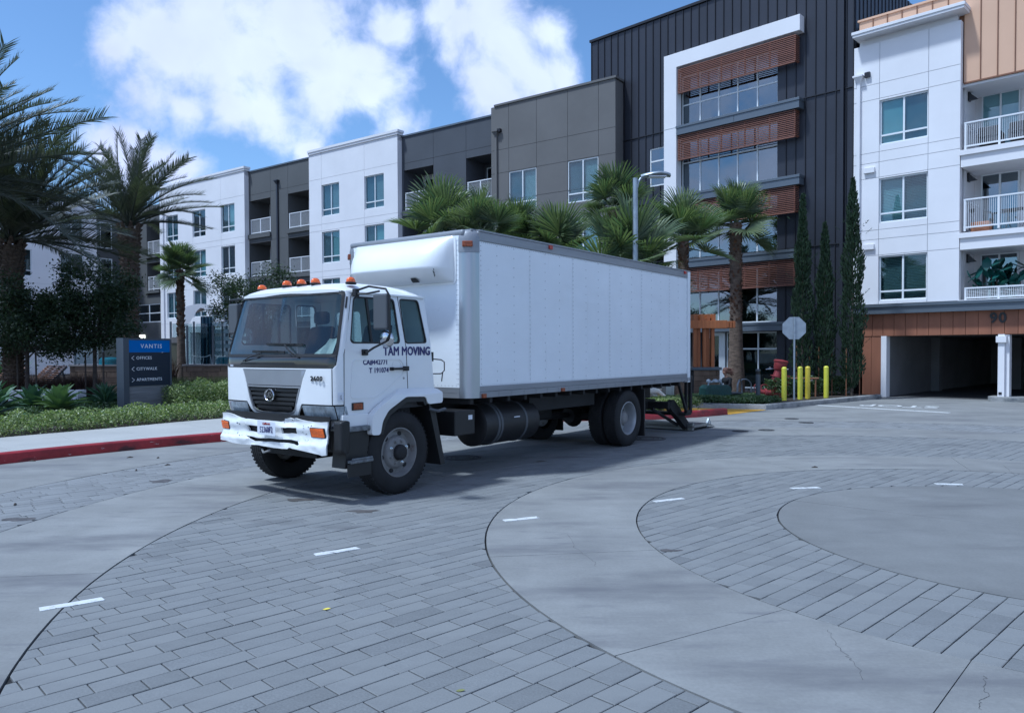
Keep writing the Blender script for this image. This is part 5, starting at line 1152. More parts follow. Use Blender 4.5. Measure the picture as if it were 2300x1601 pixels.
# fan palm frond: local origin at the trunk, stalk along +x rising; blade faces up/back
def fan_frond(seed,stalk=.9,rad=.95,cup=.35,droop=.5,nseg=34,spread=250):
    rg=random.Random(seed); mb=MB(); st=curve_pts((0,0,0),(1,0,.25),stalk,droop*.35,5); mb.tube(st,[.03,.024,.02,.018,.016,.014],4)
    c=st[-1]; d=(st[-1]-st[-2]).normalized(); up=Vector((0,1,0)).cross(d)*-1; up=up if up.z>0 else -up; sd=Vector((0,1,0))
    for i in range(nseg):
        a=R(-spread/2+spread*(i+.5)/nseg+rg.uniform(-1.5,1.5)); hw=R(spread/nseg/2*1.02)
        ln=rad*(1-.22*(abs(a)/R(spread/2))**2)*rg.uniform(.92,1.06)
        def P(r,aa,lift=0):
            v=d*math.cos(aa)+sd*math.sin(aa); bend=max(0,r/rad-.55)
            return c+v*r+up*(cup*r*abs(math.sin(aa))**1.5*.6-.0+lift)+Vector((0,0,-1))*(droop*rad*bend*bend*rg_k)
        rg_k=rg.uniform(.9,2.0)
        r1=ln*.52; pl=.012
        q=[P(.02,a),P(r1*.5,a-hw,-pl),P(r1*.5,a,pl),P(r1*.5,a+hw,-pl),P(r1,a-hw*.92,-pl),P(r1,a,pl*1.5),P(r1,a+hw*.92,-pl),P(ln*.82,a-hw*.42),P(ln*.82,a+hw*.42),P(ln,a+rg.uniform(-.04,.04))]
        mb.add(q,[(0,1,2),(0,2,3),(1,4,5,2),(2,5,6,3),(4,7,5),(5,7,8),(5,8,6),(7,9,8)])
    return mb
FAN=[fan_frond(i,stalk=s,rad=r,cup=c,droop=dr,nseg=38).mesh('frond',m_fan) for i,(s,r,c,dr) in enumerate([(.7,1.2,.35,.25),(.85,1.1,.6,.45),(.6,1.05,.25,.6),(.8,1.25,.45,.3)])]
DEADF=fan_frond(9,stalk=.8,rad=.75,cup=.9,droop=1.6,nseg=20).mesh('frond',m_deadf)
def frond_at(me,nm,root,loc,az,el,scale,roll=0):
    M_=Matrix.Translation(loc)@Matrix.Rotation(az,4,'Z')@Matrix.Rotation(-el,4,'Y')@Matrix.Rotation(roll,4,'X')@Matrix.Scale(scale,4)
    o=place(me,nm,None,root,M_); return o
def fan_palm(x,y,zc,scale,label,seed,zb=.15,tr=.19,nf=16,boots=True,lo=-30,hi=80,grp='fan palms beside the building'):
    rg=random.Random(seed); t=thing('fan_palm',label,'palm tree',(x,y,zb),0,grp); h=zc-zb; mb=MB(); n=14; P=[];Rr=[]
    lean=rg.uniform(-.12,.12)
    for i in range(n+1):
        k=i/n; P.append((lean*k*k,0,h*k)); Rr.append(tr*(1.25-.45*min(1,k*2.2)+.04*math.sin(k*19)))
    mb.tube(P,Rr,14); mb.build('trunk',m_trunk,t,60)
    if boots:
        b=MB(); k=.42
        while k<.99:
            for j in range(7):
                a=rg.uniform(0,2*PI); z=h*k+rg.uniform(-.04,.04); r0=tr*.8; c=Vector((lean*k*k+math.cos(a)*r0,math.sin(a)*r0,z)); o_=Vector((math.cos(a),math.sin(a),0)); s_=Vector((-math.sin(a),math.cos(a),0)); L_=rg.uniform(.05,.13)
                b.add([c-s_*.05,c+s_*.05,c+s_*.025+o_*.05+Vector((0,0,L_)),c-s_*.025+o_*.06+Vector((0,0,L_)),c-o_*.02+Vector((0,0,L_*.8))],[(0,1,2,3),(1,4,2),(0,3,4),(2,4,3)])
            k+=.022
        o=b.build('old_leaf_bases',m_boot,t); o['kind']='stuff'
    ctr=Vector((lean,0,h))
    for i in range(nf):
        az=2.399963*i+rg.uniform(-.3,.3); el=R(lo+(hi-lo)*((i+.5)/nf)**.8); 
        frond_at(FAN[rg.randrange(4)],'frond',t,ctr+Vector((0,0,-.25+.3*i/nf)),az,el,scale*rg.uniform(.85,1.12),rg.uniform(-.5,.5))
    return t
FP=[(985,530,24,1.0,'fan palm leftmost behind the truck, above the front end of the box',.16),
    (1085,520,23.2,.86,'fan palm second from the left behind the truck box',.16),
    (1160,540,25,.88,'low fan palm under the left window of the taupe block',.16),
    (1243,575,24,1.0,'bright green fan palm between the two windows of the taupe block',.16),
    (1372,470,26,.92,'tallest fan palm beside the lamp post, in front of the dark tower',.2),
    (1412,600,21.6,1.18,'broad fan palm right behind the lamp post',.2),
    (1530,540,23,.94,'fan palm with bristly stub trunk rising over the rear corner of the box',.17)]
for i,(px,py,D,s,lb,tr) in enumerate(FP):
    x=(px-1150)/1730*D; zc=HC+(790-py)*D/1730; fan_palm(x,D,zc,s*.93,lb,20+i,tr=tr,nf=15)
fan_palm(8.55,29.4,HC+(790-505)*29.4/1730,.92,'tall single fan palm with rough tapering trunk before the lobby windows',41,tr=.27,nf=19,lo=-45)
fan_palm(-14.5,33.8,HC+(787-600)*33.8/1730,.72,'small fan palm before the white wall, right of the wayfinding sign',44,tr=.19,nf=24,lo=-50)
# feather palm
def date_frond(seed,ln=3.6,droop=.9):
    rg=random.Random(seed); n=26; P=curve_pts((0,0,0),(1,0,.35),ln,droop,n,0); mb=MB(); mb.tube(P[::2],[.035-.03*i/13 for i in range(len(P[::2]))],4)
    m=84
    for i in range(m):
        k=.16+.83*i/m; f=k*n; a=int(min(f,n-1)); c=P[a].lerp(P[a+1],f-a); d=(P[a+1]-P[a]).normalized(); up=d.cross(Vector((0,1,0))); up=up if up.z>0 else -up
        L_=(.52*math.sin(min(1,(k+.12)*1.15)*PI*.86)**.6+.06)*rg.uniform(.85,1.1)
        for s in (-1,1):
            v=(d*rg.uniform(.75,.95)+Vector((0,s,0))*rg.uniform(.55,.8)+up*rg.uniform(.15,.5)).normalized(); w_=d*.014
            e=c+v*L_+Vector((0,0,-.05*L_)); mb.add([c-w_,c+w_,c+v*L_*.5+w_*1.1+up*.01,c+v*L_*.5-w_*1.1,e],[(0,1,2,3),(3,2,4)])
    return mb
DATE=[date_frond(i,3.5,d) for i,d in enumerate((.55,.85,1.2,.3))]; DATE=[m_.mesh('frond',m_date) for m_ in DATE]
def date_palm(x,y,zc,scale,label,seed,tr=.27,nf=46,wind=.0,zb=.15,lo=-20,hi=84):
    rg=random.Random(seed); t=thing('date_palm',label,'palm tree',(x,y,zb),0,'date palms in the left garden'); h=zc-zb; mb=MB(); n=12
    mb.tube([(0,0,h*i/n) for i in range(n+1)],[tr*(1.0+.25*max(0,(i/n-.72)*3.5)) for i in range(n+1)],14); mb.build('trunk',m_trunk,t,60)
    b=MB(); k=.12
    while k<1.02:
        nn=9
        for j in range(nn):
            a=2*PI*j/nn+k*31; z=h*k; r0=tr*(.96+.9*max(0,(k-.72))); c=Vector((math.cos(a)*r0,math.sin(a)*r0,z)); o_=Vector((math.cos(a),math.sin(a),0)); s_=Vector((-math.sin(a),math.cos(a),0)); w_=.085; L_=rg.uniform(.07,.12)*(1+1.2*max(0,k-.7)*2)
            b.add([c-s_*w_,c+s_*w_,c+s_*w_*.6+o_*L_*.8+Vector((0,0,L_)),c-s_*w_*.6+o_*L_*.8+Vector((0,0,L_)),c+Vector((0,0,L_*1.3))],[(0,1,2,3),(1,4,2),(0,3,4),(2,4,3)])
        k+=.026
    o=b.build('old_leaf_bases',m_trunk,t); o['kind']='stuff'
    for i in range(nf):
        az=2.399963*i+rg.uniform(-.2,.2); el=R(lo+(hi-lo)*((i+.5)/nf)**.9)
        # the wind combs the fronds towards +x
        dv=Vector((math.cos(az)*math.cos(el)+wind,math.sin(az)*math.cos(el)-.1*wind,math.sin(el))); az2=math.atan2(dv.y,dv.x); el2=math.atan2(dv.z,math.hypot(dv.x,dv.y))
        frond_at(DATE[rg.randrange(4)],'frond',t,Vector((0,0,h+.12)),az2,el2,scale*rg.uniform(.85,1.1),rg.uniform(-.7,.7))
    return t
date_palm((30-1150)/1730*24,24,HC+(787-545)*24/1730,1.12,'large date palm with stout trunk near the left edge, fronds blown to the right',1,tr=.27,nf=54,wind=.42,hi=80)
date_palm((295-1150)/1730*30,30,HC+(787-510)*30/1730,1.0,'date palm standing left of the white wing, fronds open to the sky',2,tr=.3,nf=44,wind=.16,lo=-8)
date_palm((-120-1150)/1730*21,21,HC+(787-420)*21/1730,1.25,'date palm whose crown reaches in over the left edge of the view',3,tr=.27,nf=50,wind=.3)
# broad leaved small trees: leaf clumps through a crown volume
def leaf_cloud(seed,n,fn,size,nclump=None,flat=.25):
    rg=random.Random(seed); mb=MB(); vs=[];fs=[]
    for i in range(n):
        c=fn(rg); a=rg.uniform(0,2*PI); el=rg.uniform(-1,1); nrm=Vector((math.cos(a)*math.cos(el),math.sin(a)*math.cos(el),abs(math.sin(el))+flat)).normalized()
        u=nrm.orthogonal().normalized(); u=Matrix.Rotation(rg.uniform(0,2*PI),3,nrm)@u; v=nrm.cross(u); s=size*rg.uniform(.6,1.3)
        b=len(vs); vs+=[c-u*s,c-v*s*.42+nrm*s*.1,c+u*s,c+v*s*.42+nrm*s*.1]; fs.append((b,b+1,b+2,b+3))
    mb.v=[tuple(p) for p in vs]; mb.f=fs; return mb
def tree(x,y,zc,rx,rz,label,seed,zb=.15,n=7000,stems=1,size=.055,stake=True):
    rg=random.Random(seed); t=thing('small_tree',label,'tree',(x,y,zb),0,'dark leaved garden trees'); h=zc-zb
    cl=[]
    for i in range(46):
        d=Vector((rg.gauss(0,1),rg.gauss(0,1),rg.gauss(0,1))).normalized()*(rg.random()**.45); cl.append((Vector((d.x*rx,d.y*rx,h+d.z*rz)),rg.uniform(.16,.36)*rx))
    mb=MB(); mb.tube([(0,0,0),(.02,0,h-rz*.9),(.0,.03,h-rz*.2)],[.07,.055,.04],8)
    for c,r in cl[:26]: mb.tube([(0,.01,h-rz*(.95-.3*rg.random())),(c.x*.45,c.y*.45,(h-rz*.7+c.z)/2),c],[.028,.016,.006],5)
    mb.build('trunk',m_bark,t,60)
    def fn(g):
        c,r=cl[g.randrange(len(cl))]; d=Vector((g.gauss(0,1),g.gauss(0,1),g.gauss(0,.8)))*.5; return c+d*r*1.15
    o=leaf_cloud(seed,n,fn,size).build('crown',m_leafd,t); o['kind']='stuff'
    if stake:
        for s in (-.28,.28): MB().tube([(s,0,0),(s,0,1.6)],.025,6).build('stake',m_bark,t)
tree((60-1150)/1730*23.4,23.4,HC+(787-712)*23.4/1730,1.45,1.25,'dark leafy tree in front of the large date palm trunk',51,n=17000)
tree((212-1150)/1730*24,24,HC+(787-682)*24/1730,1.38,1.5,'dark leafy tree on thin stems behind the wayfinding sign',52,n=17000)
tree((572-1150)/1730*30,30,HC+(787-660)*30/1730,1.6,1.5,'dark leafy tree behind the truck cab, before the grey balconies',53,n=10000)
# columnar cypresses
def cypress(x,y,h,r,label,seed):
    rg=random.Random(seed); t=thing('cypress',label,'tree',(x,y,.12),0,'columnar cypresses by the tower'); mb=MB(); mb.tube([(0,0,0),(0,0,h*.9)],[.05,.015],7); mb.build('trunk',m_bark,t)
    vs=[];fs=[]
    for i in range(5200):
        k=rg.random()**.9; z=.25+k*(h-.25); rr=r*(min(1,(k+.03)*7)*(1-k**2.6)*(.82+.18*math.sin(k*23+seed))+.03); a=rg.uniform(0,2*PI); q=rr*(rg.random()**.4)
        c=Vector((math.cos(a)*q,math.sin(a)*q,z)); d=Vector((math.cos(a)*.35+rg.uniform(-.2,.2),math.sin(a)*.35+rg.uniform(-.2,.2),1)).normalized(); s=d.cross(Vector((rg.uniform(-1,1),rg.uniform(-1,1),0))).normalized(); L_=rg.uniform(.07,.17); w_=.017
        b=len(vs); vs+=[tuple(c-s*w_),tuple(c+s*w_),tuple(c+d*L_*.6+s*w_*1.3),tuple(c+d*L_),tuple(c+d*L_*.6-s*w_*1.3)]; fs.append((b,b+1,b+2,b+3,b+4))
    for i in range(26):     # stray side sprays
        z=rg.uniform(.8,h*.9); a=rg.uniform(0,2*PI); c=Vector((math.cos(a)*r*.8,math.sin(a)*r*.8,z)); o_=Vector((math.cos(a),math.sin(a),.9)).normalized()
        for j in range(9):
            p=c+o_*.03*j; s=Vector((-math.sin(a),math.cos(a),0))*rg.choice((-1,1))+o_*.6; b=len(vs); w_=.012
            vs+=[tuple(p),tuple(p+s*.04+Vector((0,0,w_))),tuple(p+s*.075),tuple(p+s*.04-Vector((0,0,w_)))]; fs.append((b,b+1,b+2,b+3))
    m_=MB(); m_.v=vs; m_.f=fs; o=m_.build('foliage',m_cyp,t); o['kind']='stuff'
    for s in (-.22,.24): MB().tube([(s,-.05,0),(s,-.05,1.75)],.018,6).build('stake',m_orgs,t)
for px,pt,D,r,lb,sd in ((1802,447,27.2,.44,'columnar cypress leftmost of three, against the dark tower',1),(1852,512,27.0,.42,'shortest columnar cypress, middle of the three',2),(1914,412,26.6,.50,'tallest columnar cypress beside the white wall',3)):
    cypress((px-1150)/1730*D,D,HC+(792-pt)*D/1730-.12,r,lb,60+sd)
# clipped ground cover hedges
def hedge(name,path,w0,w1,ht,n,label,material,seed,zb=.15,size=.03,kind='stuff',cat=None,lump=.12):
    rg=random.Random(seed); Ls=[0]
    for a,b in zip(path,path[1:]): Ls.append(Ls[-1]+(b-a).length)
    vs=[];fs=[];T_=Ls[-1]
    for i in range(n):
        s=rg.random()*T_; k=max(j for j in range(len(Ls)-1) if Ls[j]<=s); f=(s-Ls[k])/max(1e-6,Ls[k+1]-Ls[k]); a,b=path[k],path[k+1]; p=a.lerp(b,f); d=(b-a).normalized(); sd_=Vector((-d.y,d.x,0))
        q=rg.random(); o_=w0+(w1-w0)*q; top=ht*(1+lump*1.6*noise.noise(Vector((p.x*1.7+sd_.x*o_*2,p.y*1.7+sd_.y*o_*2,seed)))+lump*noise.noise(Vector((p.x*6,p.y*6,o_*6))))*(min(1,(q+.02)*7)**.35)*(min(1,(1.02-q)*7)**.35)
        z=top*(1-rg.random()**2*.75) if rg.random()<.85 else top*rg.random()
        c=p+sd_*(o_+rg.uniform(-.03,.03)); c.z=zb+z
        a_=rg.uniform(0,2*PI); e=rg.uniform(.1,1.2); nr=Vector((math.cos(a_)*math.cos(e),math.sin(a_)*math.cos(e),math.sin(e))); u=nr.orthogonal().normalized(); u=Matrix.Rotation(rg.uniform(0,6.28),3,nr)@u; v=nr.cross(u); s_=size*rg.uniform(.6,1.3)
        b_=len(vs); vs+=[tuple(c-u*s_),tuple(c-v*s_*.5+nr*s_*.12),tuple(c+u*s_),tuple(c+v*s_*.5+nr*s_*.12)]; fs.append((b_,b_+1,b_+2,b_+3))
    m_=MB(); m_.v=vs; m_.f=fs; o=m_.build(name,material); o['kind']=kind; o['label']=label
    if cat: o['category']=cat
    return o
HP=HE[:]; 
hedge('ground_cover_hedge',HP[8:62],.02,1.25,.33,52000,'low bright green hedge lining the back of the sidewalk',m_hedge,5,size=.031,lump=.30)
hedge('ground_cover',smooth_path([(-13.6,16.0),(-11.9,18.6),(-10.6,21.2),(-9.2,24.0)]),-.3,2.6,.24,26000,'dark green leafy ground cover behind the wayfinding sign',m_hedge2,6,size=.035)
hedge('ground_cover',smooth_path([(-8.9,20.3),(-7.6,21.6),(-6.0,22.8)]),-.3,1.8,.66,20000,'mid green leafy ground cover right of the sign',m_hedge,7,size=.035,lump=.2)
hedge('ground_cover',smooth_path([(2.7,19.15),(4.3,19.95),(5.3,20.75)]),.2,1.0,.30,9000,'light green plants behind the red kerb by the lift platform',m_hedge,8,size=.035)
hedge('ground_cover',smooth_path([(4.5,23.35),(5.9,22.8),(7.2,22.35),(8.3,23.2)]),.15,1.3,.20,17000,'low green plants in the bed in front of the green utility box',m_hedge2,9,size=.036,zb=.12)
hedge('ground_cover',smooth_path([(5.8,25.4),(8.2,24.9)]),-.2,1.6,.13,9000,'low green plants round the foot of the red backflow valve',m_hedge2,10,size=.036,zb=.12)
hedge('ground_cover',smooth_path([(9.0,25.3),(10.2,26.2),(12.3,27.5)]),.1,.9,.62,15000,'taller shrub row behind the yellow bollards',m_hedge2,11,size=.04,zb=.12)
# tall grasses and dark grasses
def grass_patch(path,w0,w1,h0,h1,n,label,material,seed,zb=.15,wd=.007,bend=.35):
    rg=random.Random(seed); vs=[];fs=[]
    for i in range(n):
        k=rg.random()*(len(path)-1); a=int(k); p=path[a].lerp(path[min(a+1,len(path)-1)],k-a); d=(path[min(a+1,len(path)-1)]-path[a]).normalized(); p=p+Vector((-d.y,d.x,0))*rg.uniform(w0,w1); h=rg.uniform(h0,h1); t=rg.uniform(0,6.28); L_=Vector((math.cos(t),math.sin(t),0)); s=Vector((-math.sin(t),math.cos(t),0))*wd; b=bend*rg.random()
        b_=len(vs); q=Vector((p.x,p.y,zb)); vs+=[tuple(q-s),tuple(q+s),tuple(q+L_*b*h*.35+Vector((0,0,h*.6))+s*.8),tuple(q+L_*b*h*.35+Vector((0,0,h*.6))-s*.8),tuple(q+L_*b*h+Vector((0,0,h*(1-.25*b))))]; fs+=[(b_,b_+1,b_+2,b_+3),(b_+3,b_+2,b_+4)]
    m_=MB(); m_.v=vs; m_.f=fs; o=m_.build('tall_grass',material); o['kind']='stuff'; o['label']=label
grass_patch(smooth_path([(-11.2,25.0),(-9.5,26.0),(-8.0,27.0)]),-1.2,1.6,.45,.85,9000,'tall thin green grass before the low stone wall',m_grass,1)
grass_patch(smooth_path([(-17.5,23.3),(-15.5,24.2),(-13.6,25.3)]),-.7,1.2,.7,1.05,9000,'dark reddish purple grass in front of the loungers',m_purp,2,bend=.9,wd=.006)
grass_patch(smooth_path([(-14.0,30.1),(-13.2,29.7)]),-.3,.3,.9,1.6,260,'dark spiky flax clump left of the glass fence',m_purp,3,wd=.03,bend=.5)
grass_patch(smooth_path([(-18.2,27.0),(-17.6,27.4)]),-.3,.3,.9,1.7,220,'dark spiky flax clump behind the loungers',m_agaved,4,wd=.035,bend=.6)
# agaves: each broad leaf is a part
def agave(x,y,rad,label,seed,material,n=34,wide=.075,up=0):
    rg=random.Random(seed); t=thing('agave',label,'agave plant',(x,y,.2),0,'agaves in the left garden')
    for i in range(n):
        az=2.399963*i; el=R(8+72*(i/n)**.9+up); L_=rad*rg.uniform(.85,1.1)*(1-.25*(i/n)); wv=wide*rg.uniform(.85,1.15); mb=MB(); q=7; vs=[]
        for j in range(q+1):
            k=j/q; w_=wv*(.55+1.2*k-1.75*k*k*k*k if k<.6 else (.55+1.2*.6-1.75*.1296)*(1-((k-.6)/.4)**1.6)); w_=max(w_,.002); z=.10*L_*math.sin(k*2.2)-.12*L_*k*k
            vs+=[(L_*k,-w_,z+.03*(w_/wv)),(L_*k,0,z-.012),(L_*k,w_,z+.03*(w_/wv))]
        mb.add(vs,[(3*j+a,3*j+a+1,3*j+a+4,3*j+a+3) for j in range(q) for a in (0,1)])
        mb.build('leaf',material,t,60,mw=Matrix.Translation((0,0,.05+.10*i/n))@Matrix.Rotation(az,4,'Z')@Matrix.Rotation(-el,4,'Y'))
agave(-11.35,19.3,.82,'bright green agave, rightmost of the front row by the hedge',1,m_agave,34,.10)
agave(-11.55,16.9,.9,'dark agave at the left edge nearest the sidewalk',2,m_agaved,30,.115)
agave(-12.75,18.9,.95,'tall dark agave at far left before the white planter',3,m_agaved,30,.115,up=8)
agave(-12.3,19.7,.75,'dark agave between the bright one and the far left ones',4,m_agaved,26,.105,up=8)
agave(-11.15,21.1,.75,'blue green narrow leaved agave just left of the sign',5,m_agaved,44,.045,up=4)

# ================================================================== STREET AND GARDEN OBJECTS
def bevbox(mb_args,name,m_,parent,bv=.01): return MB().box(*mb_args).build(name,m_,parent,bevel=bv)
# wayfinding sign
m_sgrey=mat('sign_grey_metal',(.085,.10,.12),.5,metal=.3); m_sblue=mat('sign_blue_panel',(.0,.13,.48),.45); m_snavy=mat('sign_navy_panel',(.008,.018,.04),.4); m_stone=mat('sign_base_laminate',(.20,.205,.21),.7,nz=[(6,.7,1.25,5,(.15,1,2.6))]); m_swht=mat('sign_lettering_white',(.78,.8,.82),.5)
sg=thing('wayfinding_sign','blue and navy wayfinding sign reading VANTIS, OFFICES, CITYWALK and APARTMENTS','sign',(-10.1,20.0,.12),R(90-30))
# local x along the face to the right, y inward
W_=1.42; MB().box(.16,W_-.02,.02,.24,0,.72).build('sign_base',m_stone,sg)
MB().box(0,.16,-.02,.28,0,1.98).build('sign_side_post',m_sgrey,sg,bevel=.004); MB().box(W_-.05,W_,-.02,.28,0,1.95).build('sign_side_post',m_sgrey,sg,bevel=.004); MB().box(.16,W_-.05,-.02,.28,1.93,1.98).build('sign_top',m_sgrey,sg)
MB().box(.16,W_-.05,.0,.24,.72,1.60).build('navy_panel',m_snavy,sg); MB().box(.16,W_-.05,-.008,.24,1.605,1.93).build('blue_panel',m_sblue,sg)
MSn=lambda x,z,y=-.003:Matrix(((1,0,0,x),(0,0,-1,y),(0,1,0,z),(0,0,0,1)))
text('sign_lettering','VANTIS',.155,m_swht,sg,MSn(.16+(W_-.21)/2+.05,1.765,-.011),.002,.0012,space=1.28)
for k,(tx,z) in enumerate((('OFFICES',1.455),('CITYWALK',1.165),('APARTMENTS',.88))):
    text('sign_lettering',tx,.112,m_swht,sg,MSn(.375,z),.002,.0012,ax='LEFT',space=1.12)
    mb=MB(); s=-1 if k<2 else 1; cx=.275; mb.beam((cx+s*.035,-.006,z),(cx-s*.035,-.006,z+.055),.012,.006,(0,1,0)); mb.beam((cx+s*.035,-.006,z),(cx-s*.035,-.006,z-.055),.012,.006,(0,1,0)); mb.build('sign_arrow',m_swht,sg)
# white planter blocks
pl=thing('planter_block','white concrete planter block behind the agaves','planter',(-13.55,22.4,.15),R(8)); MB().box(-.9,.35,-.3,.3,0,.50).build('block',m_stw,pl,bevel=.01); MB().box(.36,.95,-.25,.35,0,.48).build('block',m_stw,pl,bevel=.01)
# low stone wall with glass fence
m_wst=mat('tan_stone_block',(.15,.105,.075),.9,nz=(4,.75,1.2),rand=.25,bump=(18,.4,.01)); m_cap=mat('stone_cap',(.24,.22,.21),.85,nz=(5,.85,1.1))
def stone_wall(x0,x1,yy,label):
    t=thing('low_stone_wall',label,'wall',(x0,yy,.13),0,'low garden walls under the glass fence'); L_=x1-x0; rg=random.Random(int(x0*10)); H=1.08; nrow=5; rh=H/nrow
    MB().box(.01,L_-.01,.03,.27,0,H).build('wall_core',m_joint,t)
    for r in range(nrow):
        x=-rg.random()*.3
        while x<L_:
            ln=rg.uniform(.35,.75); a,b=max(0,x)+.006,min(L_,x+ln)-.006; x+=ln
            if b-a<.05: continue
            for s in (0,1): MB().box(a,b,(0 if not s else .27)+rg.uniform(-.008,.008),(.03 if not s else .30),r*rh+.006,(r+1)*rh-.006).build('stone',m_wst,t)
    MB().box(-.03,L_+.03,-.03,.33,H,H+.06).build('wall_cap',m_cap,t); return t
m_gf_=glass('fence_glass',(.68,.74,.75),1.45,(.8,.9,1),0,.8)
def glass_fence(x0,x1,yy,xs,label):
    t=thing('glass_fence',label,'fence',(0,yy,1.26),0,'frameless glass fences on the stone walls')
    for x in xs: MB().box(x-.035,x+.035,.11,.17,0,1.50).build('fence_post',m_sill,t,bevel=.004)
    ed=[x0]+list(xs)+[x1]
    for a,b in zip(ed,ed[1:]):
        if b-a>.2: MB().box(a+.05,b-.05,.135,.147,.04,1.46).build('glass_panel',m_gf_,t)
D=29.6; X=lambda px,d=D:(px-1150)/1730*d
stone_wall(X(156),X(262),D,'low tan stone wall section left of the sign'); glass_fence(X(156),X(265),D,[X(164),X(228)],'glass fence on the wall section left of the sign')
stone_wall(X(411),X(560),D,'low tan stone wall section between the sign and the truck'); glass_fence(X(414),X(562),D,[X(418),X(476),X(538)],'glass fence on the wall section between the sign and the truck')
f2=thing('glass_fence','farther glass fence run seen past the sign','fence',(0,35.5,.15),0,'frameless glass fences on the stone walls')
for px in (384,436,500): MB().box(X(px,35.5)-.04,X(px,35.5)+.04,0,.06,0,3.0).build('fence_post',m_sill,f2)
MB().box(X(388,35.5),X(432,35.5),.02,.032,.9,2.9).build('glass_panel',m_gf_,f2); MB().box(X(440,35.5),X(496,35.5),.02,.032,.9,2.9).build('glass_panel',m_gf_,f2)
# slatted screen, canopy and teal panel at the pool
sc_=thing('slatted_screen','grey horizontal slatted screen behind the dark tree','fence',(X(478,38),38,.15))
for i in range(9): MB().box(0,1.95,0,.05,.35+i*.36,.35+i*.36+.2).build('slat',m_galv,sc_)
for x in (-.02,.62,1.9): MB().box(x,x+.1,.05,.15,0,3.6).build('screen_post',m_sill,sc_)
cn=thing('canopy','pale curved canopy over the pool terrace','canopy',(X(452,40),40,2.4)); MB().grid(14,4,lambda u,v:Vector((-1.2+2.4*u,v*1.0,1.5+.35*math.sin(u*PI)-.3*v))).build('canopy_top',m_stw,cn); MB().grid(14,4,lambda u,v:Vector((-1.2+2.4*u,0,1.5+.35*math.sin(u*PI)-1.0*v*(.6+.4*math.sin(u*9)))) ).build('canopy_valance',m_stw,cn)
for x in (-1.1,1.1): MB().box(x-.06,x+.06,.4,.52,-2.3,1.6).build('canopy_post',m_stw,cn)
m_teal=mat('teal_panel',(.02,.06,.10),.6,nz=(2,.8,1.1)); ct=thing('curtain','dark teal curtain panel hanging at the terrace','curtain',(X(452,39),39,.15)); MB().grid(20,3,lambda u,v:Vector((.62*u,.05*math.sin(u*22),3.4*v))).build('curtain_cloth',m_teal,ct,60)
# teal cushions by the fence
m_tc=mat('teal_cushion',(.0,.14,.20),.8,nz=(5,.8,1.15))
for px,lb in ((250,'teal pouf behind the low wall, left of the sign'),(512,'teal pouf behind the low wall, beside the truck cab')):
    d=31; t=thing('pouf',lb,'pouf',(X(px,d),d,.15),0,'teal poufs on the terrace'); MB().lathe([(.001,0),(.36,.0),(.44,.12),(.45,.5),(.44,1.28),(.36,1.38),(.001,1.40)],24).build('cushion',m_tc,t,60); MB().lathe([(.452,.9),(.458,.92),(.452,.94)],24).build('seam',m_tc,t)
# metal frame chairs behind the glass
def wire_chair(px,d,lb):
    t=thing('wire_chair',lb,'chair',(X(px,d),d,.15),.4,'white wire chairs behind the glass'); mb=MB()
    mb.tube([(-.35,0,1.45),(-.2,-.1,1.40),(0,-.15,1.38),(.2,-.1,1.40),(.35,0,1.47)],.02,6); mb.build('back_rail',m_rail,t)
    mb=MB()
    for a,b in (((-.3,-.05,1.42),(-.05,.3,.6)),((.35,0,1.45),(.55,-.2,.3)),((.1,-.1,1.38),(-.1,-.3,.0)),((-.2,.1,.6),(.5,.1,.6)),((-.25,-.2,0),(-.1,.2,.6)),((.5,-.2,0),(.3,.2,.6))): mb.tube([a,b],.014,5)
    mb.build('frame',m_rail,t); MB().box(-.25,.35,-.25,.25,.56,.60).build('seat',m_blk,t)
wire_chair(452,32,'white wire chair behind the glass, nearer the sign'); wire_chair(502,32.5,'white wire chair behind the glass, nearer the truck')
tp=thing('bin_cabinet','olive grey cabinet standing just right of the sign behind the fence','cabinet',(X(393,34),34,.15)); MB().box(-.15,.18,0,.4,0,2.0).build('cabinet_body',mat('olive_cabinet',(.13,.125,.085),.7),tp,bevel=.01); MB().box(-.17,.2,-.02,.42,2.0,2.25).build('cabinet_top',m_cap,tp)
# slatted recliners
m_dsl=mat('weathered_slat',(.19,.085,.04),.7,nz=(8,.6,1.3),rand=.25)
def recliner(x,y,rz,lb):
    t=thing('recliner',lb,'recliner',(x,y,.15),rz,'slatted timber recliners in the garden'); nsl=15; mb=MB()
    for s in (-.21,.21): mb.beam((s,-.55,.22),(s,.35,1.12),.04,.06); mb.beam((s,.2,1.0),(s,.5,.0),.04,.05); mb.beam((s,-.55,.22),(s,-.55,0),.04,.05)
    mb.build('frame',m_sgrey,t)
    for i in range(nsl):
        k=i/(nsl-1); p=Vector((0,-.55+.88*k,.25+.88*k)); MB().box(-.25,.25,-.02,.02,-.011,.011,Matrix.Translation(p)@Matrix.Rotation(R(45),4,'X')).build('slat',m_dsl,t)
for i,(px,py_,lb) in enumerate(((2,815,'slatted recliner leftmost, cut by the edge of the view'),(32,820,'slatted recliner second from the left'),(88,828,'slatted recliner left of a close set of three'),(103,830,'slatted recliner in the middle of a close set of three'),(118,834,'slatted recliner right of a close set of three'))):
    d=26.5-.35*i; recliner(X(px,d),d,R(-38),lb)
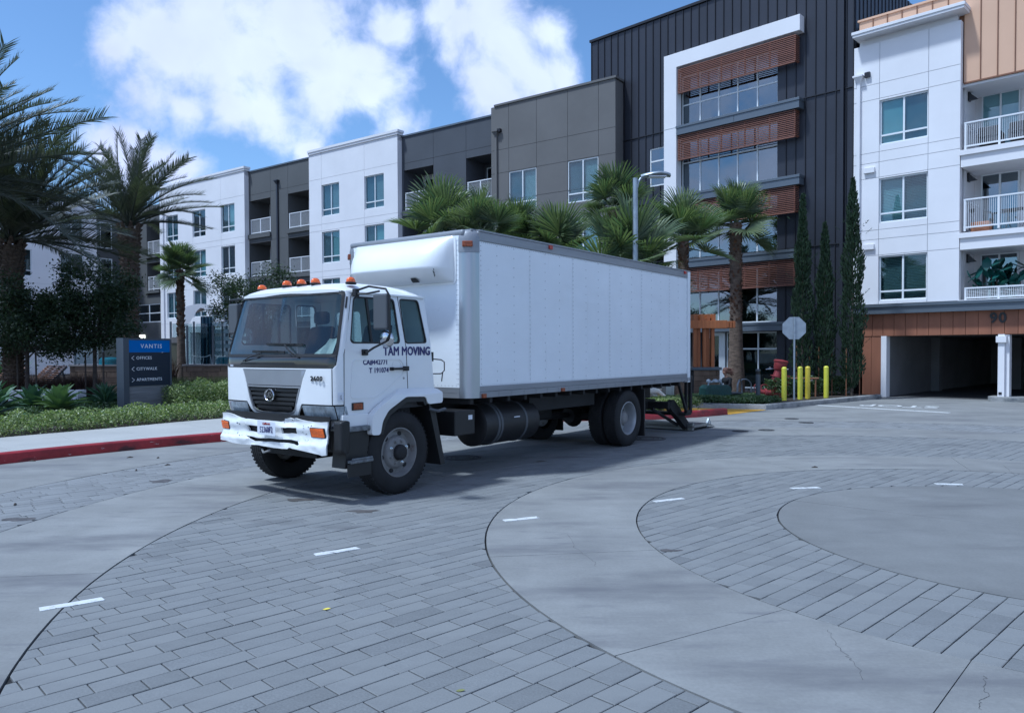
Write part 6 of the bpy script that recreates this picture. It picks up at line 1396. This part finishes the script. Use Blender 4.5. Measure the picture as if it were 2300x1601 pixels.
# lamp post
lp=thing('lamp_post','grey curved arm street lamp behind the truck box','street lamp',(3.28,20.45,.1),0)
zt=HC+(790-404)*20.45/1730-.1
MB().tube([(0,0,0),(0,0,zt)],[.085,.065],14).build('pole',m_galv,lp,60); MB().lathe([(.001,0),(.16,0),(.16,.04),(.1,.1)],18).build('base_plate',m_galv,lp,40)
MB().tube([(.05,0,zt-.25),(.07,0,zt-.12),(.13,0,zt-.02),(.22,0,zt+.03)],.03,8).build('arm',m_galv,lp,60)
mb=MB(); P=[(.16,.0,-.11),(.20,.03,-.14),(.38,.10,-.19),(.58,.14,-.16),(.80,.12,-.07),(.845,.09,-.04)]
def LH(u,v):
    s=[(.14,.02,.05),(.22,.06,.13),(.42,.13,.22),(.62,.15,.24),(.80,.13,.19),(.92,.08,.10)]; k=u*(len(s)-1); i=int(min(k,len(s)-2)); f=k-i; x=s[i][0]*(1-f)+s[i+1][0]*f; z=s[i][1]*(1-f)+s[i+1][1]*f; w_=s[i][2]*(1-f)+s[i+1][2]*f
    a=v*2*PI; return Vector((x,math.cos(a)*w_,zt+z*.62+(math.sin(a)*.075 if math.sin(a)>0 else math.sin(a)*.03)-.03*abs(0)))
MB().grid(16,20,LH).build('lamp_head',m_galv,lp,50); MB().box(.34,.80,-.13,.13,zt+.015,zt+.045).build('lamp_lens',m_plate,lp)
# stop sign seen from behind
st=thing('stop_sign','back of an octagonal stop sign on a thin grey pole','sign',(9.05,24.7,.12),R(-12)); z0=HC+(792-742)*24.7/1730-.12
MB().box(-.025,.025,-.02,.02,0,z0+.36).build('sign_pole',m_galv,st); P=[(.385*math.cos(R(22.5+45*i)),.385*math.sin(R(22.5+45*i))) for i in range(8)]
MB().prism(P,.0,.006,Matrix(((1,0,0,0),(0,0,1,.022),(0,1,0,z0),(0,0,0,1)))).build('sign_plate',m_galv,st); m_sr=mat('stop_red',(.5,.01,.015),.4); MB().prism([(x*.97,y*.97) for x,y in P],.0065,.008,Matrix(((1,0,0,0),(0,0,1,.022),(0,1,0,z0),(0,0,0,1)))).build('sign_face',m_sr,st)
for z in (.12,-.12): MB().lathe([(.001,.012),(.012,.01),(.014,0)],8,Matrix(((1,0,0,0),(0,0,-1,-.02),(0,1,0,z0+z),(0,0,0,1)))).build('bolt',m_steel,st)
# bollards
m_by=mat('yellow_bollard',(.62,.60,.05),.45,nz=(4,.9,1.07),stain=[((.3,.27,.06),7,.68,.74,None)]); m_by2=mat('golden_bollard',(.60,.48,.04),.45,nz=(4,.9,1.07))
def bollard(x,y,lb,h=1.04,mt=None,r=.078):
    t=thing('bollard',lb,'bollard',(x,y,.11),0,'yellow bollards along the driveway kerb'); MB().tube([(0,0,0),(0,0,h-.03)],r,20).build('post',mt or m_by,t,50); MB().lathe([(r+.002,h-.04),(r+.002,h-.02),(r*.8,h+.015),(r*.4,h+.03),(.001,h+.034)],20).build('cap',mt or m_by,t,60)
for i,(px,D_,lb,mt) in enumerate(((1761.5,24.35,'yellow bollard nearest the red backflow valve, left of the sign pole',None),(1797.5,24.9,'yellow bollard just right of the stop sign pole',None),(1814.5,25.2,'deeper yellow bollard, third from the left',m_by2),(1856,25.6,'yellow bollard rightmost and apart from the others',None))): bollard((px-1150)/1730*D_,D_,lb,mt=mt)
bl=thing('bollard_light','dark grey bollard light standing in the low plants','bollard light',((1703-1150)/1730*24.6,24.6,.12)); MB().tube([(0,0,0),(0,0,.82)],.075,18).build('post',m_sgrey,bl,50); MB().tube([(0,0,.82),(0,0,.93)],.07,18).build('louver_head',m_blk,bl); MB().lathe([(.078,.93),(.078,.98),(.001,1.0)],18).build('cap',m_sgrey,bl,40)
# red backflow assembly
m_hyd=mat('red_valve_paint',(.24,.035,.038),.5,nz=(5,.75,1.15)); bf=thing('backflow_valve','red fire water backflow valve with stacked flanges and silver valves','fire valve',((1736-1150)/1730*25.9,25.9,.12))
mb=MB(); mb.tube([(.15,0,0),(.15,0,.30)],.19,18); mb.lathe([(.001,.0),(.28,.0),(.28,.05),(.001,.05)],20,Matrix.Translation((.15,0,.02))); mb.build('foot_flange',m_hyd,bf,40)
mb=MB(); mb.tube([(.15,0,.28),(.14,0,.5),(.12,.0,.62)],.165,18); 
for z in (.34,.42,.55): mb.lathe([(.15,-.02),(.205,-.015),(.205,.015),(.15,.02)],20,Matrix.Translation((.145,0,z)))
mb.build('riser_body',m_hyd,bf,40)
mb=MB(); mb.tube([(.10,0,.60),(.16,0,.80),(.22,0,.92)],[.15,.13,.14],18); mb.lathe([(.12,-.02),(.19,-.018),(.19,.018),(.12,.02)],20,Matrix.Translation((.12,0,.70))@Matrix.Rotation(R(16),4,'Y')); mb.build('elbow',m_hyd,bf,40)
mb=MB(); Mh=Matrix.Translation((.22,0,.90))@Matrix.Rotation(R(10),4,'Y'); mb.lathe([(.001,0),(.16,.0),(.20,.05),(.215,.28),(.235,.29),(.24,.33),(.20,.36),(.001,.38)],22,Mh); mb.build('bell_housing',m_hyd,bf,40)
mb=MB(); mb.tube([(.12,0,.17),(-.25,-.02,.16)],.10,14); mb.lathe([(.001,-.03),(.15,-.03),(.15,.03),(.001,.03)],18,Matrix.Translation((-.26,-.02,.16))@Matrix.Rotation(R(90),4,'Y')); mb.tube([(-.3,0,.16),(-.55,0,.24)],.09,12); mb.build('side_pipe',m_hyd,bf,40)
for x,z in ((-.28,.34),(-.50,.36)): P=[(x+.13*math.cos(2*PI*i/16),.0,z+.10*math.sin(2*PI*i/16)) for i in range(17)]; MB().tube(P,.014,6).build('hand_wheel',m_hyd,bf)
mb=MB(); mb.tube([(.05,-.05,.97),(-.2,-.08,.98)],.014,6); mb.lathe([(.001,0),(.035,.0),(.035,.05),(.001,.05)],10,Matrix.Translation((-.12,-.07,.98))); mb.tube([(-.26,-.06,.95),(-.08,-.1,.96)],.012,5); mb.tube([(.42,-.05,.93),(.5,-.05,.95)],.02,6); mb.build('silver_valve',m_chr,bf)
mb=MB(); mb.tube([(.42,0,.1),(.46,0,.5),(.48,0,.75)],.10,14); mb.build('outlet_riser',m_hyd,bf,40)
pb=thing('pipe_rack','rusty red pipe with valve between the bollards','pipe',((1806-1150)/1730*26.3,26.3,.12)); mb=MB(); mb.tube([(-.45,0,.62),(.5,0,.62)],.035,8); mb.tube([(-.35,0,0),(-.35,0,.62)],.03,8); mb.tube([(.4,0,0),(.4,0,.62)],.03,8); mb.build('pipes',m_orgs,pb); mb=MB(); mb.tube([(.0,0,.54),(.3,0,.56)],.03,8); mb.build('brass_valve',m_cap,pb)
# green utility box with valves on top
m_grn=mat('green_utility_paint',(.012,.055,.05),.5,nz=(4,.7,1.2)); gb=thing('utility_box','dark green metal utility box with small pipes on top','utility box',((1608-1150)/1730*24.4,24.4,.12),R(10))
P=[(-.46,0),(.42,0),(.42,.36),(.38,.45),(.30,.50),(-.34,.50),(-.42,.45),(-.46,.40)]; MB().prism(P,-.25,.25,Matrix(((1,0,0,0),(0,0,1,0),(0,1,0,0),(0,0,0,1)))).build('box_body',m_grn,gb,bevel=.015)
mb=MB(); mb.box(-.30,.25,-.265,-.25,.08,.40); 
for i in range(6): mb.box(-.28+.09*i,-.24+.09*i,-.272,-.265,.12,.34)
mb.build('louver_plate',m_grn,gb); mb=MB(); mb.tube([(-.25,0,.5),(-.25,0,.58),(-.1,0,.6),(.15,0,.6),(.22,0,.5)],.035,8)
for x,r in ((-.25,.07),(-.02,.09),(.14,.06)): mb.lathe([(.001,-.05),(r,-.03),(r,.03),(r*.6,.06),(.001,.07)],12,Matrix.Translation((x,0,.62)))
mb.build('top_valves',m_galv,gb,50)
# stainless cabinet, stone pier with timber trellis
cb=thing('steel_cabinet','brushed steel cabinet with two white plates behind the lift gate','cabinet',((1509-1150)/1730*24.8,24.8,.12),R(8)); MB().box(-.2,.22,0,.4,0,.85).build('cabinet_body',m_steel,cb,bevel=.01); MB().box(.005,.012,-.003,0,.02,.83).build('door_gap',m_blk,cb)
for x in (-.1,.09): MB().box(x-.035,x+.035,-.02,-.001,.04,.14).build('white_plate',m_plate,cb,bevel=.004)
pr=thing('stone_pier','stone pier carrying cedar posts and crossed beams at the lobby entrance','pier',(6.65,26.6,.12),R(0)); rg=random.Random(9)
MB().box(-.42,.42,-.3,.3,0,.92).build('pier_core',m_joint,pr)
for r in range(5):
    x=-.44
    while x<.44:
        ln=rg.uniform(.2,.42); b=min(x+ln,.44); MB().box(x+.004,b-.004,-.325+rg.uniform(-.006,.006),-.28,r*.184+.005,(r+1)*.184-.005).build('stone',m_wst,pr); x+=ln
    MB().box(.41,.445+rg.uniform(-.004,.004),-.31,.3,r*.184+.005,(r+1)*.184-.005).build('stone',m_wst,pr)
MB().box(-.50,.50,-.38,.38,.92,1.02).build('pier_cap',m_sgrey,pr,bevel=.008)
for i,x in enumerate((-.34,-.20,-.02,.12,.26)): MB().box(x-.055,x+.055,-.12+(.1 if i%2 else 0),.06+(.1 if i%2 else 0),1.02,2.70+(.0 if i else .0)).build('cedar_post',m_cedar,pr,bevel=.004)
MB().box(-.55,.72,-.24,-.14,2.35,2.62).build('cedar_beam',m_cedar,pr,bevel=.004)
for i,x in enumerate((-.33,-.12,.1,.29)): MB().box(x-.06,x+.06,-.13,.5,2.62,2.84).build('cedar_beam',m_cedar,pr,bevel=.004)
for i,x in enumerate((.55,.66,.77,.88,.99)): MB().box(x-.045,x+.045,-.1,1.2,2.37,2.60).build('cedar_beam',m_cedar,pr,bevel=.004)
# bicycle hoops
for i,(px,d,lb) in enumerate(((1672,27.6,'larger grey bicycle hoop in front of the dark window'),(1662,27.2,'grey bicycle hoop just right of the palm trunk'))):
    t=thing('bicycle_hoop',lb,'bike rack',((px-1150)/1730*d,d,.12),R(20+40*i),'bicycle hoops by the lobby'); MB().tube([(.30*math.cos(PI*k/14),0,.30+.26*math.sin(PI*k/14)) if 0<k<14 else (.30*(1 if k==0 else -1),0,.30) for k in range(15)],.024,8).build('hoop',m_galv,t,60)
    for s in (-.3,.3): MB().tube([(s,0,0),(s,0,.31)],.024,8).build('leg',m_galv,t)
# balcony things (facade frame of the right building)
def onB(x,y,z): return FR_.M@Vector((x,y,z))
def bal_chair(x,y,z,lb,w_=.62,mt=None):
    p=onB(x,y,z); t=thing('patio_chair',lb,'chair',p,R(-44.4),'dark woven patio chairs on the top balcony'); mt=mt or m_seat
    MB().box(-w_/2,w_/2,-.3,.3,.18,.40).build('seat',mt,t,bevel=.03); MB().box(-w_/2,w_/2,-.34,-.24,.4,.74).build('backrest',mt,t,bevel=.04)
    for s in (-1,1): MB().box(s*w_/2-.05,s*w_/2+.05,-.3,.3,.2,.55).build('armrest',mt,t,bevel=.03)
bal_chair(-6.75,.75,8.44,'dark woven patio chair behind the left bay of the top balcony rail'); bal_chair(-5.75,.75,8.44,'dark woven patio chair cut by the right edge of the view, top balcony',.8)
p=onB(-6.0,.9,5.66); t=thing('folding_table','small dark folding table on the middle balcony','table',p,R(-44.4)); MB().box(-.42,.35,-.25,.25,.70,.73).build('table_top',m_blk,t)
for s in (-.25,.22): MB().tube([(s-.08,-.15,0),(s+.02,0,.4),(s-.05,.15,.7)],.012,5).build('leg',m_blk,t); MB().tube([(s+.1,.15,0),(s-.02,0,.4),(s+.05,-.15,.7)],.012,5).build('leg',m_blk,t)
p=onB(-7.0,.7,5.66); t=thing('basket','orange brown storage basket on the middle balcony','basket',p,R(-44.4)); MB().box(-.28,.28,-.2,.2,0,.38).build('basket_body',mat('orange_basket',(.38,.17,.09),.8,nz=(20,.7,1.2)),t,bevel=.03); MB().box(-.25,.25,-.17,.17,.37,.385).build('basket_rim',m_blk,t)
p=onB(-7.25,.6,5.66); t=thing('watering_stand','thin dark plant stand left on the middle balcony','stand',p,R(-44.4)); MB().tube([(0,0,0),(0,0,.72)],.02,6).build('stem',m_blk,t); MB().lathe([(.001,.70),(.08,.74),(.09,.84),(.001,.86)],12).build('bowl',m_blk,t)
m_bigl=leafmat('broad_balcony_leaf',(.015,.07,.06),(.03,.13,.13),.35,.2,.4)
p=onB(-6.35,.8,3.42); t=thing('broad_leaf_plant','mass of broad blue green leaves spilling over the lowest balcony rail','plant',p,R(-44.4)); rg=random.Random(12); mb=MB()
for i in range(9): mb.tube([(-.8+.22*i,0,0),(-.8+.22*i+rg.uniform(-.1,.1),-.1,.8)],.014,5)
mb.build('stems',m_bark,t)
for i in range(60):
    c=Vector((rg.uniform(-.95,1.3),rg.uniform(-.5,.3),rg.uniform(.35,1.05+.25*rg.random()))); mb=MB(); L_=rg.uniform(.16,.27); vs=[]
    for k,w_ in ((-1,.05),(-.5,.62),(.1,.68),(.6,.4),(1,.03)): vs+=[(L_*k,-w_*L_*.8,-.05*L_),(L_*k,0,.06*L_-.25*L_*max(0,k)**2),(L_*k,w_*L_*.8,-.05*L_)]
    mb.add(vs,[(3*j+a,3*j+a+1,3*j+a+4,3*j+a+3) for j in range(4) for a in (0,1)]); mb.build('leaf',m_bigl,t,60,mw=Matrix.Translation(c)@Matrix.Rotation(rg.uniform(0,6.28),4,'Z')@Matrix.Rotation(rg.uniform(.2,1.2),4,'Y'))

# ================================================================== DOG AND PERSON
def skin(name,joints,edges,material,parent,levels=2,root=0):
    me=bpy.data.meshes.new(name); me.from_pydata([j[0] for j in joints],edges,[]); o=bpy.data.objects.new(name,me); C.objects.link(o); o.parent=parent
    me.materials.append(material); o.modifiers.new('skin','SKIN'); sv_=me.skin_vertices[0].data
    for i,j in enumerate(joints): r=j[1]; sv_[i].radius=(r,r) if not isinstance(r,tuple) else r; sv_[i].use_root=(i==root)
    s=o.modifiers.new('sub','SUBSURF'); s.levels=levels; s.render_levels=levels; o.modifiers['skin'].use_smooth_shade=True; return o
m_dog=mat('white_dog_fur',(.68,.67,.63),.9,nz=[(14,.8,1.08,5)],bump=(40,.6,.02)); m_nose=mat('dog_nose',(.02,.02,.02),.4)
dg=thing('dog','white dog sniffing with its head lowered, behind the truck rear wheel','dog',(3.95,22.6,.15),R(8))
# x forward (towards the right of the view)
J=[((-.25,0,.44),.105),((-.02,0,.42),.115),((.20,0,.43),.125),((.33,0,.38),.085),((.45,0,.28),.07),((.54,0,.22),.062),((.64,0,.15),.034),   #0-6 spine, neck, head, muzzle
   ((-.28,.07,.36),.07),((-.21,.08,.24),.042),((-.33,.08,.13),.026),((-.29,.08,.02),.028),   #7-10 hind near
   ((-.28,-.07,.36),.07),((-.16,-.08,.24),.042),((-.27,-.08,.13),.026),((-.23,-.08,.02),.028),  #11-14
   ((.22,.07,.33),.055),((.20,.08,.18),.032),((.24,.08,.09),.024),((.26,.08,.02),.028),       #15-18
   ((.22,-.07,.33),.055),((.28,-.08,.19),.032),((.27,-.08,.09),.024),((.30,-.08,.02),.028),    #19-22
   ((-.34,0,.48),.03),((-.46,0,.50),.022),((-.55,0,.44),.012)]
E_=[(0,1),(1,2),(2,3),(3,4),(4,5),(5,6),(0,7),(7,8),(8,9),(9,10),(0,11),(11,12),(12,13),(13,14),(2,15),(15,16),(16,17),(17,18),(2,19),(19,20),(20,21),(21,22),(0,23),(23,24),(24,25)]
skin('dog_body',J,E_,m_dog,dg,2,1)
for s in (-1,1): MB().add([(.47,s*.045,.31),(.53,s*.05,.28),(.50,s*.085,.20),(.485,s*.06,.25)],[(0,1,2),(0,2,3),(1,3,2),(0,3,1)]).build('ear',m_dog,dg,60); MB().lathe([(.001,-.008),(.008,0),(.001,.008)],8,Matrix.Translation((.585,s*.042,.225))).build('eye',m_nose,dg)
MB().lathe([(.001,-.014),(.016,-.004),(.014,.01),(.001,.014)],10,Matrix.Translation((.675,0,.143))).build('nose',m_nose,dg)
# seated person behind the utility box
m_jac=mat('black_jacket',(.008,.009,.012),.9,bump=(9,.3,.02)); m_sk=mat('skin',(.45,.26,.18),.55,nz=(8,.92,1.06)); m_hair=mat('brown_hair',(.10,.045,.03),.7,nz=(30,.6,1.4)); m_trs=mat('dark_trousers',(.010,.012,.02),.9)
pe=thing('person','person in black jacket with windblown brown hair, sitting behind the green utility box','person',(7.12,25.35,.03),R(205))
be=thing('bench','low dark bench the person sits on','bench',(7.12,25.35,.03),R(25)); MB().box(-.45,.45,-.2,.2,.25,.30).build('seat',m_sgrey,be,bevel=.01)
for s in (-.38,.38): MB().box(s-.03,s+.03,-.17,.17,0,.25).build('leg',m_sgrey,be)
# local: x forward; sits at z .30 with the body bent a little forward
J=[((0,0,.40),.06),((.0,0,.52),.06),((.03,0,.66),.06),((.06,0,.76),.055),((.09,0,.83),.05),((.12,0,.89),.05)]
Jl=[((.10,s*.09,.38),.085) for s in (1,-1)]+[((.42,s*.10,.38),.062) for s in (1,-1)]+[((.44,s*.10,.10),.045) for s in (1,-1)]
arm=[((.06,s*.17,.74),.058) for s in (1,-1)]+[((.12,s*.22,.55),.045) for s in (1,-1)]+[((.32,s*.14,.48),.032) for s in (1,-1)]
JJ=J+Jl+arm
skin('person_body',[*J,((.14,0,.95),.085),((.135,0,1.00),.088),((.13,0,1.05),.062)]+[((.06,s*.17,.74),.035) for s in (1,-1)]+[((.12,s*.22,.55),.03) for s in (1,-1)]+[((.34,s*.14,.475),.024) for s in (1,-1)]+[((.40,s*.13,.46),.022) for s in (1,-1)],[(0,1),(1,2),(2,3),(3,4),(4,5),(5,6),(6,7),(7,8),(3,9),(3,10),(9,11),(10,12),(11,13),(12,14),(13,15),(14,16)],m_sk,pe,2,1)
skin('jacket',[((0,0,.36),.14),((.0,0,.50),.135),((.03,0,.66),.15),((.065,0,.77),.12),((.085,0,.82),.07)]+arm,[(0,1),(1,2),(2,3),(3,4),(3,5),(3,6),(5,7),(6,8),(7,9),(8,10)],m_jac,pe,2,1)
skin('trousers',[((0,0,.38),.13)]+Jl,[(0,1),(0,2),(1,3),(2,4),(3,5),(4,6)],m_trs,pe,2,0)
for s in (1,-1):
    MB().box(.38,.62,s*.10-.045,s*.10+.045,0,.08).build('shoe',m_blk,pe,bevel=.025)
    for k in range(5):
        a=(k-2)*.011 if k<4 else -.03*s; L_=(.05,.06,.062,.055,.04)[k]; MB().tube([(.40,s*.13+a,.462),(.40+L_*.6,s*.13+a*1.2,.458),(.40+L_,s*.13+a*1.2,.445)],[.009,.008,.006],6).build('finger',m_sk,pe,60)
MB().lathe([(.001,-.02),(.012,-.01),(.009,.012),(.001,.02)],8,Matrix.Translation((.228,0,.985))).build('nose',m_sk,pe,60)
for s in (1,-1):
    MB().lathe([(.001,-.008),(.011,0),(.001,.008)],8,Matrix.Translation((.212,s*.032,1.01))).build('eye',m_nose,pe); MB().lathe([(.001,-.025),(.014,0),(.001,.025)],8,Matrix.Translation((.13,s*.088,.99))).build('ear',m_sk,pe)
MB().box(.213,.219,-.022,.022,.945,.951).build('mouth',m_hyd,pe)
rg=random.Random(4); hb=MB(); hb.lathe([(.001,.125),(.06,.115),(.10,.07),(.108,.0),(.098,-.06),(.001,-.07)],16,Matrix.Translation((.105,0,1.0)))
for i in range(60):
    a=rg.uniform(PI*.45,PI*1.55); c=Vector((.11+math.cos(a)*.09,math.sin(a)*.095,1.0+rg.uniform(-.04,.09))); d=Vector((-.5+rg.uniform(-.6,.2),rg.uniform(-.2,.9),rg.uniform(-.7,.25))).normalized(); hb.tube([c,c+d*.10,c+d*.18+Vector((0,.02,-.05))],[.012,.008,.002],4)
hb.build('hair',m_hair,pe,60)
